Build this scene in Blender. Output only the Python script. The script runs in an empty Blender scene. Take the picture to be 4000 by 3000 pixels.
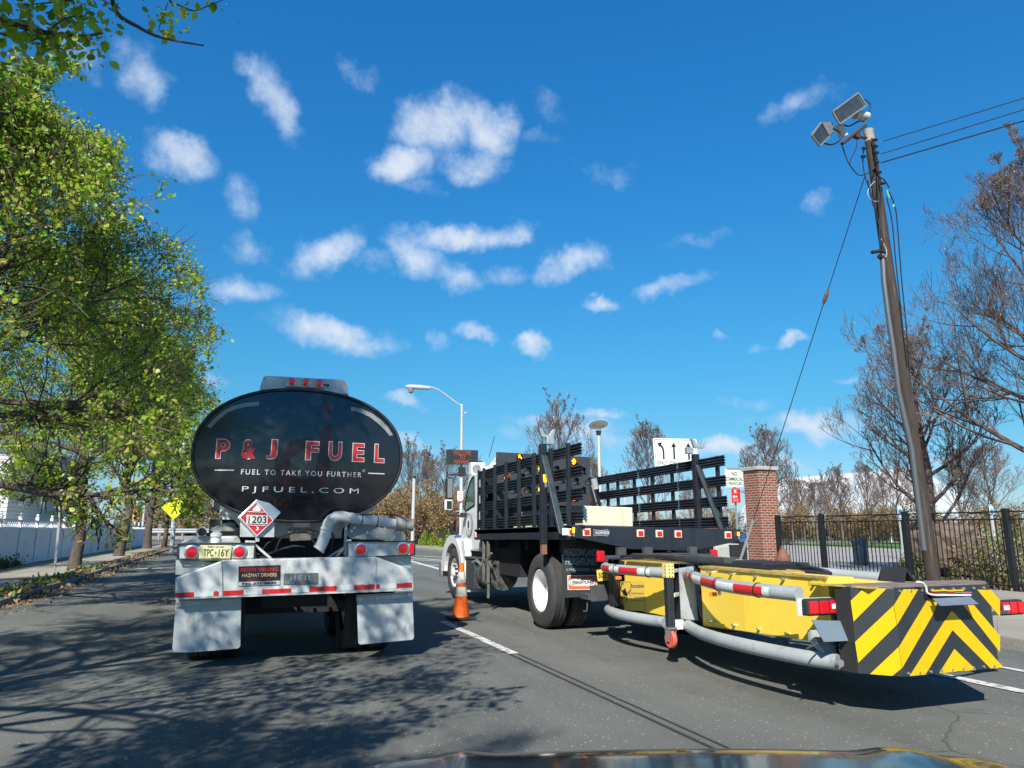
import bpy, math, random
import numpy as np
import mathutils
from mathutils import Vector, Matrix
R = math.radians
# ------------------------------------------------------------------ camera, world, sun
SC = bpy.context.scene
COL = SC.collection
F, YAW, H = 2774.0, R(20.4), 1.38
PIT = math.atan(572 / 2774.0)
cam = bpy.data.cameras.new('camera'); cam.lens = F / 4000 * 36; cam.sensor_width = 36
cam.clip_start = 0.05; cam.clip_end = 3000
camo = bpy.data.objects.new('camera', cam); COL.objects.link(camo)
camo.location = (0, 0, H); camo.rotation_euler = (math.pi / 2 + PIT, 0, -YAW)
SC.camera = camo
SC.view_settings.view_transform = 'Standard'; SC.view_settings.look = 'None'
SC.view_settings.exposure = 0.8; SC.view_settings.gamma = 1

def ray(px, py):
    x = px - 2000; y = -(py - 1500); z = F
    up = y * math.cos(PIT) + z * math.sin(PIT); fw = z * math.cos(PIT) - y * math.sin(PIT)
    return Vector((x * math.cos(YAW) + fw * math.sin(YAW), -x * math.sin(YAW) + fw * math.cos(YAW), up))
def at(px, py, Y):
    r = ray(px, py); t = Y / r.y; return Vector((r.x * t, Y, H + r.z * t))
def atX(px, py, X):
    r = ray(px, py); t = X / r.x; return Vector((X, r.y * t, H + r.z * t))
def atZ(px, py, Z=0.0):
    r = ray(px, py); t = (Z - H) / r.z; return Vector((r.x * t, r.y * t, Z))

SUNV = Vector((-0.66, -1.0, 1.0)).normalized()          # towards the sun
elev = math.asin(SUNV.z)
sun = bpy.data.lights.new('sun', 'SUN'); sun.energy = 4.8; sun.angle = R(0.5); sun.color = (1.0, 0.95, 0.86)
suno = bpy.data.objects.new('sun', sun); COL.objects.link(suno)
suno.rotation_euler = SUNV.to_track_quat('Z', 'Y').to_euler(); suno.location = (-20, -40, 40)

W = bpy.data.worlds.new('World'); SC.world = W; W.use_nodes = True
nt = W.node_tree; nt.nodes.clear()
def N(t, **k):
    n = nt.nodes.new(t)
    for a, b in k.items(): setattr(n, a, b)
    return n
def L(a, b): nt.links.new(a, b)
out = N('ShaderNodeOutputWorld'); bg = N('ShaderNodeBackground'); bg.inputs[1].default_value = 0.11
sky = N('ShaderNodeTexSky', sky_type='NISHITA'); sky.sun_disc = False; sky.sun_elevation = elev
sky.sun_rotation = math.atan2(SUNV.x, SUNV.y); sky.air_density = 1.0; sky.dust_density = 0.25; sky.ozone_density = 2.2
tint = N('ShaderNodeMix', data_type='RGBA', blend_type='MULTIPLY'); tint.inputs[0].default_value = 1.0
L(sky.outputs[0], tint.inputs[6]); 
el = N('ShaderNodeSeparateXYZ'); tce = N('ShaderNodeTexCoord'); L(tce.outputs['Generated'], el.inputs[0])
trp = N('ShaderNodeValToRGB'); L(el.outputs[2], trp.inputs[0]); te = trp.color_ramp.elements
te[0].position = 0.0; te[0].color = (.34, .42, .60, 1); te[1].position = .65; te[1].color = (.115, .68, 1.08, 1)
e_ = te.new(.72); e_.color = (.06, .38, .70, 1); e_ = te.new(1.0); e_.color = (.03, .22, .46, 1); e_ = te.new(.14); e_.color = (.20, .48, .58, 1); e_ = te.new(.25); e_.color = (.17, .57, .72, 1); e_ = te.new(.42); e_.color = (.14, .63, .90, 1)
L(trp.outputs[0], tint.inputs[7])
tc = N('ShaderNodeTexCoord')
nz1 = N('ShaderNodeTexNoise'); nz1.inputs['Scale'].default_value = 8; nz1.inputs['Detail'].default_value = 5; nz1.inputs['Roughness'].default_value = 0.6
L(tc.outputs['Generated'], nz1.inputs['Vector'])
sub = N('ShaderNodeVectorMath', operation='SUBTRACT'); L(nz1.outputs['Color'], sub.inputs[0]); sub.inputs[1].default_value = (.5, .5, .5)
scl = N('ShaderNodeVectorMath', operation='SCALE'); L(sub.outputs[0], scl.inputs[0]); scl.inputs[3].default_value = 0.10
wp = N('ShaderNodeVectorMath', operation='ADD'); L(tc.outputs['Generated'], wp.inputs[0]); L(scl.outputs[0], wp.inputs[1])
clouds = [(330,170,52,50,35,.62),(285,115,34,24,40,.42),(385,335,88,42,26,1.0),(330,290,50,25,20,.5),(600,205,48,62,10,.78),(560,160,34,22,0,.5),(625,265,34,34,0,.55),
 (780,150,48,25,32,.48),(950,270,95,60,-8,1.0),(1060,275,62,52,0,.92),(865,360,68,42,-15,.95),(1010,345,85,34,0,.8),(910,405,60,22,0,.42),
 (690,550,75,42,-25,.92),(745,520,48,40,0,.85),(560,545,55,22,20,.45),(540,625,72,36,0,1.0),(820,560,50,26,20,.5),(1010,508,140,34,-8,1.0),(1110,500,45,35,0,.8),
 (920,560,90,40,30,.9),(985,600,60,32,30,.75),(1240,572,90,30,-20,.9),(1300,545,38,26,0,.6),(1090,610,50,26,10,.55),(1440,612,80,18,-12,.62),(1300,650,40,16,0,.85),
 (720,718,135,30,8,.9),(640,700,60,22,20,.55),(950,738,28,24,0,.75),(1040,730,50,16,15,.75),(1152,768,42,22,10,1.0),(1500,510,60,15,-10,.4),(1740,210,90,30,-15,.65),
 (1755,440,36,24,0,.42),(1710,728,38,15,0,.85),(1638,862,70,18,0,.5),(1760,920,95,28,0,.95),(1640,905,60,15,0,.4),(890,868,50,15,0,.75),(895,955,60,17,0,.85),
 (1320,360,60,26,20,.36),(520,430,26,36,0,.33),(60,222,52,34,30,.65),(430,772,42,15,0,.42),(460,808,30,15,0,.55),(405,815,32,18,0,.45),(1165,915,70,15,0,.55),
 (1310,895,70,11,0,.55),(1260,932,100,24,0,.55),(1560,975,100,20,0,.85),(1700,1002,110,15,0,.6),(1100,936,42,12,0,.45),(1360,962,120,18,0,.5),(1830,830,34,12,0,.55),
 (1640,728,26,12,0,.5),(1205,235,40,22,30,.32),(1180,290,40,12,0,.35),(1570,716,22,9,0,.45),(160,350,60,30,30,.4),(2050,1010,120,18,0,.6),(180,120,60,30,20,.35)]
prev = None
for cx, cy, rx, ry, ang, st in clouds:
    px, py = cx * 1.808, cy * 1.808
    d = ray(px, py).normalized()
    a = R(ang)
    p1 = ray(px + 10 * math.cos(a), py + 10 * math.sin(a)).normalized(); p2 = ray(px - 10 * math.sin(a), py + 10 * math.cos(a)).normalized()
    e1 = (p1 - d); e1 -= d * e1.dot(d); k1 = e1.length / 10; e1.normalize()
    e2 = (p2 - d); e2 -= d * e2.dot(d); k2 = e2.length / 10; e2.normalize()
    d1 = N('ShaderNodeVectorMath', operation='DOT_PRODUCT'); L(wp.outputs[0], d1.inputs[0]); d1.inputs[1].default_value = e1 / (k1 * rx * 1.808 * 1.25)
    d2 = N('ShaderNodeVectorMath', operation='DOT_PRODUCT'); L(wp.outputs[0], d2.inputs[0]); d2.inputs[1].default_value = e2 / (k2 * ry * 1.808 * 1.3)
    m1 = N('ShaderNodeMath', operation='MULTIPLY'); L(d1.outputs['Value'], m1.inputs[0]); L(d1.outputs['Value'], m1.inputs[1])
    m2 = N('ShaderNodeMath', operation='MULTIPLY_ADD'); L(d2.outputs['Value'], m2.inputs[0]); L(d2.outputs['Value'], m2.inputs[1]); L(m1.outputs[0], m2.inputs[2])
    m3 = N('ShaderNodeMath', operation='MULTIPLY_ADD'); L(m2.outputs[0], m3.inputs[0]); m3.inputs[1].default_value = -st; m3.inputs[2].default_value = st
    if prev is None: prev = m3
    else:
        mx = N('ShaderNodeMath', operation='SMOOTH_MAX'); L(prev.outputs[0], mx.inputs[0]); L(m3.outputs[0], mx.inputs[1]); mx.inputs[2].default_value = 0.12; prev = mx
nz2 = N('ShaderNodeTexNoise'); nz2.inputs['Scale'].default_value = 14; nz2.inputs['Detail'].default_value = 9; nz2.inputs['Roughness'].default_value = 0.66
L(tc.outputs['Generated'], nz2.inputs['Vector'])
ma = N('ShaderNodeMath', operation='MULTIPLY_ADD'); L(nz2.outputs['Fac'], ma.inputs[0]); ma.inputs[1].default_value = 2.0; L(prev.outputs[0], ma.inputs[2])
mr = N('ShaderNodeMapRange', interpolation_type='SMOOTHSTEP'); L(ma.outputs[0], mr.inputs[0])
mr.inputs[1].default_value = 0.95; mr.inputs[2].default_value = 2.3; mr.inputs[3].default_value = 0; mr.inputs[4].default_value = 0.92
ccol = N('ShaderNodeMix', data_type='RGBA'); nz3 = N('ShaderNodeMapRange'); L(ma.outputs[0], nz3.inputs[0]); nz3.inputs[1].default_value = 1.3; nz3.inputs[2].default_value = 2.1
L(nz3.outputs[0], ccol.inputs[0]); ccol.inputs[6].default_value = (2.7, 3.7, 5.1, 1); ccol.inputs[7].default_value = (4.2, 4.5, 5.0, 1)
cm = N('ShaderNodeMix', data_type='RGBA'); L(mr.outputs[0], cm.inputs[0]); L(tint.outputs[2], cm.inputs[6]); L(ccol.outputs[2], cm.inputs[7])
L(cm.outputs[2], bg.inputs[0]); L(bg.outputs[0], out.inputs[0])

# ------------------------------------------------------------------ materials
MATS = {}
def mat(name, col, rough=0.6, metal=0.0, var=0.0, vscale=4.0, bump=0.0, bscale=60.0, dirt=None, dscale=2.0, dlo=0.55, dhi=0.7, coat=0.0, emit=None, estr=0.0, island=0.0, stretch=None, trans=0.0, hue=None, alpha=1.0):
    if name in MATS: return MATS[name]
    m = bpy.data.materials.new(name); m.use_nodes = True; t = m.node_tree; b = t.nodes['Principled BSDF']
    def n(k, **kw):
        x = t.nodes.new(k)
        for a, c in kw.items(): setattr(x, a, c)
        return x
    lk = t.links.new
    b.inputs['Base Color'].default_value = (*col, 1); b.inputs['Roughness'].default_value = rough; b.inputs['Metallic'].default_value = metal
    b.inputs['Coat Weight'].default_value = coat; b.inputs['Coat Roughness'].default_value = 0.05
    if emit: b.inputs['Emission Color'].default_value = (*emit, 1); b.inputs['Emission Strength'].default_value = estr
    tcn = n('ShaderNodeTexCoord'); vec = tcn.outputs['Object']
    if stretch:
        mp = n('ShaderNodeMapping'); mp.inputs['Scale'].default_value = stretch; lk(vec, mp.inputs[0]); vec = mp.outputs[0]
    cur = None
    if var > 0:
        nz = n('ShaderNodeTexNoise'); nz.inputs['Scale'].default_value = vscale; nz.inputs['Detail'].default_value = 6; nz.inputs['Roughness'].default_value = 0.6; lk(vec, nz.inputs['Vector'])
        mrr = n('ShaderNodeMapRange'); lk(nz.outputs['Fac'], mrr.inputs[0]); mrr.inputs[1].default_value = 0.25; mrr.inputs[2].default_value = 0.75
        mrr.inputs[3].default_value = 1 - var; mrr.inputs[4].default_value = 1 + var
        mm = n('ShaderNodeVectorMath', operation='SCALE'); mm.inputs[0].default_value = col; lk(mrr.outputs[0], mm.inputs[3]); cur = mm.outputs[0]
    if island > 0:
        g = n('ShaderNodeNewGeometry'); rp = n('ShaderNodeValToRGB'); lk(g.outputs['Random Per Island'], rp.inputs[0])
        h2 = hue or [tuple(c * (1 - island) for c in col), col, tuple(min(1, c * (1 + island)) for c in col)]
        els = rp.color_ramp.elements; els[0].color = (*h2[0], 1); els[1].color = (*h2[-1], 1)
        for i in range(1, len(h2) - 1):
            e = els.new(i / (len(h2) - 1)); e.color = (*h2[i], 1)
        cur = rp.outputs[0]
    if dirt:
        nz = n('ShaderNodeTexNoise'); nz.inputs['Scale'].default_value = dscale; nz.inputs['Detail'].default_value = 8; nz.inputs['Roughness'].default_value = 0.7; lk(vec, nz.inputs['Vector'])
        mrr = n('ShaderNodeMapRange'); lk(nz.outputs['Fac'], mrr.inputs[0]); mrr.inputs[1].default_value = dlo; mrr.inputs[2].default_value = dhi
        mx = n('ShaderNodeMix', data_type='RGBA'); lk(mrr.outputs[0], mx.inputs[0]); mx.inputs[7].default_value = (*dirt, 1)
        if cur: lk(cur, mx.inputs[6])
        else: mx.inputs[6].default_value = (*col, 1)
        cur = mx.outputs[2]
    if cur: lk(cur, b.inputs['Base Color'])
    if bump > 0:
        nz = n('ShaderNodeTexNoise'); nz.inputs['Scale'].default_value = bscale; nz.inputs['Detail'].default_value = 4; lk(vec, nz.inputs['Vector'])
        bp = n('ShaderNodeBump'); bp.inputs['Strength'].default_value = bump; bp.inputs['Distance'].default_value = 0.01; lk(nz.outputs['Fac'], bp.inputs['Height']); lk(bp.outputs[0], b.inputs['Normal'])
    if trans > 0:
        tr = n('ShaderNodeBsdfTranslucent'); ms = n('ShaderNodeMixShader'); ms.inputs[0].default_value = trans
        if cur: lk(cur, tr.inputs[0])
        else: tr.inputs[0].default_value = (*col, 1)
        lk(b.outputs[0], ms.inputs[1]); lk(tr.outputs[0], ms.inputs[2]); lk(ms.outputs[0], t.nodes['Material Output'].inputs[0])
    MATS[name] = m; return m

M_white = mat('white paint weathered', (.50,.52,.52), .38, 0, .14, 2.5, dirt=(.24,.24,.22), dscale=4, dlo=.50, dhi=.80, coat=.2, stretch=(1.6,1.6,.8), bump=.05, bscale=6)
M_whiteclean = mat('white paint', (.66,.67,.67), .25, 0, .03, 2, coat=.5)
M_blackpaint = mat('black gloss tank paint', (.010,.011,.014), .22, 0, .2, 3, coat=.35)
M_blackmetal = mat('black metal paint', (.014,.017,.024), .38, 0, .35, 6, bump=.1, bscale=30)
M_rub = mat('black rubber', (.018,.018,.02), .75, 0, .2, 8, bump=.15, bscale=50)
M_tread = mat('dusty tyre tread', (.035,.035,.036), .8, 0, .3, 12, bump=.2, bscale=60)
M_dark = mat('dark underbody steel', (.012,.012,.014), .7, 0, .3, 8)
M_steel = mat('galvanised steel', (.42,.44,.45), .42, .55, .18, 9, bump=.06, bscale=25)
M_tube = mat('grey painted tube', (.33,.36,.37), .42, .15, .15, 3, dirt=(.13,.12,.10), dscale=5, dlo=.55, dhi=.75, bump=.04, bscale=12)
M_alu = mat('aluminium', (.55,.57,.58), .3, .8, .1, 10)
M_red = mat('red lens', (.42,.006,.012), .18, 0, .15, 60, coat=.5, emit=(1,.02,.03), estr=.10)
M_redtape = mat('red reflective tape', (.50,.02,.02), .35, 0, .1, 20)
M_whitetape = mat('silver reflective tape', (.60,.64,.62), .35, .1, .08, 20)
M_tapedull = mat('dull reflective arc', (.20,.22,.21), .4, 0, .2, 9)
M_silver = mat('silver lettering', (.52,.54,.56), .35, .1)
M_redletter = mat('red lettering', (.40,.022,.02), .35)
M_logo = mat('dark maroon emblem', (.017,.003,.0045), .3)
M_logoline = mat('emblem outline grey', (.032,.034,.040), .3)
M_red2 = mat('placard red', (.50,.02,.03), .4)
M_black = mat('plain black', (.012,.012,.012), .5)
M_plate = mat('plate pale yellow', (.62,.60,.32), .4)
M_plate2 = mat('plate yellow', (.70,.50,.10), .4)
M_yellow = mat('yellow panel', (.86,.60,.07), .35, 0, .04, 1.5, coat=.1, dirt=(.50,.34,.10), dscale=6, dlo=.60, dhi=.85, stretch=(1,1,.45))
M_stripeY = mat('yellow chevron sheeting', (.62,.385,.0), .38, 0, .08, 3, dirt=(.34,.22,.02), dscale=7, dlo=.60, dhi=.85, stretch=(1,1,.4))
M_stripeK = mat('charcoal sheeting', (.022,.028,.033), .45, 0, .2, 5, dirt=(.07,.075,.075), dscale=7, dlo=.60, dhi=.85, stretch=(1,1,.4))
M_deck = mat('dusty ochre deck', (.42,.30,.08), .7, 0, .25, 6, dirt=(.1,.09,.07), dscale=7, dlo=.5, dhi=.7)
M_cream = mat('cream stained box', (.60,.56,.42), .6, 0, .08, 3, dirt=(.28,.22,.12), dscale=3, dlo=.50, dhi=.85, stretch=(2.5,2.5,.5))
M_arrow = mat('arrow board grey', (.035,.038,.045), .5, 0, .1, 3)
M_amber = mat('amber led', (.9,.3,.0), .4, emit=(1,.33,.0), estr=5)
M_lens = mat('clear lens', (.25,.26,.28), .12, .3, coat=.5)
M_orange = mat('orange cone plastic', (.85,.13,.01), .5, 0, .08, 5, dirt=(.10,.04,.02), dscale=7, dlo=.62, dhi=.72)
M_glass = mat('dark glass', (.02,.03,.03), .04, 0, coat=1)
M_windowglass = mat('cab window glass', (.03,.06,.055), .03, .2, .5, 6, coat=1)
M_galv = mat('light pole silver', (.52,.53,.54), .45, .3, .06, 4)
M_signwhite = mat('sign white', (.72,.74,.73), .4, 0, .03, 3)
M_sgreen = mat('sign pale green white', (.58,.64,.56), .4)
M_signyellow = mat('sign fluorescent yellow', (.75,.85,.02), .4)
M_brickcap = mat('concrete cap', (.33,.33,.30), .8, 0, .15, 5)
M_iron = mat('black iron fence', (.010,.011,.014), .4, 0, .2, 5)
M_bark = mat('bark', (.075,.058,.045), .9, 0, .4, 14, bump=.6, bscale=25, stretch=(1,1,.3))
M_bark2 = mat('grey brown bark', (.10,.078,.062), .9, 0, .3, 14)
M_twig = mat('red brown twig', (.105,.072,.060), .85, 0, .3, 10)
M_pole = mat('creosoted pole wood', (.034,.026,.021), .85, 0, .6, 9, bump=.9, bscale=14, stretch=(5,5,.3), dirt=(.11,.085,.062), dscale=3, dlo=.58, dhi=.7)
M_wire = mat('black cable', (.012,.012,.013), .6)
M_rust = mat('rusty iron', (.16,.065,.045), .75, 0, .25, 10, bump=.2)
M_rock = mat('brown boulder', (.13,.095,.07), .9, 0, .5, 4, bump=.8, bscale=8)
M_leaf = mat('spring leaves', (.16,.24,.025), .45, island=.5, hue=[(.12,.22,.02),(.24,.42,.025),(.34,.52,.03),(.46,.52,.06),(.50,.36,.12)], trans=.55)
M_leaf2 = mat('young olive leaves', (.16,.16,.05), .6, island=.5, hue=[(.10,.11,.03),(.22,.20,.07),(.30,.22,.09)], trans=.3)
M_leafred = mat('russet bush leaves', (.2,.13,.06), .7, island=.5, hue=[(.13,.08,.04),(.24,.15,.07),(.32,.20,.07),(.20,.19,.06)], trans=.25)
M_bud = mat('tree buds', (.3,.2,.1), .7, island=.5, hue=[(.22,.12,.08),(.36,.26,.10),(.42,.33,.16)])
M_ivy = mat('ivy leaves', (.05,.10,.02), .5, island=.5, hue=[(.03,.05,.015),(.07,.10,.03),(.15,.15,.05)], trans=.2)
M_hair = mat('pipe grime', (.06,.06,.055), .8, 0, .3, 20)
M_bluep = mat('blue plastic', (.03,.10,.35), .5)
M_flap = mat('grey white mud flap rubber', (.40,.43,.44), .5, 0, .08, 4, dirt=(.17,.18,.16), dscale=7, dlo=.58, dhi=.72, stretch=(2.2,1,.8))
M_siding = mat('white house siding', (.60,.61,.60), .6)
M_roofing = mat('grey roof shingle', (.13,.13,.13), .9, 0, .2, 20)
M_vinyl = mat('white vinyl fence', (.66,.69,.74), .45, 0, .06, 2, dirt=(.42,.46,.52), dscale=2, dlo=.5, dhi=.75)
M_carpaint = mat('black car paint', (.005,.006,.008), .14, 0, coat=.25, var=.2, vscale=3)
M_cabgrey = mat('grey cabinet paint', (.40,.41,.39), .6, 0, .06, 3)

def brickmat():
    m = bpy.data.materials.new('red brick'); m.use_nodes = True; t = m.node_tree; b = t.nodes['Principled BSDF']; lk = t.links.new
    tcn = t.nodes.new('ShaderNodeTexCoord'); sx = t.nodes.new('ShaderNodeSeparateXYZ'); lk(tcn.outputs['Object'], sx.inputs[0])
    ad = t.nodes.new('ShaderNodeMath'); ad.operation = 'ADD'; lk(sx.outputs[0], ad.inputs[0]); lk(sx.outputs[1], ad.inputs[1])
    cx = t.nodes.new('ShaderNodeCombineXYZ'); lk(ad.outputs[0], cx.inputs[0]); lk(sx.outputs[2], cx.inputs[1])
    br = t.nodes.new('ShaderNodeTexBrick'); lk(cx.outputs[0], br.inputs['Vector']); br.inputs['Scale'].default_value = 1
    br.inputs['Brick Width'].default_value = .22; br.inputs['Row Height'].default_value = .078; br.inputs['Mortar Size'].default_value = .009
    br.inputs['Color1'].default_value = (.23,.058,.034,1); br.inputs['Color2'].default_value = (.10,.038,.028,1); br.inputs['Mortar'].default_value = (.34,.30,.24,1); br.inputs['Bias'].default_value = -.2
    nz = t.nodes.new('ShaderNodeTexNoise'); nz.inputs['Scale'].default_value = 14; nz.inputs['Detail'].default_value = 5; lk(tcn.outputs['Object'], nz.inputs['Vector'])
    mx = t.nodes.new('ShaderNodeMix'); mx.data_type = 'RGBA'; mx.blend_type = 'OVERLAY'; mx.inputs[0].default_value = .5; lk(br.outputs[0], mx.inputs[6]); lk(nz.outputs['Fac'], mx.inputs[7]); lk(mx.outputs[2], b.inputs['Base Color'])
    bp = t.nodes.new('ShaderNodeBump'); bp.invert = True; bp.inputs['Strength'].default_value = .5; bp.inputs['Distance'].default_value = .01; lk(br.outputs['Fac'], bp.inputs['Height']); lk(bp.outputs[0], b.inputs['Normal'])
    b.inputs['Roughness'].default_value = .85
    return m
M_brick = brickmat()

def groundmat(name, c1, c2, speck, sscale, patch=.4, pscale=.35, rough=.9, bump=.35, spk=(.22,.22,.20), thr=.67, joints=None, crack=0):
    m = bpy.data.materials.new(name); m.use_nodes = True; t = m.node_tree; b = t.nodes['Principled BSDF']; lk = t.links.new
    def n(k, **kw):
        x = t.nodes.new(k)
        for a, c in kw.items(): setattr(x, a, c)
        return x
    tcn = n('ShaderNodeTexCoord'); v = tcn.outputs['Object']
    a = n('ShaderNodeTexNoise'); a.inputs['Scale'].default_value = pscale; a.inputs['Detail'].default_value = 8; a.inputs['Roughness'].default_value = .65; lk(v, a.inputs['Vector'])
    r = n('ShaderNodeMapRange'); lk(a.outputs['Fac'], r.inputs[0]); r.inputs[1].default_value = .35; r.inputs[2].default_value = .65
    mx = n('ShaderNodeMix', data_type='RGBA'); lk(r.outputs[0], mx.inputs[0]); mx.inputs[6].default_value = (*c1, 1); mx.inputs[7].default_value = (*c2, 1)
    s = n('ShaderNodeTexNoise'); s.inputs['Scale'].default_value = sscale; s.inputs['Detail'].default_value = 3; s.inputs['Roughness'].default_value = .7; lk(v, s.inputs['Vector'])
    r2 = n('ShaderNodeMapRange'); lk(s.outputs['Fac'], r2.inputs[0]); r2.inputs[1].default_value = .3; r2.inputs[2].default_value = .7; r2.inputs[3].default_value = 1 - patch; r2.inputs[4].default_value = 1 + patch
    sc = n('ShaderNodeVectorMath', operation='SCALE'); lk(mx.outputs[2], sc.inputs[0]); lk(r2.outputs[0], sc.inputs[3]); cur = sc.outputs[0]
    if speck:
        vo = n('ShaderNodeTexVoronoi'); vo.inputs['Scale'].default_value = speck; lk(v, vo.inputs['Vector'])
        sp = n('ShaderNodeSeparateColor'); lk(vo.outputs['Color'], sp.inputs[0])
        r3 = n('ShaderNodeMath', operation='GREATER_THAN'); lk(sp.outputs[0], r3.inputs[0]); r3.inputs[1].default_value = thr + .2
        r4 = n('ShaderNodeMath', operation='LESS_THAN'); lk(vo.outputs['Distance'], r4.inputs[0]); r4.inputs[1].default_value = .33
        r5 = n('ShaderNodeMath', operation='MULTIPLY'); lk(r3.outputs[0], r5.inputs[0]); lk(r4.outputs[0], r5.inputs[1])
        m2 = n('ShaderNodeMix', data_type='RGBA'); lk(r5.outputs[0], m2.inputs[0]); lk(cur, m2.inputs[6]); m2.inputs[7].default_value = (*spk, 1); cur = m2.outputs[2]
    if crack:
        mpw = n('ShaderNodeMapping'); mpw.inputs['Scale'].default_value = (1.5, .05, 1); lk(v, mpw.inputs[0])
        wz = n('ShaderNodeTexNoise'); wz.inputs['Scale'].default_value = 1.0; wz.inputs['Detail'].default_value = 5; lk(mpw.outputs[0], wz.inputs['Vector'])
        wr = n('ShaderNodeMapRange'); lk(wz.outputs['Fac'], wr.inputs[0]); wr.inputs[1].default_value = .35; wr.inputs[2].default_value = .65; wr.inputs[3].default_value = .84; wr.inputs[4].default_value = 1.12
        s4 = n('ShaderNodeVectorMath', operation='SCALE'); lk(cur, s4.inputs[0]); lk(wr.outputs[0], s4.inputs[3]); cur = s4.outputs[0]
        oz = n('ShaderNodeTexNoise'); oz.inputs['Scale'].default_value = 1.7; oz.inputs['Detail'].default_value = 7; oz.inputs['Roughness'].default_value = .7; lk(v, oz.inputs['Vector'])
        orr = n('ShaderNodeMapRange'); lk(oz.outputs['Fac'], orr.inputs[0]); orr.inputs[1].default_value = .60; orr.inputs[2].default_value = .72; orr.inputs[3].default_value = 1; orr.inputs[4].default_value = .72
        s5_ = n('ShaderNodeVectorMath', operation='SCALE'); lk(cur, s5_.inputs[0]); lk(orr.outputs[0], s5_.inputs[3]); cur = s5_.outputs[0]
        nzw = n('ShaderNodeTexNoise'); nzw.inputs['Scale'].default_value = 1.2; nzw.inputs['Detail'].default_value = 5; lk(v, nzw.inputs['Vector'])
        ad = n('ShaderNodeMix', data_type='RGBA'); ad.inputs[0].default_value = .35; lk(v, ad.inputs[6]); lk(nzw.outputs['Color'], ad.inputs[7])
        vc = n('ShaderNodeTexVoronoi', feature='DISTANCE_TO_EDGE'); vc.inputs['Scale'].default_value = crack; lk(ad.outputs[2], vc.inputs['Vector'])
        lt = n('ShaderNodeMapRange'); lk(vc.outputs[0], lt.inputs[0]); lt.inputs[1].default_value = .0006; lt.inputs[2].default_value = .0022; lt.inputs[3].default_value = .55; lt.inputs[4].default_value = 1
        s3 = n('ShaderNodeVectorMath', operation='SCALE'); lk(cur, s3.inputs[0]); lk(lt.outputs[0], s3.inputs[3]); cur = s3.outputs[0]
    if joints:
        bt = n('ShaderNodeTexBrick'); bt.offset = 0; lk(v, bt.inputs['Vector']); bt.inputs['Scale'].default_value = 1; bt.inputs['Brick Width'].default_value = joints; bt.inputs['Row Height'].default_value = joints
        bt.inputs['Mortar Size'].default_value = .012; bt.inputs['Color1'].default_value = (1,1,1,1); bt.inputs['Color2'].default_value = (.88,.88,.88,1); bt.inputs['Mortar'].default_value = (.45,.45,.45,1)
        m4 = n('ShaderNodeMix', data_type='RGBA', blend_type='MULTIPLY'); m4.inputs[0].default_value = 1; lk(cur, m4.inputs[6]); lk(bt.outputs[0], m4.inputs[7]); cur = m4.outputs[2]
    lk(cur, b.inputs['Base Color']); b.inputs['Roughness'].default_value = rough
    bp = n('ShaderNodeBump'); bp.inputs['Strength'].default_value = bump; bp.inputs['Distance'].default_value = .012; lk(s.outputs['Fac'], bp.inputs['Height']); lk(bp.outputs[0], b.inputs['Normal'])
    return m
M_asphalt = groundmat('asphalt', (.090,.094,.086), (.122,.125,.113), 42, 95, .6, .45, crack=.28, spk=(.30,.30,.27), thr=.74)
M_sidewalk = groundmat('concrete sidewalk', (.33,.30,.25), (.24,.22,.18), 0, 30, .15, .5, joints=1.5, bump=.15)
M_plaza = groundmat('park paving', (.34,.32,.30), (.27,.26,.24), 0, 30, .15, .3, joints=3, bump=.1)
M_kerb = groundmat('kerb concrete', (.27,.25,.22), (.18,.17,.15), 0, 25, .2, .8, bump=.2)
M_grass = groundmat('park lawn', (.055,.13,.02), (.08,.17,.03), 0, 40, .4, .2, bump=.5)
M_soil = groundmat('bare soil and leaf litter', (.085,.066,.045), (.14,.11,.075), 18, 30, .5, 1.2, bump=.8, spk=(.30,.20,.12))
M_ground = groundmat('earth and dry grass', (.12,.12,.06), (.16,.14,.08), 0, 6, .3, .05, bump=.3)

def markmat():
    m = bpy.data.materials.new('worn white road paint'); m.use_nodes = True; t = m.node_tree; b = t.nodes['Principled BSDF']; lk = t.links.new
    tcn = t.nodes.new('ShaderNodeTexCoord'); a = t.nodes.new('ShaderNodeTexNoise'); a.inputs['Scale'].default_value = 9; a.inputs['Detail'].default_value = 8; a.inputs['Roughness'].default_value = .75; lk(tcn.outputs['Object'], a.inputs['Vector'])
    r = t.nodes.new('ShaderNodeMapRange'); lk(a.outputs['Fac'], r.inputs[0]); r.inputs[1].default_value = .50; r.inputs[2].default_value = .62
    mx = t.nodes.new('ShaderNodeMix'); mx.data_type = 'RGBA'; lk(r.outputs[0], mx.inputs[0]); mx.inputs[6].default_value = (.55,.55,.52,1); mx.inputs[7].default_value = (.13,.13,.12,1); lk(mx.outputs[2], b.inputs['Base Color']); b.inputs['Roughness'].default_value = .8
    return m
M_mark = markmat()

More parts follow.
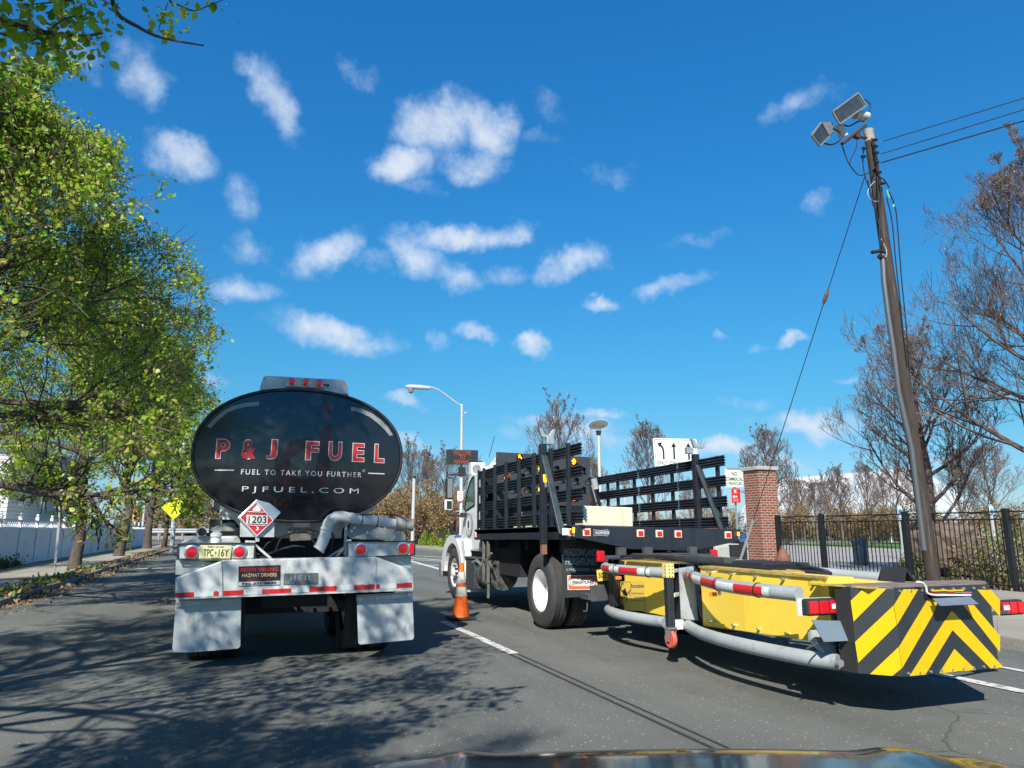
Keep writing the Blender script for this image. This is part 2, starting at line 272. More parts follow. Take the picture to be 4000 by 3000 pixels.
# ------------------------------------------------------------------ mesh helpers
ORG = {}
class MB:
    def __init__(s): s.v = []; s.f = []
    def add(s, vs, fs):
        o = len(s.v); s.v.extend([tuple(v) for v in vs]); s.f.extend([tuple(i + o for i in f) for f in fs]); return s
    def box(s, x0, x1, y0, y1, z0, z1, T=None):
        if x0 > x1: x0, x1 = x1, x0
        if y0 > y1: y0, y1 = y1, y0
        if z0 > z1: z0, z1 = z1, z0
        vs = [Vector((x, y, z)) for z in (z0, z1) for y in (y0, y1) for x in (x0, x1)]
        if T: vs = [T(v) for v in vs]
        return s.add(vs, [(0,2,3,1),(4,5,7,6),(0,1,5,4),(2,6,7,3),(0,4,6,2),(1,3,7,5)])
    def bar(s, a, b, w, h=None, up=Vector((0,0,1))):
        a, b = Vector(a), Vector(b); h = h or w; d = (b - a).normalized()
        if abs(d.dot(up)) > .98: up = Vector((0,1,0))
        x = d.cross(up).normalized(); z = x.cross(d)
        vs = [p + x * i * w / 2 + z * j * h / 2 for p in (a, b) for i, j in ((-1,-1),(1,-1),(1,1),(-1,1))]
        return s.add(vs, [(3,2,1,0),(4,5,6,7),(0,1,5,4),(1,2,6,5),(2,3,7,6),(3,0,4,7)])
    def prism(s, pts, depth):
        """polygon of 3D points extruded by the vector depth"""
        depth = Vector(depth); n = len(pts); pts = [Vector(p) for p in pts]
        nrm = Vector((0,0,0))
        for i in range(n):
            a, b = pts[i], pts[(i+1) % n]; nrm += a.cross(b)
        if nrm.dot(depth) > 0: pts = pts[::-1]
        vs = pts + [p + depth for p in pts]
        return s.add(vs, [tuple(range(n)), tuple(range(2*n-1, n-1, -1))] + [((i+1) % n, i, i+n, (i+1) % n + n) for i in range(n)])
    def tube(s, pts, r, n=8, caps=True):
        pts = [Vector(p) for p in pts]; m = len(pts)
        rs = r if isinstance(r, (list, tuple)) else [r] * m
        ref = None; vs = []
        for i, p in enumerate(pts):
            d = (pts[min(i+1, m-1)] - pts[max(i-1, 0)])
            if d.length < 1e-9: d = Vector((0,0,1))
            d.normalize()
            if ref is None:
                ref = Vector((0,0,1)) if abs(d.z) < .9 else Vector((1,0,0))
            x = ref - d * ref.dot(d)
            if x.length < 1e-6: x = d.orthogonal()
            x.normalize(); y = d.cross(x); ref = x
            for k in range(n):
                a = 2 * math.pi * k / n; vs.append(p + (x * math.cos(a) + y * math.sin(a)) * rs[i])
        fs = [(i*n+k, i*n+(k+1) % n, (i+1)*n+(k+1) % n, (i+1)*n+k) for i in range(m-1) for k in range(n)]
        if caps: fs += [tuple(range(n-1, -1, -1)), tuple((m-1)*n+k for k in range(n))]
        return s.add(vs, fs)
    def disc(s, c, ax, r, t, n=24):
        c, ax = Vector(c), Vector(ax).normalized(); return s.tube([c - ax * t / 2, c + ax * t / 2], r, n)
    def lathe(s, c, ax, prof, n=32):
        """prof: list of (radius, height along ax)"""
        c, ax = Vector(c), Vector(ax).normalized(); x = ax.orthogonal().normalized(); y = ax.cross(x); vs = []
        for r, h in prof:
            for k in range(n):
                a = 2 * math.pi * k / n; vs.append(c + ax * h + (x * math.cos(a) + y * math.sin(a)) * r)
        m = len(prof)
        return s.add(vs, [(i*n+k, i*n+(k+1) % n, (i+1)*n+(k+1) % n, (i+1)*n+k) for i in range(m-1) for k in range(n)] )
def reg(o, org): ORG[o.name] = Vector(org)
def obj(name, mb, m, parent=None, bevel=0, smooth=False, label=None, loc=None):
    me = bpy.data.meshes.new(name)
    if parent is not None: org = ORG[parent.name]
    elif loc is not None: org = Vector(loc)
    else: org = Vector((0,0,0))
    V = np.array([tuple(v) for v in mb.v], dtype=float).reshape(-1, 3) - np.array(tuple(org))
    me.from_pydata(V.tolist(), [], mb.f); me.materials.append(m)
    if smooth: me.polygons.foreach_set('use_smooth', [True] * len(me.polygons)); 
    me.update()
    o = bpy.data.objects.new(name, me); COL.objects.link(o)
    if parent is not None: o.parent = parent
    else: o.location = org
    reg(o, org)
    if smooth == 'auto':
        me.polygons.foreach_set('use_smooth', [True] * len(me.polygons))
        mod = o.modifiers.new('es', 'EDGE_SPLIT'); mod.split_angle = R(35)
    if bevel:
        b = o.modifiers.new('bevel', 'BEVEL'); b.width = bevel; b.segments = 2; b.limit_method = 'ANGLE'
    if label: o['label'] = label
    return o
def thing(name, label, cat, loc=(0,0,0), group=None):
    o = bpy.data.objects.new(name, None); COL.objects.link(o); o.location = loc; o.empty_display_size = .2; reg(o, loc)
    o['label'] = label; o['category'] = cat
    if group: o['group'] = group
    return o
def tag(o, label, cat, group=None):
    o['label'] = label; o['category'] = cat
    if group: o['group'] = group
    return o
def struct(name, mb, m, **k):
    o = obj(name, mb, m, **k); o['kind'] = 'structure'; return o
def dup(root, loc, rz=0, sc=1, label=None):
    r = root.copy(); COL.objects.link(r); r.location = loc; r.rotation_euler = (0,0,rz); r.scale = (sc,sc,sc) if not isinstance(sc, tuple) else sc
    if label: r['label'] = label
    for ch in list(root.children):
        c = ch.copy(); COL.objects.link(c); c.parent = r
        for g in ch.children:
            d = g.copy(); COL.objects.link(d); d.parent = c
    return r
def text(s, x0, x1, z0, z1, Y, m, parent, name='lettering', face='-Y', sp=1.0, off=0.0, depth=.003, tilt=0, fn=None, shear=0, bold=0.0):
    """flat lettering fitted into a rectangle; face -Y: text lies in the plane y=Y read from -Y; a Matrix places it freely"""
    cu = bpy.data.curves.new('t', 'FONT'); cu.body = s; cu.size = 1; cu.space_character = sp; cu.offset = off; cu.extrude = 0; cu.shear = shear; cu.resolution_u = 4
    cu.fill_mode = 'FRONT'; cu.align_x = 'CENTER'
    to = bpy.data.objects.new('t', cu); COL.objects.link(to); dg = bpy.context.evaluated_depsgraph_get(); dg.update()
    me = bpy.data.meshes.new_from_object(to.evaluated_get(dg)); bpy.data.objects.remove(to)
    co = np.empty(len(me.vertices) * 3); me.vertices.foreach_get('co', co); co = co.reshape(-1, 3)
    if len(co) == 0: return None
    mn, mx_ = co.min(0), co.max(0); u = (co[:,0] - mn[0]) / (mx_[0] - mn[0]); v = (co[:,1] - mn[1]) / max(1e-6, mx_[1] - mn[1])
    fs = [tuple(p.vertices) for p in me.polygons]
    X = x0 + u * (x1 - x0); Z = z0 + v * (z1 - z0) + tilt * (u - .5)
    mb = MB()
    if isinstance(face, Matrix): vs = [face @ Vector((X[i], 0, Z[i])) for i in range(len(X))]; dn = (face.to_3x3() @ Vector((0,-1,0))).normalized()
    else: vs = [Vector((X[i], Y if fn is None else fn(X[i], Z[i]), Z[i])) for i in range(len(X))]; dn = Vector((0,-1,0))
    n = len(vs)
    mb.add(vs, []); 
    # front faces must look along dn
    if fs:
        a, b, c = [vs[i] for i in fs[0][:3]]
        if (b - a).cross(c - a).dot(dn) < 0: fs = [f[::-1] for f in fs]
    mb.f = fs
    return obj(name, mb, m, parent)
def wheel(c, r, w, side, parent, dual=False, rimr=None, hubout=True, rimm=None):
    """tyre + rim; axis along X, side -1 means outer face looks to -X"""
    cx, cy, cz = c; rimr = rimr or r * .56; ax = Vector((side, 0, 0))
    t = MB(); h = w / 2
    prof = [(rimr, h*.75), (rimr*1.12, h*.98), (r*.86, h*1.02), (r*.96, h*.86), (r, h*.66), (r*.995, h*.40), (r*.975, h*.38), (r*.975,h*.34),(r*.995,h*.32),(r*.995,.02),(r*.975,.015),(r*.975,-.015),(r*.995,-.02),(r*.995,-h*.32),(r*.975,-h*.34),(r*.975,-h*.38),(r*.995,-h*.4), (r, -h*.66), (r*.96, -h*.86), (r*.86, -h*1.02), (rimr, -h*.8)]
    t.lathe(c, ax, prof, 48)
    ty = obj('tyre', t, M_tread, parent, smooth='auto')
    m = MB()
    if hubout: prof = [(rimr*1.02, h*.8), (rimr*.97, h*.82), (rimr*.9, h*.45), (rimr*.62, h*.2), (rimr*.6,h*.55), (rimr*.35, h*.7), (rimr*.33, h*1.2), (rimr*.2,h*1.3),(0.001, h*1.3)]
    else: prof = [(rimr*1.03, h*.82), (rimr*.98, h*.84), (rimr*.93, h*.5), (rimr*.90, -h*.55), (rimr*.5, -h*.75), (rimr*.45,-h*.4),(rimr*.3,-h*.3), (0.001, -h*.3)]
    m.lathe(c, ax, prof, 40)
    rm = obj('rim', m, rimm or M_whiteclean, ty, smooth='auto')
    if hubout:
        nb = MB()
        for k in range(10):
            a = 2*math.pi*k/10; p = Vector((cx, cy + math.cos(a)*rimr*.48, cz + math.sin(a)*rimr*.48)); nb.tube([p + ax*h*.55, p + ax*(h*.55+.07)], [.022,.014], 6)
        obj('wheel_nuts', nb, M_rub, ty)
    return ty

# ------------------------------------------------------------------ the setting
g = MB(); g.add([(-900,-300,-.06),(900,-300,-.06),(900,1500,-.06),(-900,1500,-.06)], [(0,1,2,3)]); struct('ground', g, M_ground)
def sheet(name, pts, z, m):
    g = MB(); g.add([(x, y, z) for x, y in pts], [tuple(range(len(pts)))]); return struct(name, g, m)
KL, KR = -4.05, 8.62     # kerbs
sheet('road', [(KL-.4,-60),(KR+.02,-60),(KR+.02,30),(12.3,46),(12.3,80),(KL-1.6,80),(KL-.4,20)][:7], 0, M_asphalt)
sheet('cross_street', [(-160,74),(12.3,80.0),(60,80),(60,112),(-160,108)], .004, M_asphalt)
def slab(name, pts, z, m, t=.15):
    g = MB(); g.prism([(x, y, z - t) for x, y in pts], (0,0,t)); return struct(name, g, m)
slab('left_sidewalk', [(-9.2,-60),(-4.75,-60),(-4.75,14),(-5.6,62),(-6.2,76),(-9.4,76)], .13, M_sidewalk, .2)
slab('left_kerb', [(KL-.16,-60),(KL,-60),(KL,14),(-4.78,62),(-5.3,76),(-5.5,76),(-4.95,62),(KL-.16,14)], .12, M_kerb, .2)
slab('verge', [(-4.749,-60),(KL-.161,-60),(KL-.161,14),(-4.951,62),(-5.49,76),(-5.6,76),(-5.599,62),(-4.749,14)], .10, M_soil, .2)
slab('yard', [(-60,-60),(-9.21,-60),(-9.41,72),(-60,72)], .12, M_soil, .2)
slab('right_kerb', [(KR,-60),(KR+.16,-60),(KR+.16,30),(12.46,46),(12.46,74),(12.3,74),(12.3,46),(KR,30)], .13, M_kerb, .2)
slab('right_sidewalk', [(KR+.161,-60),(15.3,-60),(15.3,74),(12.461,74),(12.461,46),(KR+.161,30)], .125, M_sidewalk, .2)
sheet('planting_bed', [(15.301,-60),(21,-60),(21,17.2),(15.301,17.2)], .10, M_soil)
sheet('park_path', [(15.301,17.2),(21,17.2),(21,-60),(120,-60),(120,74),(15.301,74)], .06, M_plaza)
sheet('park_lawn', [(17,76),(130,66),(320,120),(320,260),(17,260)], .07, M_grass)
sheet('lawn', [(44,25),(120,10),(300,60),(300,120),(120,70),(48,58)], .09, M_grass)
sheet('far_verge', [(-160,108.2),(16,112),(16,140),(-160,140)], .03, M_soil)
# markings
def line(name, x0, x1, y0, y1, z=.008):
    return sheet(name, [(x0,y0),(x1,y0),(x1,y1),(x0,y1)], z, M_mark)
line('lane_marking', 2.94, 3.06, 8.0, 11.1)
line('lane_marking', 2.94, 3.06, 17.2, 20.3); line('lane_marking', 2.94, 3.06, -1.2, 1.8)
g = MB(); g.add([(2.93,1.8,.006),(2.96,1.8,.006),(2.96,8.0,.006),(2.93,8.0,.006)], [(0,1,2,3)]); g.add([(3.03,1.8,.006),(3.05,1.8,.006),(3.05,8.0,.006),(3.03,8.0,.006)], [(0,1,2,3)]); struct('old_marking', g, mat('dark seal line', (.028,.028,.028), .8))
line('lane_marking', 6.40, 6.55, -5, 6.3); line('edge_marking', 7.35, 7.45, -3, 7.5)
sheet('stop_line', [(-3.8,29.8),(2.6,30.2),(2.6,30.7),(-3.8,30.3)], .008, M_mark)
for (a, b) in (((1618,2196),(1760,2236)), ((1618,2205),(1760,2212)), ((1600,2186),(1760,2196)), ((1600,2178),(1760,2193)), ((1600,2170),(1760,2179))):
    p, q = atZ(*a), atZ(*b); d = (q - p).normalized(); n_ = Vector((-d.y, d.x, 0)) * .12; p -= d * 2; q += d * 1.5
    sheet('crosswalk_marking', [(v.x, v.y) for v in (p - n_, q - n_, q + n_, p + n_)], .009 + .001 * a[1] % 3 * .001 + random.random() * .003, M_mark)

# ------------------------------------------------------------------ fuel tanker trailer
TK = thing('tanker_trailer', 'white fuel tanker trailer with black oval rear end reading P&J FUEL', 'tanker', (.6, 8.1, 0))
def tz(zx, zy, Y): return at(640 + zx * .7234, 1420 + zy * .7234, Y)
YH = 8.30
TC = Vector(((-.553 + 1.69) / 2, 0, (2.951 + 1.479) / 2)); TA, TB = 1.125, .738
def dome(x, z, rim=0.0):
    q = min(1.0, (abs((x - TC.x) / TA) ** 2.2 + abs((z - TC.z) / TB) ** 2.2)); return YH - .07 * (1 - q)
def ell(a, b, Y, n=96, e=2.2):
    r = []
    for k in range(n):
        t = 2 * math.pi * k / n; c, s_ = math.cos(t), math.sin(t)
        r.append(Vector((TC.x + a * math.copysign(abs(c) ** (2 / e), c), Y, TC.z + b * math.copysign(abs(s_) ** (2 / e), s_))))
    return r
def ringmesh(rings, cap0=False, cap1=False):
    m = MB(); n = len(rings[0]); m.v = [tuple(v) for r in rings for v in r]
    for i in range(len(rings) - 1):
        for k in range(n): m.f.append((i*n+(k+1) % n, i*n+k, (i+1)*n+k, (i+1)*n+(k+1) % n))
    if cap0: m.f.append(tuple(range(n)))
    if cap1: m.f.append(tuple((len(rings)-1)*n+k for k in range(n-1, -1, -1)))
    return m
# head
rings = []
for q in (.999, .96, .9, .8, .65, .5, .35, .2, .08):
    rings.append([Vector((v.x, dome(v.x, v.z), v.z)) for v in ell(TA * q, TB * q, 0)])
hd = obj('tank_head', ringmesh(rings[::-1], True), M_blackpaint, TK, smooth=True)
rim = obj('tank_rim', ringmesh([ell(TA-.012, TB-.012, YH-.022), ell(TA+.004, TB+.004, YH-.026), ell(TA+.018, TB+.018, YH-.005), ell(TA+.018, TB+.018, YH+.05), ell(TA, TB, YH+.07)]), mat('black sealant rim', (.02,.02,.022), .6, 0, .4, 20, bump=.6, bscale=60), TK, smooth=True)
obj('tank_shell', ringmesh([ell(TA-.005, TB-.005, YH+.05), ell(TA-.005, TB-.005, YH+8.6), ell(TA*.8, TB*.8, YH+8.75)], False, True), M_whiteclean, TK, smooth='auto')
# faint emblem on head, then lettering, each layer a little proud of the one below
def plate_dome(polys, off, m, name, parent=hd):
    mb = MB()
    for pts in polys:
        P = [tz(x, y, YH) for x, y in pts]; P = [Vector((p.x, dome(p.x, p.z) - off, p.z)) for p in P]
        mb.add(P, [tuple(range(len(P)))])
    return obj(name, mb, m, parent)
def arcband(cx, cy, r0, r1, a0, a1, n=24, sy=1.0):
    o = []
    for k in range(n):
        q0, q1 = a0 + (a1 - a0) * k / n, a0 + (a1 - a0) * (k + 1) / n
        o.append([(cx + r * math.cos(R(q)), cy - sy * r * math.sin(R(q))) for r, q in ((r0, q0), (r1, q0), (r1, q1), (r0, q1))])
    return o
def strokes(pl, w):
    o = []
    for i in range(len(pl) - 1):
        (x0, y0), (x1, y1) = pl[i], pl[i+1]; d = math.hypot(x1-x0, y1-y0) or 1; nx, ny = -(y1-y0)/d*w/2, (x1-x0)/d*w/2
        o.append([(x0+nx, y0+ny), (x1+nx, y1+ny), (x1-nx, y1-ny), (x0-nx, y0-ny)])
    return o
em = arcband(750, 556, 68, 150, 120, 270) + arcband(750, 556, 68, 150, 0, -90) + arcband(750, 556, 68, 150, 60, 120)
em += [[(608, 560), (682, 560), (690, 690), (688, 720), (680, 750), (662, 775), (634, 793), (600, 796)]]
em += [[(905, 325), (903, 450), (900, 560), (820, 560), (838, 450), (838, 400), (850, 355), (872, 333)]]
em += [[(868, 180), (880, 205), (905, 240), (908, 265), (895, 295), (878, 305), (880, 280), (890, 265), (862, 245), (845, 215), (855, 195)]]
plate_dome(em, .004, M_logo, 'emblem')
ln = strokes([(600,795),(608,560),(625,500),(660,440),(705,412),(760,403),(810,412),(825,420)], 4) + strokes([(600,795),(634,793),(662,775),(680,750),(690,700),(700,708),(760,712),(820,698),(870,650),(893,600),(903,450),(905,325),(872,333),(850,355),(838,400),(836,430)], 4)
ln += [p for p in arcband(750, 556, 66, 70, 75, 360)] + strokes([(868,180),(845,215),(862,245),(890,265),(878,305),(895,295),(908,265),(905,240),(880,205),(868,180)], 4) + strokes([(832,262),(842,250),(858,272),(852,300),(842,290),(832,262)], 4)
plate_dome(ln, .006, M_logoline, 'emblem_outline')
dm = lambda o: (lambda x, z: dome(x, z) - o)
def dtext(s, zx0, zx1, zyb, zyt, m, off, nm='lettering', sp=1.0, o=0.0):
    a, b = tz(zx0, zyb, YH - .05), tz(zx1, zyt, YH - .05); c = tz(zx0, zyt, YH-.05); d = tz(zx1, zyb, YH-.05)
    return text(s, a.x, b.x, a.z, c.z, 0, m, hd, nm, sp=sp, off=o, fn=dm(off), tilt=0)
dtext('&', 718, 796, 612, 520, M_logoline, .008, 'emblem_ampersand', o=.01)
for ch, x0, x1, yb, yt in (('P',280,358,510,408),('&',416,502,514,411),('J',552,614,514,412),('F',764,836,519,422),('U',888,960,522,424),('E',1018,1082,527,432),('L',1138,1192,532,436)):
    dtext(ch, x0 - 4, x1 + 4, yb + 4, yt - 4, M_silver, .011, 'letter_outline', o=.055)
    dtext(ch, x0, x1, yb, yt, M_redletter, .014, 'letter', o=.028)
dtext('FUEL TO TAKE YOU FURTHER', 416, 1068, 599, 570, M_silver, .011, 'slogan', sp=1.35, o=.012)
dtext('R', 1073, 1080, 584, 577, M_silver, .011, 'registered_mark'); plate_dome(arcband(1076.5, 580.5, 6.2, 7.4, 0, 360, 16), .011, M_silver, 'registered_ring')
dtext('PJFUEL.COM', 420, 1054, 700, 662, M_silver, .011, 'web_address', sp=1.55, o=0)
plate_dome(strokes([(274,577),(379,578)], 7) + strokes([(1099,594),(1189,597)], 6), .011, M_silver, 'rule_line')
# reflective arcs
def refarc(pts_out, pts_in): 
    return [[pts_out[i], pts_out[i+1], pts_in[i+1], pts_in[i]] for i in range(len(pts_out)-1)]
plate_dome(refarc([(235,340),(280,290),(330,250),(380,228),(440,214),(516,207)], [(253,350),(296,305),(345,268),(392,248),(448,236),(514,230)]), .005, M_tapedull, 'reflective_tape')
plate_dome(refarc([(1010,234),(1070,246),(1120,268),(1170,304),(1210,345),(1237,388)], [(1010,256),(1062,268),(1110,290),(1155,324),(1192,360),(1218,391)]), .005, M_tapedull, 'reflective_tape')
plate_dome(strokes([(524,168),(520,510)], 2.2), .003, mat('panel seam', (.04,.045,.05), .3), 'seam')
# overturn rail housing on top
def zprism(pts, Y, depth): return MB().prism([tz(x, y, Y) for x, y in pts], (0, depth, 0))
bx_ = obj('roof_housing', zprism([(510,168),(526,104),(540,68),(556,64),(968,86),(984,96),(998,150),(1002,192),(880,168),(740,150),(620,152)], 8.42, 1.2), M_white, TK, bevel=.02)
lb = obj('light_bracket', zprism([(658,82),(866,92),(864,133),(656,122)], 8.36, .06), M_white, TK, bevel=.006)
def lamp(zx, zy, Y, r, parent, m=M_red, ringm=M_alu, ringr=1.42):
    c = tz(zx, zy, Y); a = MB().lathe(c, (0,-1,0), [(r*ringr,0),(r*ringr,.012),(r*1.04,.018),(r*1.04,0)], 28); ro = obj('tail_light', a, ringm, parent, smooth='auto')
    b = MB().lathe(c, (0,-1,0), [(r,0),(r,.014),(r*.85,.024),(r*.5,.028),(.0005,.030)], 28); obj('lens', b, m, ro, smooth='auto'); return ro
for zx, zy in ((692,97),(767,101),(840,106)): lamp(zx, zy, 8.355, .033, lb, ringr=1.35)
hm = MB()
for zx, zy in ((534,148),(983,172)): hm.disc(tz(zx, zy, 8.41), (0,1,0), .014, .03, 12)
obj('bolt', hm, M_dark, bx_)
hm = MB(); hm.tube([tz(864,112,8.35), tz(880,118,8.33), tz(888,118,8.33)], .008, 6); hm.disc(tz(886,118,8.33), (0,1,0), .016, .02, 10); obj('cable', hm, M_wire, lb)
# white bolster panel under the tank
bo = obj('rear_bolster', zprism([(243,690),(300,745),(410,882),(410,936),(600,936),(640,944),(960,945),(965,892),(1075,820),(1135,792),(1158,742),(1100,752),(1000,805),(850,845),(700,852),(560,835),(440,800),(330,745)], 8.62, .12), M_white, TK, bevel=.01)
obj('bolster_leg', zprism([(410,880),(420,936),(520,936),(500,860)], 8.58, .03), M_white, TK)
obj('gusset', zprism([(1010,862),(1062,858),(1290,915),(1306,930),(1304,957),(1010,948),(985,925)], 8.5, .03), M_tube, TK, bevel=.004)
hm = MB()
for zx, zy in ((1027,888),(1040,940),(1097,912),(1148,938),(1242,940),(1012,905)): hm.disc(tz(zx, zy, 8.49), (0,1,0), .017, .03, 6)
obj('gusset_bolts', hm, M_alu, TK)
# centre lamp
cl = obj('lamp_bracket', zprism([(688,830),(790,828),(792,850),(788,884),(700,886),(686,860)], 8.42, .04), M_white, TK, bevel=.006)
ov = []
for k in range(28):
    a = 2*math.pi*k/28; ov.append((739 + 32*math.copysign(abs(math.cos(a))**.6, math.cos(a)), 851 + 11*math.copysign(abs(math.sin(a))**.8, math.sin(a))))
obj('lens', zprism([((x-739)*1.35+739, (y-851)*1.6+851) for x, y in ov], 8.412, .01), M_alu, cl); obj('lens', zprism(ov, 8.40, .012), M_red, cl, bevel=.003)
hm = MB(); hm.prism([tz(*p, 8.40) for p in ((680,910),(795,912),(796,955),(680,960))], (0,.1,0)); hm.prism([tz(*p, 8.38) for p in ((668,896),(690,890),(690,915),(668,918))], (0,.08,0)); hm.prism([tz(*p, 8.38) for p in ((782,893),(802,896),(800,918),(782,915))], (0,.08,0))
for zx in (695, 722, 778): hm.disc(tz(zx, 900, 8.39), (0,1,0), .022, .03, 10)
obj('relay_valve', hm, mat('dirty valve casting', (.13,.12,.10), .7, .2, .4, 12), TK, bevel=.008)
hm = MB()
def zt(pts, Y): return [tz(x, y, Y) for x, y in pts]
for pl in ([(670,920),(640,930),(600,945),(560,970),(530,1010),(520,1040)], [(672,930),(630,945),(610,990),(600,1020)], [(800,910),(815,930),(800,950),(820,975)], [(905,905),(918,940),(905,990),(910,1035),(935,1052),(980,1035)], [(500,1040),(560,1030),(640,1000),(700,985),(760,990)], [(800,900),(830,905),(830,930)], [(490,1020),(520,1060),(580,1058)]):
    hm.tube(zt(pl, 8.36), .011, 6)
obj('air_hoses', hm, M_wire, TK)
# placard
pl_ = obj('placard_backing', zprism([(412,858),(410,936),(596,938),(598,845)], 8.30, .01), M_white, TK, bevel=.003)
dia = obj('hazard_placard', zprism([(521,715),(527,716),(630,800),(631,808),(505,940),(499,940),(400,836),(400,830)], 8.27, .02), M_alu, TK, bevel=.005, label='white diamond placard with red 1203 hazard sign')
obj('placard_face', zprism([(500,748),(590,848),(503,930),(412,832)], 8.262, .006), M_red2, dia)
obj('placard_band', zprism([(447,817),(562,821),(560,869),(446,864)], 8.255, .004), M_signwhite, dia)
obj('placard_rule', zprism([(411,805),(450,803),(580,810),(592,814),(592,818),(411,809)], 8.2555, .004), M_signwhite, dia) if 0 else None
hm = MB()
for a, b in (((500,748),(590,848)),((590,848),(503,930)),((503,930),(412,832)),((412,832),(500,748)),((455,800),(546,803)),((452,872),(550,876))):
    hm.bar(tz(*a, 8.257), tz(*b, 8.257), .008, .006)
obj('placard_border', hm, M_signwhite, dia)
obj('flame_symbol', zprism([(480,797),(484,778),(490,784),(494,768),(498,776),(503,756),(508,772),(514,766),(514,780),(521,774),(522,797)], 8.254, .003), M_signwhite, dia)
a, b = tz(455,862,8.25), tz(556,824,8.25); text('1203', a.x, b.x, a.z, b.z, 8.251, M_black, dia, 'placard_number', off=.01)
a, b = tz(497,901,8.25), tz(514,881,8.25); text('3', a.x, b.x, a.z, b.z, 8.251, M_signwhite, dia, 'placard_class', off=.03)
# pipe
pp = obj('discharge_pipe', MB().tube(zt([(838,1002),(856,968),(872,925),(880,890)], 8.2) + zt([(890,862),(905,843),(930,828),(960,825),(1000,833),(1080,842),(1170,853),(1250,866)], 8.16), [.062]*4 + [.062,.062,.062,.06,.058,.055,.055,.055], 20), M_white, TK, smooth='auto')
hm = MB(); 
for a, b in (((878,893),(876,899)),): hm.tube(zt([a, b], 8.19), .067, 20)
hm.tube(zt([(1007,833),(1012,834)], 8.16), .065, 20); hm.tube(zt([(834,1006),(840,998)], 8.2), .068, 20)
obj('pipe_flange', hm, M_white, pp)
hm = MB(); hm.tube(zt([(1066,842),(1070,842.5)], 8.16), .0585, 20); hm.tube(zt([(1150,852),(1154,852.5)], 8.16), .0585, 20); hm.tube(zt([(1010,822),(1080,815),(1180,812),(1260,822),(1300,836)], 8.12), .006, 6); obj('pipe_strap', hm, M_wire, pp)
hm = MB(); hm.tube(zt([(1248,866),(1254,866)], 8.16), .085, 20); hm.tube(zt([(1256,867),(1292,870)], 8.16), .074, 16); hm.tube(zt([(1292,870),(1298,870)], 8.16), .083, 16); hm.tube(zt([(1300,871),(1338,872)], 8.16), .064, 16); hm.tube(zt([(1338,872),(1344,872)], 8.16), .07, 16); hm.bar(tz(1262,840,8.14), tz(1300,824,8.14), .03, .03); hm.bar(tz(1290,895,8.16), tz(1290,915,8.16), .05, .05)
vv = obj('valve', hm, mat('grey valve casting', (.28,.28,.26), .6, .4, .3, 10), pp, smooth='auto')
hm = MB(); hm.disc(tz(1347,860,8.16), (1,0,0), .045, .03, 12); obj('dust_cap', hm, M_rust, pp)
# support post right of pipe
hm = MB(); hm.bar(tz(985,860,8.4), tz(975,1040,8.4), .03, .03); hm.bar(tz(985,960,8.35), tz(1010,955,8.35), .06, .03); hm.bar(tz(975,990,8.4), tz(870,1058,8.3), .02,.02); hm.bar(tz(990,975,8.4), tz(925,1052,8.3), .02,.02)
obj('support_bracket', hm, M_white, TK); hm = MB(); hm.bar(tz(486,960,8.3), tz(486,1058,8.3), .03,.012); hm.bar(tz(440,960,8.3), tz(490,962,8.3), .02,.02); hm.bar(tz(494,980,8.32), tz(590,1062,8.25), .022,.022); hm.bar(tz(505,938,8.3), tz(505,962,8.3), .04,.03)
obj('support_bracket', hm, M_white, TK)
# light boxes
def lightbox(pts, Y=8.12):
    o = obj('light_box', zprism(pts, Y + .015, .16), M_white, TK, bevel=.004); hm = MB()
    for i in range(4): hm.bar(tz(*pts[i], Y), tz(*pts[(i+1) % 4], Y), .012, .012)
    obj('box_frame', hm, M_rub, o); return o
l1 = lightbox([(75,976),(492,970),(486,1056),(73,1056)]); l2 = lightbox([(990,962),(1355,960),(1355,1034),(990,1048)])
for zx, zy, bxx in ((150,1018,l1),(408,1017,l1),(1063,1004,l2),(1290,998,l2)): lamp(zx, zy, 8.13, .052, bxx)
obj('side_marker', zprism([(1328,972),(1350,971),(1350,1026),(1328,1028)], 8.12, .02), M_red, l2, bevel=.004)
lp = obj('license_plate', zprism([(194,984),(198,980),(364,982),(368,987),(358,1058),(354,1062),(192,1062),(189,1057)], 8.115, .01), M_plate, l1, bevel=.002)
for s_, x0, x1, y1, y0, mm_, sp_ in (('TPC',212,270,1042,1002,M_black,1),('16Y',294,352,1042,1002,M_black,1),('New Jersey',238,326,997,984,M_black,1),('TRAILER',254,302,1056,1049,M_black,1),('.',276,284,1030,1014,M_black,1)):
    a, b = tz(x0,y1,8.11), tz(x1,y0,8.11); text(s_, a.x, b.x, a.z, b.z, 8.112, mm_, lp, 'plate_lettering', off=.01)
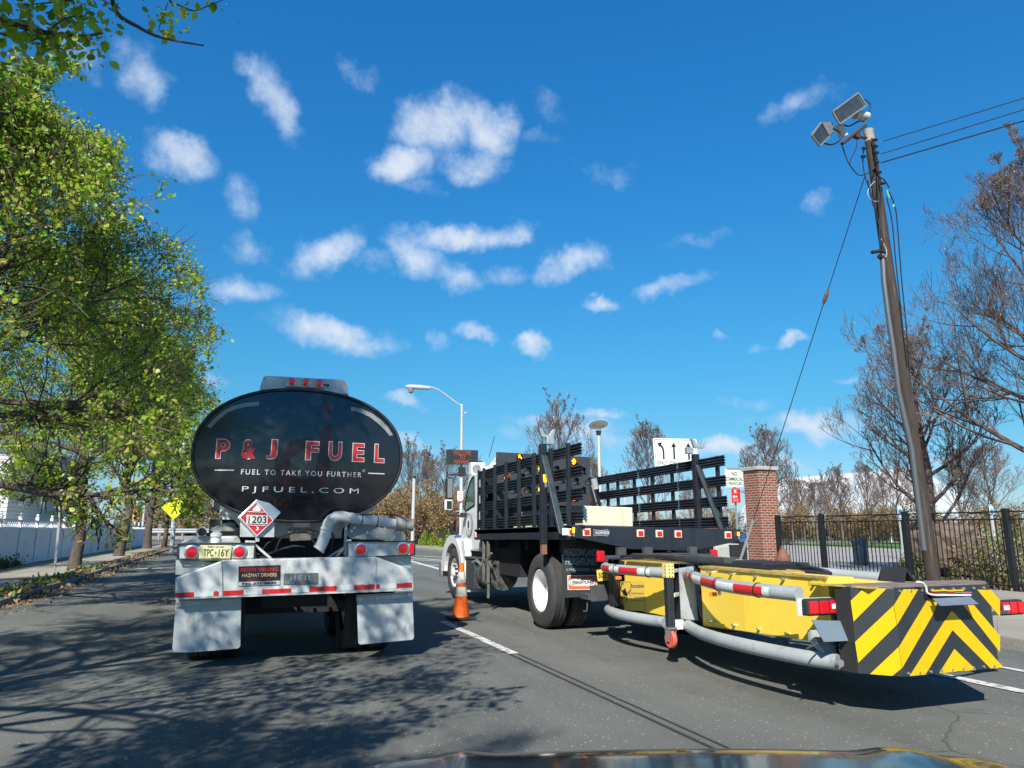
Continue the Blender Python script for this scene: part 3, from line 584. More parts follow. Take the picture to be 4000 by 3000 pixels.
# fender bits left above box
hm = MB(); hm.prism([tz(*p, 8.5) for p in ((90,974),(110,950),(150,936),(400,930),(420,974))], (0,1.0,0)); obj('fender', hm, M_white, TK, bevel=.02)
hm = MB(); hm.tube([tz(203,908,8.45), tz(203,908,9.3)], .055, 20); obj('vent_pipe', hm, M_whiteclean, TK, smooth='auto'); hm = MB(); hm.disc(tz(206,909,8.443), (0,1,0), .042, .02, 20); obj('vent_opening', hm, M_black, TK)
hm = MB(); hm.lathe(tz(280,968,8.3), (0,0,1), [(.05,0),(.055,.03),(.045,.06),(.06,.065),(.06,.09),(.03,.12),(.02,.13)], 16); obj('valve_cap', hm, M_white, TK, smooth='auto')
hm = MB(); hm.lathe(tz(330,905,8.7), (0,0,1), [(.16,0),(.16,.03),(.09,.06),(.001,.07)], 20); hm.lathe(tz(355,884,8.7), (0,0,1), [(.07,0),(.07,.04),(.001,.06)], 14); hm.tube(zt([(310,910),(312,830)], 8.7), .008, 6); hm.tube(zt([(365,905),(330,838)], 8.8), .006, 6); hm.disc(tz(392,955,8.35), (0,1,0), .035, .03, 14); hm.prism([tz(*p, 8.7) for p in ((265,905),(400,900),(405,935),(262,935))], (0,.3,0)); obj('manhole_gear', hm, mat('dirty grey fittings', (.30,.30,.28), .65, .2, .3, 8), TK, smooth='auto')
# dark undercarriage behind
hm = MB(); hm.box(-.35, 1.6, 8.75, 9.0, .95, 1.5); hm.box(.0, .25, 8.4, 16.5, .75, .98); hm.box(.95, 1.2, 8.4, 16.5, .75, .98); hm.box(-.2, 1.4, 8.9, 9.15, .45, .62)
for yy in (9.05, 10.35): hm.tube([Vector((-.3, yy, .53)), Vector((1.6, yy, .53))], .07, 12); hm.box(-.05,.1,yy-.5,yy+.5,.5,.6); hm.box(1.1,1.25,yy-.5,yy+.5,.5,.6)
hm.box(.25,.95,8.5,8.6,.55,.74)
for k in range(4): hm.tube([Vector((.3+k*.18, 8.6, .78)), Vector((.33+k*.18, 8.6, .60))], .02, 8)
obj('chassis', hm, M_dark, TK)
# bumper
bm_ = MB(); bm_.prism([tz(*p, 8.06) for p in ((62,1158),(315,1064),(330,1060),(1140,1043),(1158,1048),(1350,1118),(1350,1220),(1140,1228),(62,1270))], (0,.20,0)); bu = obj('bumper', bm_, M_white, TK, bevel=.012)
hm = MB(); hm.bar(tz(62,1270,8.05), tz(1345,1222,8.05), .03,.012)
obj('bumper_lip', hm, M_white, bu); obj('weld_seam', MB().bar(tz(312,1066,8.05), tz(314,1255,8.05), .010,.010), M_white, bu); obj('weld_seam', MB().bar(tz(1143,1046,8.05), tz(1143,1225,8.05), .010,.010), M_white, bu)
obj('inner_fender', MB().prism([tz(*p, 8.2) for p in ((65,1062),(200,1066),(310,1080),(310,1140),(62,1140))], (0,.2,0)), M_tube, TK); obj('inner_fender', MB().prism([tz(*p, 8.22) for p in ((1165,1040),(1335,1036),(1335,1110),(1165,1060))], (0,.9,0)), M_tube, TK)
for i, (x0, x1, mm_) in enumerate(((62,162,0),(164,268,1),(270,296,0),(322,430,0),(432,530,1),(532,686,0),(688,784,1),(786,932,0),(934,1026,1),(1028,1138,0),(1144,1166,0),(1168,1256,1),(1258,1340,0))):
    f = lambda x: 1252 - (x - 62) * .0435
    w = 26
    rg = random.Random(i)
    topl = [(x0 + (x1-x0)*k/5, f(x0 + (x1-x0)*k/5) - w/2 - 2 + rg.random()*(5 if mm_ == 0 else 3)) for k in range(6)]
    obj('reflective_strip', zprism([(x0, f(x0)+w/2), (x1, f(x1)+w/2)] + topl[::-1], 8.055, .004), (M_redtape, M_whitetape)[mm_], bu)
st = obj('hiring_sticker', zprism([(404,1096),(630,1088),(628,1196),(402,1204)], 8.054, .004), M_black, bu)
for s_, x0, x1, y1, y0, mm_, o_ in (('NOW HIRING',414,620,1125,1099,M_redletter,.03),('HAZMAT DRIVERS',422,610,1154,1131,mat('peach print', (.62,.42,.28), .5),.0),('COMPETITIVE PAY',450,580,1173,1161,M_redletter,.0)):
    a, b = tz(x0,y1,8.05), tz(x1,y0,8.05); text(s_, a.x, b.x, a.z, b.z, 8.051, mm_, st, 'sticker_lettering', off=o_)
obj('sticker_band', zprism([(405,1180),(627,1172),(626,1194),(404,1202)], 8.0515, .002), mat('sticker silver', (.45,.45,.47), .5), st)
a, b = tz(420,1197,8.05), tz(608,1179,8.05); text('732-371-8830', a.x, b.x, a.z, b.z, 8.048, M_black, st, 'sticker_number', off=.03, tilt=.006)
hp = obj('maker_plate', zprism([(648,1134),(834,1130),(834,1192),(646,1196)], 8.053, .005), mat('plate grey', (.17,.18,.18), .4, .5, .2, 9), bu, bevel=.002)
for s_, x0, x1, y1, y0 in (('HEIL',682,804,1174,1142),('TRAILER',664,806,1190,1180)):
    a, b = tz(x0,y1,8.05), tz(x1,y0,8.05); text(s_, a.x, b.x, a.z, b.z, 8.049, M_steel, hp, 'plate_lettering', sp=1.4, off=.01)
# mud flaps
def flap(pts, bar, bolts):
    o = obj('mud_flap', zprism(pts, 8.18, .012), M_flap, TK, bevel=.003)
    obj('flap_bar', zprism(bar, 8.165, .02), M_white, o, bevel=.003); hm = MB()
    for zx, zy in bolts: hm.disc(tz(zx, zy, 8.155), (0,1,0), .016, .02, 8)
    obj('flap_bolts', hm, M_alu, o)
flap([(66,1270),(418,1256),(414,1524),(408,1535),(396,1540),(150,1560),(58,1560),(48,1550),(46,1535)], [(66,1285),(418,1266),(417,1292),(64,1318)], ((86,1302),(192,1296),(297,1288),(397,1280)))
flap([(1042,1250),(1342,1232),(1352,1478),(1344,1492),(1060,1518),(1050,1510)], [(1040,1262),(1342,1238),(1342,1262),(1042,1284)], ((1060,1275),(1150,1268),(1240,1258),(1325,1246)))
for yy in (8.98, 10.3):
    for xx, sd in ((-.37, -1), (-.07, -1), (1.27, 1), (1.57, 1)): wheel((xx + (.02), yy, .50), .50, .27, sd, TK, hubout=False)
# side steps and valve boxes of the trailer
hm = MB(); hm.box(-.62,-.2,11.4,13.2,.75,1.25); hm.box(1.4,1.8,11.4,13.2,.75,1.25); obj('side_cabinet', hm, M_white, TK, bevel=.02)
# tractor pulling the trailer
TR = thing('tractor_truck', 'white tractor unit hitched ahead of the fuel tanker, only its mirror showing past the tank', 'truck', (.6, 20, 0))
hm = MB(); hm.prism([Vector((-.5,17.2,1.0)), Vector((-.5,17.2,2.75)), Vector((-.5,18.9,2.8)), Vector((-.5,19.4,2.05)), Vector((-.5,21.2,1.85)), Vector((-.5,21.4,.8)), Vector((-.5,17.2,.8))], (2.2,0,0)); obj('body', hm, M_whiteclean, TR, bevel=.05)
hm = MB(); hm.box(-.1,1.3,14.5,21.3,.6,.85); obj('frame', hm, M_dark, TR)
for xx, sd in ((-.5,-1),(1.7,1)): wheel((xx+.02*sd, 20.4, .5), .5, .28, sd, TR); wheel((xx-.05*sd, 16.3, .5), .5, .3, sd, TR, hubout=False)
for sx, pl in ((-1, (835,1962)), (1, None)):
    c = at(852, 1970, 18.8) if sx < 0 else Vector((2.1, 18.8, at(852,1970,18.8).z))
    hm = MB(); hm.box(c.x-.09, c.x+.09, 18.75, 18.85, c.z-.17, c.z+.17); mo = obj('mirror', hm, M_black, TR, bevel=.02); hm = MB(); hm.box(c.x-.07, c.x+.07, 18.744, 18.75, c.z-.15, c.z+.15); obj('mirror_glass', hm, M_lens, mo)
    hm = MB(); hm.tube([c + Vector((0,0,.17)), c + Vector((-sx*.3,0,.2))], .015, 6); hm.tube([c - Vector((0,0,.17)), c + Vector((-sx*.3,0,-.3))], .015, 6); obj('mirror_arm', hm, M_black, mo)
hm = MB(); hm.box(-.52,-.505,18.0,18.9,1.9,2.5); hm.box(1.705,1.72,18.0,18.9,1.9,2.5); obj('side_window', hm, M_glass, TR)
# ------------------------------------------------------------------ stake bed truck
SB = thing('stake_bed_truck', 'white flatbed truck with black stake sides and arrow board, beside the orange cone', 'truck', (5.4, 11.5, 0))
XL, XR, YR, YF = 4.08, 6.75, 8.65, 13.0
def tl(y, x): return -(y - YR) * .012 - (x - 5.4) * .020 - .027      # the loaded bed leans a little
def TT(v): return Vector((v.x, v.y, v.z + tl(v.y, v.x)))
hm = MB(); hm.box(XL, XR, YR+.02, YF, 1.36, 1.45, TT); hm.box(XL, XL+.06, YR+.05, YF, 1.26, 1.445, TT); hm.box(XR-.06, XR, YR+.05, YF, 1.26, 1.445, TT)
obj('bed', hm, M_blackmetal, SB, bevel=.008)
def t3(zx, zy, Y): return at(2200 + zx * .5185, 1640 + zy * .5185, Y)
def t2(zx, zy, Y): return at(1640 + zx * .5184, 1640 + zy * .5184, Y)
def t2x(zx, zy, X): return atX(1640 + zx * .5184, 1640 + zy * .5184, X)
def t6(zx, zy, Y): return at(1900 + zx * .27125, 1680 + zy * .27125, Y)
hm = MB(); hm.prism([t3(*p, YR-.03) for p in ((74,800),(1312,828),(1330,840),(1328,912),(1225,935),(1010,982),(900,986),(505,975),(300,930),(130,893),(74,888))], (0,.06,0))
tg = obj('rear_skirt', hm, mat('worn black skirt', (.016,.02,.028), .42, 0, .3, 4, dirt=(.06,.065,.065), dscale=5, dlo=.62, dhi=.8, stretch=(3,3,.5)), SB, bevel=.006)
for k, (zx, zy) in enumerate(((178,847),(583,855),(725,858),(867,861),(1243,868))):
    hm = MB(); c = t3(zx, zy, YR-.035); hm.box(c.x-.058, c.x+.058, c.y-.006, c.y+.01, c.z-.05, c.z+.05); b = obj('tail_light', hm, mat('cream light bezel', (.62,.50,.36), .5), tg, bevel=.012)
    hm = MB(); hm.box(c.x-.036, c.x+.036, c.y-.016, c.y, c.z-.03, c.z+.03); obj('lens', hm, M_red, tg, bevel=.005)
hm = MB(); c = t3(52,847,YR-.035); hm.box(c.x-.025,c.x+.02,c.y-.006,c.y+.01,c.z-.05,c.z+.05); obj('tail_light', hm, mat('cream light bezel', (.62,.50,.36), .5), tg, bevel=.01); hm = MB(); hm.box(c.x-.012,c.x+.018,c.y-.014,c.y,c.z-.03,c.z+.03); obj('lens', hm, M_red, tg)
for a, b in (((78,812),(78,848)),((1320,846),(1321,872))):
    hm = MB(); hm.bar(t3(*a, YR-.05), t3(*b, YR-.05), .022, .02); obj('strobe_light', hm, M_amber, tg)
hm = MB(); hm.bar(t3(78,850,YR-.05), t3(79,878,YR-.05), .018,.02); hm.bar(t3(1321,874,YR-.05), t3(1322,900,YR-.05), .018,.02); obj('strobe_base', hm, M_alu, tg)
hm = MB(); hm.prism([t3(*p, YR-.04) for p in ((228,825),(285,831),(339,826),(336,850),(340,878),(285,872),(229,876),(232,850))], (0,.008,0)); kp = obj('maker_plate', hm, M_steel, tg)
hm = MB(); hm.prism([t3(*p, YR-.042) for p in ((232,831),(285,837),(335,832),(333,850),(335,871),(285,866),(233,870),(236,850))], (0,.004,0)); obj('plate_field', hm, M_black, kp)
a, b = t3(232,863,YR), t3(336,838,YR); text('KNAPHEIDE', a.x, b.x, a.z, b.z, YR-.045, M_silver, kp, 'plate_lettering', off=.03)
hm = MB(); a = t2(1095,842,YR-.04); hm.box(a.x-.04,a.x+.045,YR-.04,YR-.03,a.z-.045,a.z+.045); obj('reflector', hm, M_whitetape, tg)
# side lights
hm = MB(); a = atX(1640+418*.5184, 1640+865*.5184, XL-.005); hm.box(XL-.012, XL, a.y-.05,a.y+.05,a.z-.05,a.z+.05); so = obj('side_marker', hm, M_signwhite, SB, bevel=.004); hm = MB(); hm.box(XL-.018, XL-.01, a.y-.03,a.y+.03,a.z-.035,a.z+.035); obj('lens', hm, mat('amber lens', (.8,.2,.02), .3), so)
# stakes and ribbed slats
ROWS = [1.475, 1.775, 2.075, 2.375]; SH = .165
def slat(x, y0, y1, z, side, ragged=False):
    """four-ribbed steel slat along Y, ribs bulging to `side`"""
    prof = []; n = 4
    for k in range(n):
        zz = SH * k / n
        prof += [(0, zz + .002), (.022, zz + .010), (.026, zz + .020), (.022, zz + .032), (0, zz + .0395)]
    m = MB(); pts0 = [TT(Vector((x + side * px_, y0, z + pz))) for px_, pz in prof] ; pts1 = [TT(Vector((x + side * px_, y1, z + pz))) for px_, pz in prof]
    n_ = len(pts0)
    bk = -side * .006
    vs = pts0 + pts1 + [v + Vector((bk, 0, 0)) for v in pts0] + [v + Vector((bk, 0, 0)) for v in pts1]
    fs = []
    for i in range(n_-1): fs += [(i, i+1, n_+i+1, n_+i), (2*n_+i+1, 2*n_+i, 3*n_+i, 3*n_+i+1)]
    for i in range(n_-1): fs += [(i+1, i, 2*n_+i, 2*n_+i+1), (n_+i, n_+i+1, 3*n_+i+1, 3*n_+i)]
    fs += [(0, n_, 3*n_, 2*n_), (n_-1, 3*n_-1, 4*n_-1, 2*n_-1)]
    m.add(vs, fs); return m
def py(zx): return t2x(zx, 800, 4.05).y
gap = py(700)
XSL = XL + .05
segs = [(py(942) - .06, py(700)), (py(694), YF - .02), (8.50, py(942) - .10)]
lp_ = obj('stake_side', MB().box(XSL+.0, XSL+.03, YF-.04, YF, 1.44, 2.56, TT), M_blackmetal, SB, label='left stake side of ribbed black slats')
for z in ROWS:
    for y0, y1 in segs: obj('slat', slat(XSL+.03, y0, y1, z, -1), M_blackmetal, lp_)
for zx in (455, 540, 625, 722, 835, 962, 1095):
    y = py(zx); m_ = MB().box(XSL-.04, XSL+.0, y-.045, y+.045, 1.42, 2.57 - .012, TT); obj('stake', m_, M_blackmetal, lp_, bevel=.006)
rs_ = obj('stake_side', MB().box(XR-.08, XR-.05, YF-.04, YF, 1.44, 2.56, TT), M_blackmetal, SB, label='right stake side of ribbed black slats')
def p3(zx): return atX(2200 + zx * .5185, 1900, XR - .1).y
for z in ROWS:
    for y0, y1 in ((p3(1235), p3(872)), (p3(868), p3(575)), (p3(570), YF-.05)): obj('slat', slat(XR-.10, y0, y1, z, -1), M_blackmetal, rs_)
for zx in (1150, 975, 805, 655, 520, 395, 320): y = p3(zx) ; obj('stake', MB().box(XR-.075, XR-.03, y-.03, y+.03, 1.42, 2.55, TT), M_blackmetal, rs_, bevel=.006)
# rack posts with saddles and braces
def rack(x, sd, nm):
    hm = MB(); yp = 9.5
    hm.box(x-.045, x+.045, yp-.05, yp+.05, 1.20, 2.62, TT)
    po = obj('rack_post', hm, M_blackmetal, SB, bevel=.008)
    hm = MB(); hm.box(x-.035, x+.035, yp-.04, yp+.04, 1.06, 1.20, TT); obj('post_end', hm, mat('primer red steel', (.20,.09,.06), .7), po)
    hm = MB(); hm.box(x-.05*sd, x+.17*-sd if sd>0 else x+.17, yp-.04, yp+.04, 2.62, 2.72, TT); obj('post_cap', hm, M_steel, po, bevel=.008)
    hm = MB(); hm.prism([TT(Vector((x + q[0], yp-.03, q[1]))) for q in ((-.02,2.72),(-.07,2.86),(-.01,2.84),(.03,2.76),(.10,2.76),(.15,2.84),(.20,2.85),(.16,2.72))], (0,.06,0)); obj('saddle', hm, M_steel, po, bevel=.004)
    hm = MB(); hm.bar(TT(Vector((x, 9.45, 2.44))), TT(Vector((x, 8.86, 1.33))), .09, .05); obj('brace', hm, mat('scuffed brace steel', (.035,.05,.06), .45, .2, .4, 8), po, bevel=.006)
    hm = MB(); hm.bar(TT(Vector((x+.01,9.56,1.25))), TT(Vector((x+.05,9.85,1.52))), .02,.02)
    return po
po = rack(4.01, -1, 0); rack(6.62, 1, 1)
hm = MB(); hm.bar(TT(Vector((3.965,9.34,2.16))), TT(Vector((3.965,9.31,2.06))), .03,.03); obj('strobe_light', hm, M_amber, po); hm = MB(); hm.bar(TT(Vector((3.965,9.31,2.055))), TT(Vector((3.965,9.29,1.98))), .025,.025); obj('strobe_base', hm, M_alu, po)
# headboard with mesh
hm = MB()
for z in (1.5, 2.45): hm.box(XL+.1, XR-.1, 12.92, 12.97, z, z+.06, TT)
for k in range(9): x = XL + .1 + k*.3; hm.box(x, x+.05, 12.92, 12.97, 1.45, 2.5, TT)
hm.box(XL+.15, XR-.15, 12.93, 12.96, 1.46, 2.48, TT)
obj('headboard', hm, M_blackmetal, SB)
# arrow board
AY = 12.45
def b6(zx, zy): return t6(zx, zy, AY)
c0, c1, c2_, c3 = b6(152,314), b6(1493,390), b6(1503,1100), b6(170,1068)
hm = MB(); hm.prism([c0, c1, c2_, c3], (0,.06,0)); ab = obj('arrow_board', hm, M_arrow, SB, bevel=.006, label='dark grey arrow board with lit amber lamps')
rgn = random.Random(5)
lamps = [(470,400,1),(275,685,1),(765,565,1),(765,850,1),(470,965,1),(1250,455,1),(670,680,2),(1165,565,2),(1170,860,2),(585,590,0),(490,680,0),(985,570,0),(1365,590,0),(1265,740,0),(1465,735,0),(980,855,0),(1365,870,0),(585,865,0),(372,570,0),(372,860,0),(860,700,0),(1060,720,0),(1250,985,1)]
for zx, zy, lit in lamps:
    c = b6(zx, zy); r = .064
    hm = MB(); n = 14; vs = []; fs = []
    for k in range(n+1):
        a = R(-25 + 230 * k / n); 
        for rr, yy in ((r, -.0), (r, -.12)):
            rz = math.sin(a); lenf = max(.15, (rz + .6) / 1.6)
            vs.append(c + Vector((math.cos(a) * rr, -.13 * lenf if yy < 0 else 0, rz * rr)))
    fs = [(2*k, 2*k+1, 2*k+3, 2*k+2) for k in range(n)]; hm.add(vs, fs)
    ho = obj('lamp_hood', hm, M_arrow, ab); ho.modifiers.new('s','SOLIDIFY').thickness = .004
    hm = MB().lathe(c - Vector((0,.002,0)), (0,-1,0), [(r*.95,0),(r*.95,.012),(r*.8,.02),(.0004,.026)], 18); obj('lamp_lens', hm, M_lens, ab, smooth=True)
    if lit:
        hm = MB()
        for k in range(30 if lit == 1 else 8):
            a, q = rgn.random()*6.28, math.sqrt(rgn.random())*r*(.82 if lit == 1 else .35); d = c + Vector((math.cos(a)*q*.7, -.034, math.sin(a)*q)); hm.disc(d, (0,1,0), .0078, .006, 6)
        obj('led_dots', hm, M_amber, ab)
a = t6(1600,700,12.2); hm = MB(); hm.tube([t6(1545,700,11.9), t6(1580,850,11.9)], .06, 14); ac = obj('actuator', hm, M_tube, SB, smooth='auto'); hm = MB(); hm.tube([t6(1515,790,11.9), t6(1600,1090,11.9)], .018, 10); obj('actuator_rod', hm, M_alu, ac)
hm = MB(); hm.bar(t6(1520,690,12), t6(1530,1110,12), .06,.06); hm.bar(t6(1590,860,12), t6(1640,1110,12), .04,.04); hm.bar(t6(1580,1050,11.9), t6(1650,1055,11.9), .04,.04); obj('board_mast', hm, M_blackmetal, SB)
# chassis under bed
hm = MB(); hm.box(4.95, 5.12, 8.75, 15.8, .82, 1.08); hm.box(5.72, 5.89, 8.75, 15.8, .82, 1.08)
for y in (9.3, 10.6, 12.0, 12.9): hm.box(4.2, 6.65, y, y+.08, 1.08, 1.33)
hm.box(4.45, 6.4, 9.79, 10.03, .40, .62); hm.box(4.9,5.95,10.6,12.4,.55,1.1); hm.box(4.35, 6.5, 11.3, 12.95, .62, 1.2); 
obj('chassis', hm, M_dark, SB)
for (x, sd) in ((4.23,-1),(4.56,-1),(6.28,1),(6.60,1)): wheel((x+.01, 9.91, .525), .525, .28, sd if x < 4.3 or x > 6.5 else -sd, SB, hubout=False, rimr=.292)
for (x, sd) in ((4.34,-1),(6.5,1)): wheel((x, 14.80, .52), .52, .29, sd, SB, rimr=.29)
# mud flaps of the truck
def tflap(X0, X1, Y, z0, z1, nm):
    hm = MB(); hm.box(X0, X1, Y, Y+.012, z0, z1); o = obj('mud_flap', hm, mat('black flap rubber', (.03,.034,.038), .6, 0, .15, 6), SB); return o
FY = 9.22
fa, fb = t2(1087,1340,FY), t2(1072,955,FY)
f1 = tflap(fa.x-.02, 4.98, FY, fa.z, 1.25, 0)
def ftxt(s, zx0, zx1, zyb, zyt, m, par, Y=FY, o=0, nm='flap_lettering'):
    a, b = t2(zx0, zyb, Y-.006), t2(zx1, zyt, Y-.006); a2 = t2(zx0, zyt, Y-.006); return text(s, a.x, b.x, a.z, a2.z, Y-.006, m, par, nm, off=o, tilt=-.012 if 'FREI' not in s or True else 0)
M_flt = mat('flap pale print', (.26,.32,.37), .6)
ftxt('MEADOWLANDS', 1087, 1347, 1030, 972, M_flt, f1, o=.015); ftxt('FREIGHTLINER', 1098, 1336, 1096, 1042, M_flt, f1, o=.015); ftxt('LYNDHURST, N.J.', 1107, 1345, 1147, 1122, M_silver, f1)
hm = MB(); hm.prism([t2(*p, FY-.012) for p in ((1113,1172),(1335,1170),(1336,1280),(1115,1282))], (0,.006,0)); s1 = obj('logo_panel', hm, M_signwhite, f1)
hm = MB(); hm.prism([t2(*p, FY-.015) for p in ((1119,1178),(1330,1176),(1331,1274),(1120,1276))], (0,.004,0)); obj('logo_field', hm, mat('orange red print', (.60,.13,.06), .45), s1)
def oval(cx, cy, w, h, fnc, e=.45, n=32): return [fnc(cx + w*math.copysign(abs(math.cos(2*math.pi*k/n))**e, math.cos(2*math.pi*k/n)), cy + h*math.copysign(abs(math.sin(2*math.pi*k/n))**.8, math.sin(2*math.pi*k/n))) for k in range(n)]
hm = MB(); hm.prism(oval(1222,1226,97,27, lambda x,y: t2(x,y,FY-.017)), (0,.003,0)); obj('logo_oval', hm, M_signwhite, s1)
hm = MB(); hm.prism(oval(1222,1226,88,20, lambda x,y: t2(x,y,FY-.019)), (0,.002,0)); obj('logo_oval_core', hm, M_black, s1)
hm = MB(); hm.prism(oval(1222,1226,84,17, lambda x,y: t2(x,y,FY-.0205)), (0,.002,0)); obj('logo_oval_core', hm, M_signwhite, s1)
a, b, a2 = t2(1142,1236,FY), t2(1304,1216,FY), t2(1142,1216,FY); text('FREIGHTLINER', a.x, b.x, a.z, a2.z, FY-.024, M_black, s1, 'logo_lettering', off=.03, shear=.3)
f2 = tflap(5.92, 6.66, FY, fa.z, 1.25, 1)
zt_, zb_ = t2(1087,972,FY).z, t2(1087,1030,FY).z
text('MEADOWLANDS', 5.97, 6.63, zb_, zt_, FY-.006, M_flt, f2, 'flap_lettering', off=.015); text('FREIGHTLINER', 5.97, 6.62, zb_-.13, zt_-.13, FY-.006, M_flt, f2, 'flap_lettering', off=.015)
# cab
def cabprism(prof, x0, x1): return MB().prism([Vector((x0, y, z)) for y, z in prof], (x1-x0, 0, 0))
CX0, CX1 = 4.26, 6.54
prof = [(13.06,.98),(13.06,2.42),(13.2,2.50),(13.9,2.52),(14.05,2.42),(14.42,1.72),(14.5,1.60),(14.55,.98)]
cb = obj('cab', cabprism(prof, CX0, CX1), M_whiteclean, SB, bevel=.05)
obj('roof_fairing', cabprism([(13.06,2.44),(13.06,2.78),(13.25,2.80),(13.5,2.74),(13.95,2.50)], 4.55, 6.3), M_whiteclean, cb, bevel=.06)
obj('roof_fairing_trim', MB().tube([Vector((4.53,13.02,2.50)), Vector((4.56,13.12,2.76)), Vector((4.7,13.2,2.81)), Vector((6.1,13.2,2.81))], .018, 8), M_rub, cb)
obj('hood', cabprism([(14.5,.98),(14.5,1.62),(15.2,1.52),(15.85,1.32),(15.95,1.0),(15.95,.7)], 4.75, 6.05), M_whiteclean, SB, bevel=.06)
# fender: arch strip sweeping over the front wheel
def fender(x0, x1):
    m = MB(); n = 20; vs = []; wy, wz = 14.80, .52
    outer = []; 
    for k in range(n+1):
        a = R(-28 + (208) * k / n); ro = .74 + (.10 if a > R(80) else 0) * math.sin(max(0, a - R(80))); outer.append((wy + math.cos(math.pi - a) * ro * 1.02 if True else 0, wz + math.sin(a) * ro))
    inner = [(wy + math.cos(math.pi - R(-28 + 208*k/n)) * .60, wz + math.sin(R(-28 + 208*k/n)) * .60) for k in range(n+1)]
    for k in range(n):
        q = [outer[k], outer[k+1], inner[k+1], inner[k]]
        m.prism([Vector((x0, y, z)) for y, z in q], (x1-x0, 0, 0))
    return m
for x0, x1 in ((4.16, 4.76), (6.04, 6.64)):
    obj('fender', fender(x0, x1), M_whiteclean, SB)
hm = MB(); hm.box(4.18, 6.62, 15.75, 15.98, .38, .72); obj('front_bumper', hm, M_alu, SB, bevel=.04)
obj('fender_panel', cabprism([(13.98,.34),(13.9,.98),(14.02,1.22),(14.22,1.18),(14.2,.62),(14.25,.34)], 4.18, 4.32), M_whiteclean, SB, bevel=.02)
wp_ = [t2x(*p, 4.25) for p in ((337,680),(345,620),(358,540),(378,470),(398,432),(409,424),(412,640),(345,684))]
wn = obj('side_window', MB().prism(wp_, (.01,0,0)), M_windowglass, cb)
hm = MB()
for i in range(len(wp_)): hm.bar(wp_[i] - Vector((.004,0,0)), wp_[(i+1) % len(wp_)] - Vector((.004,0,0)), .02, .012)
obj('window_seal', hm, M_rub, wn)
ws = obj('windscreen', MB().prism([Vector((4.38,14.07,2.38)), Vector((6.42,14.07,2.38)), Vector((6.42,14.40,1.74)), Vector((4.38,14.40,1.74))], (0,.03,.03)), M_windowglass, cb)
obj('rear_window', MB().box(4.7,6.1,13.03,13.055,1.85,2.3), M_glass, cb)
# door emblem
ec = t2x(369, 792, 4.248); hm = MB(); e1, e2 = [], []
def ering(r0, r1, off, m, nm):
    mb = MB(); n = 32; k_ = 1.0
    for i in range(n):
        q = [ec + Vector((off, r*math.cos(2*math.pi*j/n)*1.0, r*math.sin(2*math.pi*j/n)*1.0)) for r, j in ((r0,i),(r1,i),(r1,i+1),(r0,i+1))]; mb.add(q, [(0,1,2,3)])
    return obj(nm, mb, m, cb)
M_door = mat('door navy print', (.02,.03,.05), .4)
ering(0, .235, -.002, M_door, 'emblem_disc'); ering(0, .225, -.0035, M_signwhite, 'emblem_band'); ering(.19,.21,-.005,M_door,'emblem_ring'); ering(0, .155, -.005, M_door, 'emblem_core'); ering(0,.145,-.0065,M_signwhite,'emblem_field')
hm = MB()
for dy, dz, w, h in ((0,.06,.09,.05),(0,-.02,.07,.10),(-.05,0,.015,.1),(.05,0,.015,.1),(0,-.10,.10,.02)): hm.box(ec.x-.0095, ec.x-.008, ec.y+dy-w/2, ec.y+dy+w/2, ec.z+dz-h/2, ec.z+dz+h/2)
obj('emblem_shield', hm, M_door, cb)
text('Property of Clean Streets Service', 0, 1, 0, 1, 0, M_cabgrey, cb) if 0 else None
MD = Matrix(((0,-1,0,4.25-.004),(1,0,0,0),(0,0,1,0),(0,0,0,1)))
# work light on roof
c = t2x(405, 368, 4.3); hm = MB(); hm.box(c.x-.05, c.x+.25, c.y, c.y+.18, c.z-.12, c.z+.13); wl = obj('work_light', hm, M_whiteclean, SB, bevel=.012)
obj('work_light_lens', MB().lathe(Vector((c.x+.06, c.y-.003, c.z)), (0,-1,0), [(.09,0),(.09,.012),(.07,.02),(.0005,.01)], 20), M_lens, wl); hm = MB(); hm.box(c.x+.25, c.x+.55, c.y+.02, c.y+.14, c.z-.1, c.z+.06); obj('roof_bracket', hm, M_whiteclean, wl)
# mirrors
def mir(zx0, zx1, zy0, zy1, Y, m, glass):
    a, b = t2(zx0, zy1, Y), t2(zx1, zy0, Y); hm = MB(); hm.box(a.x, b.x, Y, Y+.10, a.z, b.z); o = obj('mirror', hm, m, SB, bevel=.03); hm = MB(); hm.box(a.x+.03, b.x-.025, Y-.004, Y+.002, a.z+.03, b.z-.03); obj('mirror_glass', hm, glass, o, bevel=.002); return o
MY = 14.05
m1 = mir(198,257,434,598,MY,M_black,M_lens); m2 = mir(190,250,600,682,MY,M_whiteclean,M_windowglass)
hm = MB(); pz = lambda x, y: t2(x, y, MY+.05)
hm.tube([pz(215,436), pz(208,425), pz(214,415), pz(240,413), pz(350,416)], .016, 8); hm.tube([pz(206,680), pz(204,700), pz(215,714), pz(260,722), pz(320,725)], .016, 8); hm.box(pz(310,725).x, CX0+.02, MY, MY+.12, pz(320,735).z, pz(320,700).z)
obj('mirror_arm', hm, M_rub, m1)
a = t2(262,865,15.1); hm = MB(); hm.box(a.x-.02,a.x+.08,15.1,15.16,a.z-.05,a.z+.07); hm.tube([Vector((a.x+.05,15.13,a.z-.04)), Vector((a.x+.25,15.1,a.z-.1))], .012, 6); hm.box(4.04,4.16,15.35,15.42,1.22,1.34); hm.tube([Vector((4.12,15.38,1.22)), Vector((4.25,15.3,1.1))], .014, 6); obj('fender_mirror', hm, M_rub, SB, bevel=.01)
hm = MB(); hm.tube([t2x(520,285,4.6), t2x(562,126,4.6)], .006, 5); obj('antenna', hm, M_wire, SB)
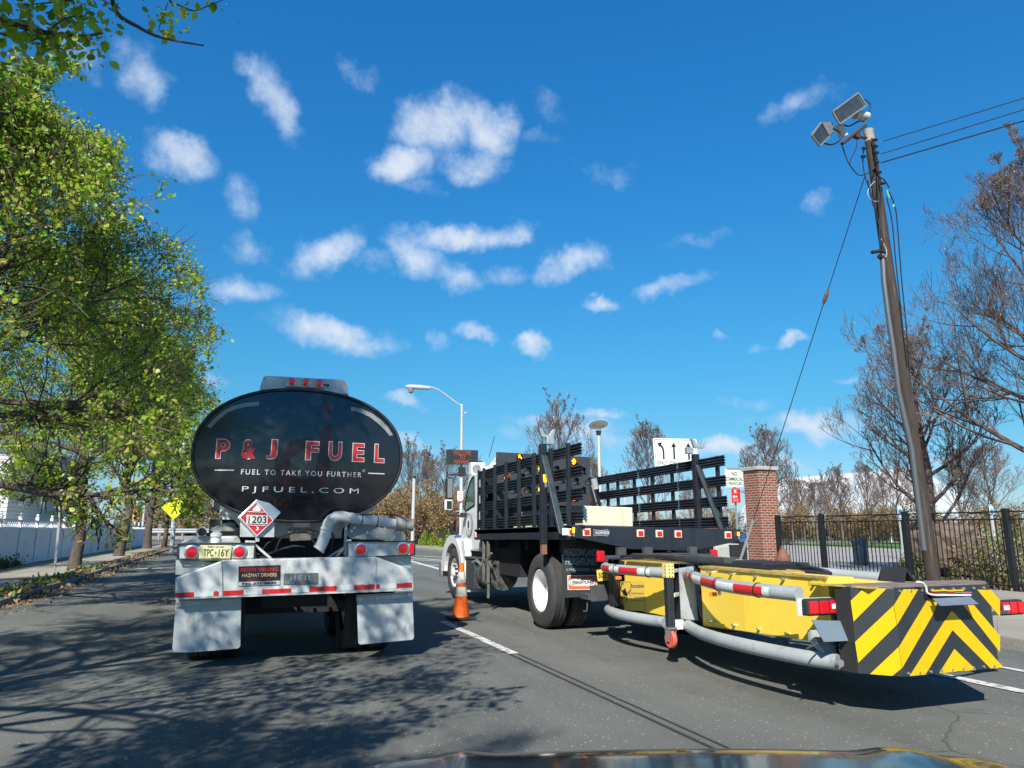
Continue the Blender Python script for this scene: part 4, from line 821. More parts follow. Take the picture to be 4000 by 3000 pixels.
# steps, tank, ladder under cab
hm = MB(); hm.box(4.16, 4.5, 13.25, 13.9, .30, .34); hm.box(4.16,4.5,13.25,13.9,.84,.88); hm.box(4.18,4.5,13.3,13.85,.34,.84); obj('step_box', hm, mat('dark ribbed step', (.07,.075,.08), .45, .4, .2, 10), SB, bevel=.01)
obj('fuel_tank', MB().tube([Vector((4.44,12.35,.60)), Vector((4.44,13.2,.60))], .27, 24), mat('scuffed tank steel', (.16,.165,.16), .5, .5, .5, 7, dirt=(.05,.05,.05), dscale=6, dlo=.45, dhi=.6), SB, smooth='auto')
lad = MB(); y0 = t2x(480,1000,4.12).y; y1 = t2x(515,1000,4.12).y
lad.bar(Vector((4.12,y0,1.2)), Vector((4.12,y0,.48)), .05,.04); lad.bar(Vector((4.12,y1,1.2)), Vector((4.12,y1,.48)), .05,.04); lad.box(4.1,4.15,y1,y0,.84,.88); lad.box(4.1,4.15,y1,y0,.46,.50); lad.bar(Vector((4.12,y1,.86)), Vector((4.12,y1-.18,.99)), .04,.03); lad.bar(Vector((4.12,y1,.86)), Vector((4.12,y1-.18,.75)), .04,.03); lad.box(4.1,4.14,y1-.03,y1,.22,.46)
obj('step_ladder', lad, mat('bare dull steel', (.20,.19,.17), .5, .5, .3, 10, dirt=(.14,.07,.04), dscale=8, dlo=.6, dhi=.7), SB)
hm = MB(); hm.tube([t2x(400,1075,4.2), t2x(430,1060,4.2), t2x(455,1085,4.2)], .03, 8); hm.tube([t2x(400,1060,4.25), t2x(440,1080,4.25)], .02, 8); obj('air_lines', hm, M_alu, SB)
# hitch and plate
hm = MB(); hm.prism([t3(*p, 8.55) for p in ((252,1132),(335,1120),(338,1210),(262,1216))], (0,.01,0)); lp2 = obj('license_plate', hm, M_plate2, SB)
a, b, a2 = t3(268,1190,8.54), t3(325,1152,8.54), t3(268,1152,8.54); text('SG2', a.x, b.x, a.z, a2.z, 8.543, M_black, lp2, 'plate_lettering', off=.01)
hm = MB(); a = t3(190,1360,8.5); b = t3(340,1310,8.5); hm.box(a.x, b.x, 8.5, 8.75, a.z, b.z); hm.bar(t3(205,1310,8.5), t3(330,1300,8.5), .03,.2); hm.bar(t3(185,1362,8.6), t3(178,1440,8.6), .02,.02); hm.bar(t3(178,1442,8.6), t3(150,1440,8.6), .02,.02); hm.bar(t3(345,1110,8.6), t3(345,1440,8.6), .06,.06); hm.bar(t3(290,1110,8.65), t3(300,1300,8.65), .05,.05)
obj('hitch_frame', hm, mat('dull grey hitch steel', (.07,.075,.08), .6, .3, .3, 9), SB, bevel=.006)
# cream box lying on the bed
hm = MB(); z0 = 1.41
hm.box(4.30, 5.06, 8.80, 11.5, 1.452, 1.715, TT)
tag(obj('storage_box', hm, M_cream, loc=(4.7, 10, 1.45), bevel=.012), 'long cream stained box lying on the flatbed between the stake sides', 'box')

# ------------------------------------------------------------------ crash attenuator
CA = thing('crash_attenuator', 'yellow crash attenuator with grey bumper tubes and black chevron end panel behind the flatbed truck', 'crash cushion', (5.3, 6.5, 0))
AXC = 5.28
def mx_(v): return Vector((2*AXC - v.x, v.y, v.z))
def tube_pair(nm, pts, r, m=M_tube, n=18, cut=0):
    P = [Vector(p) for p in pts]; PF = [p for p in P if p.y > cut]
    o1 = obj(nm, MB().tube(P, r, n), m, CA, smooth='auto'); o2 = obj(nm, MB().tube([mx_(p) for p in PF], r, n), m, CA, smooth='auto'); return o1, o2
# smooth curve through control points
def cr(pts, k=6):
    P = [Vector(p) for p in pts]; P = [P[0]*2-P[1]] + P + [P[-1]*2-P[-2]]; o = []
    for i in range(1, len(P)-2):
        for j in range(k):
            t = j/k; o.append(.5*((2*P[i]) + (-P[i-1]+P[i+1])*t + (2*P[i-1]-5*P[i]+4*P[i+1]-P[i+2])*t*t + (-P[i-1]+3*P[i]-3*P[i+1]+P[i+2])*t*t*t))
    o.append(P[-2]); return o
T1 = cr([(4.72,8.52,.92),(4.50,8.50,.92),(4.33,8.25,.92),(4.28,7.85,.92),(4.30,7.5,.92),(4.36,7.2,.92),(4.42,6.92,.92)])
B1 = cr([(4.80,8.80,.40),(4.60,8.70,.38),(4.42,8.30,.38),(4.36,7.85,.38),(4.40,7.5,.38),(4.48,7.15,.38)])
T2 = cr([(4.95,7.05,.93),(4.66,6.95,.93),(4.47,6.62,.92),(4.32,6.2,.90),(4.20,5.7,.885),(4.17,5.3,.88),(4.19,4.95,.88),(4.22,4.74,.88)])
B2 = cr([(4.85,7.10,.44),(4.62,6.98,.40),(4.40,6.45,.38),(4.28,5.95,.38),(4.25,5.5,.38),(4.27,5.1,.38),(4.31,4.8,.38),(4.40,4.58,.38)])
t1a, t1b = tube_pair('side_tube', T1, .058); tube_pair('side_tube', B1, .060); t2a, t2b = tube_pair('side_tube', T2, .058, cut=5.5); tube_pair('side_tube', B2, .060, cut=5.2)
# reflective tape bands on upper tubes
def tape(path, s0, s1, m, par, r, a0=155, a1=245):
    """band of tape on the tube's outer side between fractions s0 and s1"""
    n = 8; mb = MB(); Ls = [0]
    for i in range(1, len(path)): Ls.append(Ls[-1] + (path[i]-path[i-1]).length)
    def pos(s):
        q = s*Ls[-1]
        for i in range(1, len(path)):
            if q <= Ls[i] or i == len(path)-1:
                t = (q-Ls[i-1])/(Ls[i]-Ls[i-1]); return path[i-1].lerp(path[i], t), (path[i]-path[i-1]).normalized()
    rows = []
    for i in range(n+1):
        p, d = pos(s0+(s1-s0)*i/n); side = Vector((-d.y, d.x, 0)).normalized() 
        if side.x > 0: side = -side
        rows.append([p + (side*math.cos(R(a)) + Vector((0,0,math.sin(R(a)))))*r for a in (-38,-20,0,20,38)])
    for i in range(n):
        for j in range(4): mb.add([rows[i][j], rows[i+1][j], rows[i+1][j+1], rows[i][j+1]], [(0,1,2,3)])
    o = obj('reflective_tape', mb, m, par)
for s0, s1, m in ((.30,.43,M_redtape),(.43,.56,M_whitetape),(.56,.75,M_redtape),(.75,.86,M_whitetape)): tape(T1, s0, s1, m, t1a, .0595)
for s0, s1, m in ((.27,.31,M_redtape),(.33,.38,M_redtape),(.38,.48,M_whitetape),(.48,.62,M_redtape),(.62,.73,M_whitetape),(.73,.87,M_redtape),(.87,.90,M_whitetape)): tape(T2, s0, s1, m, t2a, .0595)
def band(path, s, par, r):
    i = int(s*(len(path)-1)); p = path[i]; d = (path[i+1]-path[i-1]).normalized(); return obj('cable_tie', MB().tube([p-d*.006, p+d*.006], r, 16), M_wire, par)
for s in (.52,.82): band(T1, s, t1a, .064)
for s in (.36,.55,.78): band(T2, s, t2a, .064)
# clips and amber markers
def mk(px, py_, Y, par):
    c = at(px, py_, Y); hm = MB(); hm.box(c.x-.035, c.x+.035, Y, Y+.03, c.z-.018, c.z+.018); obj('amber_marker', hm, mat('amber lens', (.8,.2,.02), .3), par, bevel=.005)
mk(2418, 2258, 7.6, t1a); mk(2790, 2322, 5.9, t2a)
obj('marker_clip', MB().bar(atX(2805,2268,4.28), atX(2812,2325,4.28), .02, .03), M_whiteclean, t2a)
# yellow boxes
def boxbody(x0f, x0m, x0r, yf, ym, yr, z0, z1, nm, z0r=None):
    z0r = z0r or z0; L_ = [(x0f, yf, z0), (x0m, ym, (z0+z0r)/2), (x0r, yr, z0r)]
    m = MB(); ring = [Vector((x, y, z)) for x, y, z in L_] + [mx_(Vector((x, y, z))) for x, y, z in L_[::-1]]; n = len(ring)
    vs = ring + [Vector((v.x, v.y, z1)) for v in ring]; m.add(vs, [tuple(range(n)), tuple(range(2*n-1, n-1, -1))] + [((i+1)%n, i, i+n, (i+1)%n+n) for i in range(n)])
    return obj(nm, m, M_yellow, CA, bevel=.008)
y1_ = boxbody(4.62, 4.60, 4.58, 8.3, 7.75, 7.05, .42, 1.0, 'front_cushion')
y2_ = obj('rear_cushion', MB().prism([(4.60,6.62,.40),(4.535,5.84,.44),(4.53,4.75,.48),(4.53,4.75,1.0),(4.535,5.84,1.0),(4.60,6.62,1.0)], (.28,0,0)), M_yellow, CA, bevel=.006)
obj('far_cushion', MB().prism([(5.74,6.62,.40),(5.78,4.75,.44),(5.78,4.75,.88),(5.74,6.62,.90)], (.26,0,0)), M_yellow, CA, bevel=.006)
obj('cushion_core', MB().box(4.9,5.72,4.85,6.6,.48,.84), M_deck, CA)
# deck plates on top
obj('deck_plate', MB().prism([(4.62,6.6,1.003),(4.55,5.84,1.003),(4.545,5.3,1.003),(4.80,5.3,1.003),(5.2,5.9,1.0),(5.3,6.6,1.0)], (0,0,.010)), M_deck, CA)
hm = MB(); hm.box(4.95,5.12,5.3,6.9,.90,1.01); hm.box(5.0,5.6,6.1,6.9,.92,1.05); hm.bar((5.05,5.3,1.0),(5.5,6.2,1.03),.06,.05); obj('hydraulic_beams', hm, M_dark, CA, bevel=.01)
obj('deck_plate', MB().prism([(4.52,8.2,1.003),(4.58,7.05,1.003),(5.98,7.05,1.003),(6.04,8.2,1.003)], (0,0,.012)), M_deck, CA)
obj('end_deck', MB().prism([(4.40,4.80,.945),(4.50,4.30,.945),(5.75,4.30,.925),(5.85,4.55,.92)], (0,0,.012)), M_deck, CA)
hm = MB(); hm.bar((4.40,4.82,.95), (4.62,4.82,.95), .03,.04); obj('yellow_lip', hm, M_stripeY, CA)
# end frames of modules
hm = MB()
for x0 in (4.44, 6.02): hm.box(x0, x0+.10, 8.28, 8.40, .35, 1.02)
hm.box(4.44, 6.12, 8.28, 8.40, .94, 1.03); hm.box(4.44,6.12,8.28,8.40,.35,.45)
obj('front_frame', hm, M_blackmetal, CA, bevel=.006)
hm = MB(); hm.box(4.50, 4.60, 6.86, 7.0, .28, 1.02); hm.box(5.96, 6.06, 6.86, 7.0, .28, 1.02); hm.box(4.5,6.06,6.86,7.0,.9,1.02); hm.box(4.5,6.06,6.86,7.0,.28,.38); hm.box(4.62, 5.94, 6.9, 6.95, .38, .9)
hm.box(4.50,4.58,7.02,7.05,.28,1.0)
obj('hinge_frame', hm, M_blackmetal, CA, bevel=.006)
hm = MB(); hm.prism([(4.44,6.78,.46),(4.44,6.78,.98),(4.60,6.74,1.0),(4.62,6.73,.44)], (.02,.04,0)); obj('corner_plate', hm, M_tube, CA)
hm = MB(); hm.box(4.50,4.60,6.98,7.04,.42,.78); obj('rust_streaked_plate', hm, mat('galvanised rusty', (.38,.39,.37), .5, .3, .1, 9, dirt=(.30,.12,.05), dscale=6, dlo=.5, dhi=.6), CA)
# jack leg with yellow perforated top, caster wheel
jt = atX(2612, 2208, 4.33); jy = jt.y
leg = obj('jack_leg', MB().box(4.28, 4.36, jy-.035, jy+.035, .36, 1.01), mat('perforated navy tube', (.022,.03,.04), .45, .2, .3, 20), CA, bevel=.004)
cap = obj('jack_sleeve', MB().box(4.272, 4.368, jy-.043, jy+.043, .885, 1.03), mat('cream yellow sleeve', (.68,.55,.22), .5), leg, bevel=.004)
hm = MB()
for k in range(4):
    hm.disc((4.305, jy-.0445, .90+k*.035), (0,1,0), .007, .004, 8); hm.disc((4.345, jy-.0445, .90+k*.035), (0,1,0), .007, .004, 8); hm.disc((4.2705, jy-.02, .90+k*.035), (1,0,0), .007, .004, 8)
for k in range(16): hm.disc((4.32, jy-.0362, .38+k*.032), (0,1,0), .007, .003, 8); hm.disc((4.279, jy, .38+k*.032), (1,0,0), .007, .003, 8)
obj('pin_holes', hm, M_black, leg)
hm = MB()
for x in (4.282, 4.358): hm.prism([(x-.006,jy-.05,.37),(x-.006,jy+.05,.37),(x-.006,jy+.02,.235),(x-.006,jy-.02,.235)], (.012,0,0))
hm.box(4.27,4.37,jy-.05,jy+.05,.36,.38); fk = obj('caster_fork', hm, M_alu, CA)
obj('caster_wheel', MB().lathe((4.32,jy,.26), (1,0,0), [(.02,-.022),(.085,-.024),(.095,-.012),(.095,.012),(.085,.024),(.02,.022)], 28), mat('red caster tyre', (.55,.10,.07), .5, 0, .15, 10), CA, smooth='auto')
hm = MB(); hm.bar((4.37,jy,.40),(4.47,jy,.40),.05,.10); hm.bar((4.36,jy,.7),(4.50,jy+.1,.7),.05,.04); hm.bar((4.36,jy,.95),(4.50,jy+.1,.95),.04,.04); obj('jack_bracket', hm, M_whiteclean, CA, bevel=.006)
# hydraulic clutter on top
hm = MB(); rg = random.Random(3)
for k in range(6): x0 = 4.6 + rg.random()*.5; hm.tube(cr([(x0, 8.5-rg.random()*.5, 1.05), (x0+.1, 7.7, 1.06+.02*rg.random()), (x0+.2*rg.random(), 7.0, 1.04), (x0+.1, 6.4, 1.03), (x0+.2*rg.random(), 5.6, 1.02)], 4), .013, 6)
obj('cables', hm, M_wire, CA)
hm = MB(); hm.box(4.45, 6.1, 8.42, 8.52, .98, 1.06); hm.box(4.9, 5.7, 7.9, 8.6, 1.02, 1.08); hm.box(4.9,5.05,6.6,8.0,1.03,1.09); hm.box(5.3,5.42,6.6,8.0,1.0,1.03)
for x in (4.62, 5.02, 5.72): hm.box(x, x+.12, 8.44, 8.52, 1.06, 1.16)
obj('lift_frame', hm, mat('dull grey hitch steel', (.07,.075,.08), .6, .3, .3, 9), CA, bevel=.005)
for x in (4.40, 6.16):
    a = Vector((x, 8.45, 1.02)); sd_ = 1 if x > 5 else -1
    hm = MB(); hm.box(x-.05,x+.06,8.50,8.56,.98,1.12); mo = obj('corner_lamp', hm, M_red, CA, bevel=.02)
# diagram sticker with scorpion
SXX = 4.594; 
def sq(zx, zy): return atX(2300 + zx * .3165, 2150 + zy * .3165, SXX)      # from the close-up of the hinge
stk = obj('maker_sticker', MB().prism([sq(*p) for p in ((383,385),(695,370),(702,750),(372,735))], (-.002,0,0)), mat('sticker yellow', (.72,.50,.10), .4), y1_)
def onx(pl, w, par, m, nm, closed=False):
    mb = MB()
    for q in pl: mb.prism([sq(*p) - Vector((.004,0,0)) for p in q], (-.001,0,0))
    return obj(nm, mb, m, par)
scp = strokes([(520,480),(505,505),(490,520)],8)+strokes([(405,440),(398,465),(402,490),(420,510)],9)+strokes([(430,400),(408,410),(403,440)],9)+strokes([(425,410),(435,425)],6)+[[(415,500),(440,480),(470,510),(485,545),(470,560),(445,550),(425,530)]]+strokes([(440,480),(450,470),(460,500)],8)
for dx in (0, 16, 32, 48): scp += strokes([(430+dx,540+dx*.2),(415+dx*.9,565),(418+dx*.9,600)],4)
scp += strokes([(470,550),(478,590),(465,620)],8)+strokes([(480,540),(505,520),(510,560)],5)
onx(scp, 4, stk, M_black, 'scorpion_symbol')
onx(strokes([(385,395),(520,385),(525,650),(390,635),(385,395)],2), 2, stk, M_black, 'sticker_frame')
def sidetext(s, z0, z1, zyb, zyt, par, m=M_black, o=0, nm='sticker_lettering'):
    a, b = sq(z0, zyb), sq(z1, zyb); a2 = sq(z0, zyt)
    # plane x = SXX, reading towards -Y
    M_ = Matrix(((0,0,0,0),)*4) if 0 else Matrix(((0,1,0,SXX-.004),(-1,0,0,0),(0,0,1,0),(0,0,0,1)))
    return text(s, -a.y, -b.y, min(a.z,a2.z), max(a.z,a2.z), 0, m, par, nm, face=M_, off=o, tilt=b.z-a.z)
sidetext('Scorpion', 524, 684, 460, 405, stk, o=.02); sidetext('TrafFix Devices Inc.', 528, 684, 528, 506, stk); sidetext('(949) 361-5663', 560, 660, 580, 562, stk); sidetext('www.traffixdevices.com', 532, 690, 612, 596, stk)
# rear panel with chevrons
PZ = lambda zx, zy: (3150 + zx / 2.6024, 2200 + zy / 2.6018)
def onplane(px, py_, O, n):
    r = ray(px, py_); o = Vector((0,0,H)); t = (Vector(O) - o).dot(n) / r.dot(n); return o + r * t
PY = 4.22
nF = Vector((0,1,0))
bl, br_ = PZ(960,1160), PZ(2090,1120); 
pA = at(*PZ(965,1160), PY); pB = at(*PZ(905,265), PY)       # left bend, bottom and top
lw = at(*PZ(522,1115), PY+.22); lt = at(*PZ(440,228), PY+.22)
nL = (Vector((pA.x, pA.y, 0)) - Vector((lw.x, lw.y, 0))).cross(Vector((0,0,1))).normalized()
zT, zB = (pB.z + lt.z) / 2, pA.z
rbx = at(*PZ(1965,1130), PY).x; rex = at(*PZ(2085,1120), PY).x
xa = (pA.x + pB.x) / 2; xl = lw.x; xr = xa + (rbx - xa) ; xe = xr + (xa - xl)
body = MB(); ring = [(xl, PY+.22), (xa, PY), (xr, PY), (xr+.22, PY+.16), (xr+.22, PY+.36), (xl+.03, PY+.34)]
body.prism([Vector((x, y, zB)) for x, y in ring], (0,0,zT-zB)); en = obj('end_panel', body, M_stripeK, CA, bevel=.005, label='charcoal and yellow chevron end panel')
OL = Vector((xl, PY+.22, 0)); dL = (Vector((xa, PY, 0)) - OL).normalized(); nLp = Vector((dL.y, -dL.x, 0)).normalized()
dRt = (Vector((xr+.22, PY+.16, 0)) - Vector((xr, PY, 0))).normalized(); nRp = Vector((dRt.y, -dRt.x, 0))
def stripeF(pts, face):
    O, n = {'F': (Vector((xa, PY, 0)), Vector((0,-1,0))), 'L': (OL, nLp), 'R': (Vector((xr, PY, 0)), nRp)}[face]
    P = [onplane(*PZ(*p), O, n) for p in pts]
    for p in P: p.z = max(zB+.004, min(zT-.006, p.z))
    mb = MB(); mb.prism([p + n * .003 for p in P], -n * .002); obj('chevron_stripe', mb, M_stripeY, en)
stripeF([(450,382),(585,245),(812,258),(480,592)], 'L')
stripeF([(495,800),(885,430),(918,625),(528,1012)], 'L')
stripeF([(648,1130),(938,850),(968,1066),(876,1160)], 'L')
stripeF([(888,430),(985,265),(1133,265),(920,624)], 'F')
stripeF([(940,850),(1245,345),(1330,365),(1325,400),(1300,490),(970,1066)], 'F')
stripeF([(1050,1162),(1468,485),(1482,680),(1210,1162)], 'F'); stripeF([(1468,485),(1490,495),(2010,1135),(1878,1138),(1482,680)], 'F')
stripeF([(1354,1162),(1503,872),(1540,1095),(1510,1162)], 'F'); stripeF([(1503,872),(1730,1148),(1600,1160),(1540,1095)], 'F')
def split_r(pts): stripeF(pts, 'F')
stripeF([(1590,425),(1700,425),(1965,740),(1965,905)], 'F'); stripeF([(1965,740),(2055,830),(2072,1022),(1965,905)], 'R')
stripeF([(1733,268),(1875,272),(1965,375),(1965,545)], 'F'); stripeF([(1965,375),(1995,412),(2012,612),(1965,545)], 'R')
# dark side cheek
hm = MB(); hm.prism([(xl, PY+.225, zB), (xl-.01, PY+.37, zB), (xl-.01, PY+.37, zT-.03), (xl, PY+.225, zT)], (.02,.01,0)); obj('side_cheek', hm, M_rub, CA)
hm = MB(); hm.prism([Vector((x, y, zT+.002)) for x, y in ((xl+.02,PY+.23),(xa,PY+.01),(xr,PY+.01),(xr+.2,PY+.17),(xr+.2,PY+.35),(xl+.04,PY+.33))], (0,0,.012)); obj('top_plate', hm, mat('dusty rust plate', (.17,.15,.13), .8, 0, .3, 10, dirt=(.16,.08,.05), dscale=8, dlo=.5, dhi=.65), en)
# light bar and plate holder on panel
lbz = at(*PZ(1450,305), PY-.03); lb2 = MB(); a, b = at(*PZ(1245,318), PY-.03), at(*PZ(1675,290), PY-.03); lb2.box(a.x, b.x, PY-.04, PY-.004, a.z, b.z); lo = obj('light_bar', lb2, M_alu, en, bevel=.004)
for x0, x1 in ((1255,1358),(1432,1512),(1588,1670)):
    p, q = at(*PZ(x0,316), PY-.045), at(*PZ(x1,297), PY-.045); obj('lens', MB().box(p.x, q.x, PY-.048, PY-.038, p.z, q.z), M_red, lo)
for x0, x1 in ((1288,1436),(1448,1598)):
    p, q = at(*PZ(x0,288), PY-.03), at(*PZ(x1,268), PY-.03); obj('yellow_tab', MB().box(p.x, q.x, PY-.03, PY-.01, p.z, q.z), M_stripeY, lo)
p, q = at(*PZ(1328,430), PY-.10), at(*PZ(1708,348), PY-.10); obj('plate_holder', MB().prism([(p.x,PY-.13,p.z),(p.x,PY-.07,q.z),(q.x,PY-.07,q.z),(q.x,PY-.13,p.z)], (0,.006,.002)), M_alu, en)
for xx in (p.x+.05, q.x-.05): obj('holder_arm', MB().bar((xx,PY-.08,(p.z+q.z)/2),(xx,PY,(p.z+q.z)/2+.03),.02,.02), M_black, en)
ta = [at(*PZ(*q_), PY-.05) for q_ in ((1120,190),(1180,200),(1215,240),(1230,300),(1290,322),(1400,325),(1670,325))]; obj('plate_lamp_cable', MB().tube(cr(ta), .007, 6), M_whiteclean, en)
hm = MB()
for k in range(9): x = xa + (xr-xa)*(k+.5)/9; hm.disc((x, PY-.004, zT-.022), (0,1,0), .010, .012, 8); hm.disc((x, PY-.004, zB+.022), (0,1,0), .010, .012, 8)
obj('panel_bolts', hm, M_alu, en)
hm = MB()
for k in range(5): y = 6.4 - k*.38; hm.disc((4.56-.01*k, y, .96), (1,0,0), .013, .07, 8); hm.disc((4.56-.01*k, y, .47+.01*k), (1,0,0), .013, .07, 8)
obj('cushion_bolts', hm, M_alu, y2_)
obj('edge_angle', MB().bar((4.60,6.62,1.0),(4.53,5.84,1.0),.03,.02).bar((4.53,5.84,1.0),(4.525,4.75,1.0),.03,.02), M_deck, y2_)
# angle bracket on top
a = at(3545, 2262, PY+.3); obj('angle_bracket', MB().prism([(a.x-.09,PY+.25,zT+.014),(a.x+.0,PY+.3,zT+.13),(a.x+.11,PY+.3,zT+.014),(a.x+.07,PY+.3,zT+.014),(a.x,PY+.3,zT+.10),(a.x-.06,PY+.3,zT+.014)], (-.03,.22,0)), M_dark, en)
# tail light clusters on arms both sides, with small flaps
def cluster(px0, px1, py0, py1, Y, sd):
    a, b = at(px0, py1, Y), at(px1, py0, Y); hm = MB(); hm.box(a.x, b.x, Y, Y+.07, a.z, b.z); o = obj('light_cluster', hm, M_rub, CA, bevel=.015); w = (b.x-a.x)/3
    for k in range(3):
        hm = MB(); hm.box(a.x+w*k+.008, a.x+w*(k+1)-.006, Y-.02, Y, a.z+.015, b.z-.015); obj('lens', hm, M_red, o, bevel=.014)
    k = 2 if sd < 0 else 0
    hm = MB(); hm.box(a.x+w*k+.016, a.x+w*(k+1)-.014, Y-.026, Y-.02, a.z+.05, b.z-.04); obj('reverse_lens', hm, mat('milky lens', (.7,.6,.6), .2), o, bevel=.006)
    return a, b
a, b = cluster(3158, 3272, 2336, 2408, 4.62, -1); a2, b2 = cluster(3912, 3996, 2342, 2406, 4.75, 1)
hm = MB(); hm.prism([Vector((x, y, z)) for x, y, z in ((a.x-.02,4.70,a.z-.005),(b.x+.02,4.70,a.z+.005),(b.x+.02,4.70,b.z),(a.x-.02,4.70,b.z))], (0,.02,0)); obj('light_plate', hm, M_whiteclean, CA)
c = [at(*q_, 4.56) for q_ in ((3172,2422),(3282,2425),(3307,2498),(3196,2503))]; c[2].y -= .06; c[3].y -= .06; obj('small_flap', MB().prism(c, (0,.008,0)), mat('slate blue flap', (.12,.16,.20), .55, 0, .1, 6), CA)
hm = MB(); hm.bar((b.x+.02,4.7,.40),(b.x+.03,4.7,a.z),.03,.03); hm.bar(at(3205,2507,4.6), at(3150,2535,4.6), .012,.012); hm.box(b.x-.02,b.x+.12,4.55,4.75,zB-.02,zB+.10); hm.bar((b.x+.05,4.62,zB),(b.x+.05,4.62,a.z-.05),.05,.05); hm.bar((b2.x-.05,4.78,b2.z-.1),(xr+.1,4.6,b2.z-.1),.03,.03)
obj('light_arm', hm, mat('dull grey hitch steel', (.07,.075,.08), .6, .3, .3, 9), CA, bevel=.004)
obj('pivot_bolt', MB().disc(at(3280,2590,4.5), (0,1,0), .028, .03, 14), M_alu, CA)
hm = MB(); hm.prism([(4.30,4.74,.52),(4.36,4.64,.40),(4.46,4.64,.40),(4.50,4.74,.60),(4.3,4.74,.60)], (0,.03,0)); obj('end_bracket', hm, M_tube, CA)
# ------------------------------------------------------------------ traffic cone
CN = thing('traffic_cone', 'orange traffic cone with two dirty white bands standing on the lane line', 'cone', (3.34, 11.3, 0))
cx, cy = 3.34, 11.3; ch = 0.86
hm = MB(); hm.box(cx-.20, cx+.20, cy-.20, cy+.20, .008, .045); obj('base', hm, mat('grimy black rubber base', (.03,.024,.02), .85, 0, .3, 12), CN, bevel=.012)
def cring(z0, z1, m, nm, off=0):
    rr = lambda z: .135 - (.135-.032) * (z-.045)/(ch-.045) + off
    obj(nm, MB().lathe((cx,cy,0), (0,0,1), [(rr(z0)-.004,z0),(rr(z0),z0),(rr(z1),z1),(rr(z1)-.004,z1)], 32), m, CN, smooth='auto')
cring(.04, ch, M_orange, 'cone_body'); MT = mat('white reflective collar', (.66,.65,.58), .4, 0, .05, 8, dirt=(.35,.33,.27), dscale=9, dlo=.5, dhi=.7)
cring(.36, .50, MT, 'collar', .004); cring(.56, .73, MT, 'collar', .004)
obj('cone_tip', MB().lathe((cx,cy,0), (0,0,1), [(.032,ch),(.030,ch+.012),(.022,ch+.014),(.018,ch-.05)], 24), M_orange, CN, smooth='auto')

# ------------------------------------------------------------------ vegetation helpers
def leafmesh(name, centers, size, m, parent, seed=0, asp=.75, droop=.3, fine=False):
    rg = np.random.default_rng(seed); C_ = np.array(centers, dtype=float); n = len(C_)
    a = rg.normal(size=(n,3)); a[:,2] -= droop; a /= np.linalg.norm(a, axis=1)[:,None]
    b = rg.normal(size=(n,3)); b -= a * (a*b).sum(1)[:,None]; b /= np.linalg.norm(b, axis=1)[:,None]
    s_ = size * rg.uniform(.45, 1.3, size=(n,1)) * (1 - .35*(rg.random((n,1)) < .4)); c = np.cross(a, b)
    if fine: sh = [(0,0,0),(.18,.42,.05),(.55,.46,.08),(1,0,.0),(.55,-.46,.08),(.18,-.42,.05)]
    else: sh = [(0,0,0),(.42,.5,.08),(1,0,0),(.42,-.5,.08)]
    k = len(sh)
    V = np.stack([C_ + a*s_*p + b*s_*asp*q + c*s_*w for p, q, w in sh], 1).reshape(-1,3) - np.array(tuple(ORG[parent.name]))
    me = bpy.data.meshes.new(name); me.vertices.add(k*n); me.vertices.foreach_set('co', V.ravel()); me.loops.add(k*n); me.loops.foreach_set('vertex_index', np.arange(k*n)); me.polygons.add(n)
    me.polygons.foreach_set('loop_start', np.arange(n)*k); me.polygons.foreach_set('loop_total', np.full(n,k)); me.update(calc_edges=True); me.materials.append(m)
    o = bpy.data.objects.new(name, me); COL.objects.link(o); o.parent = parent; reg(o, ORG[parent.name]); return o
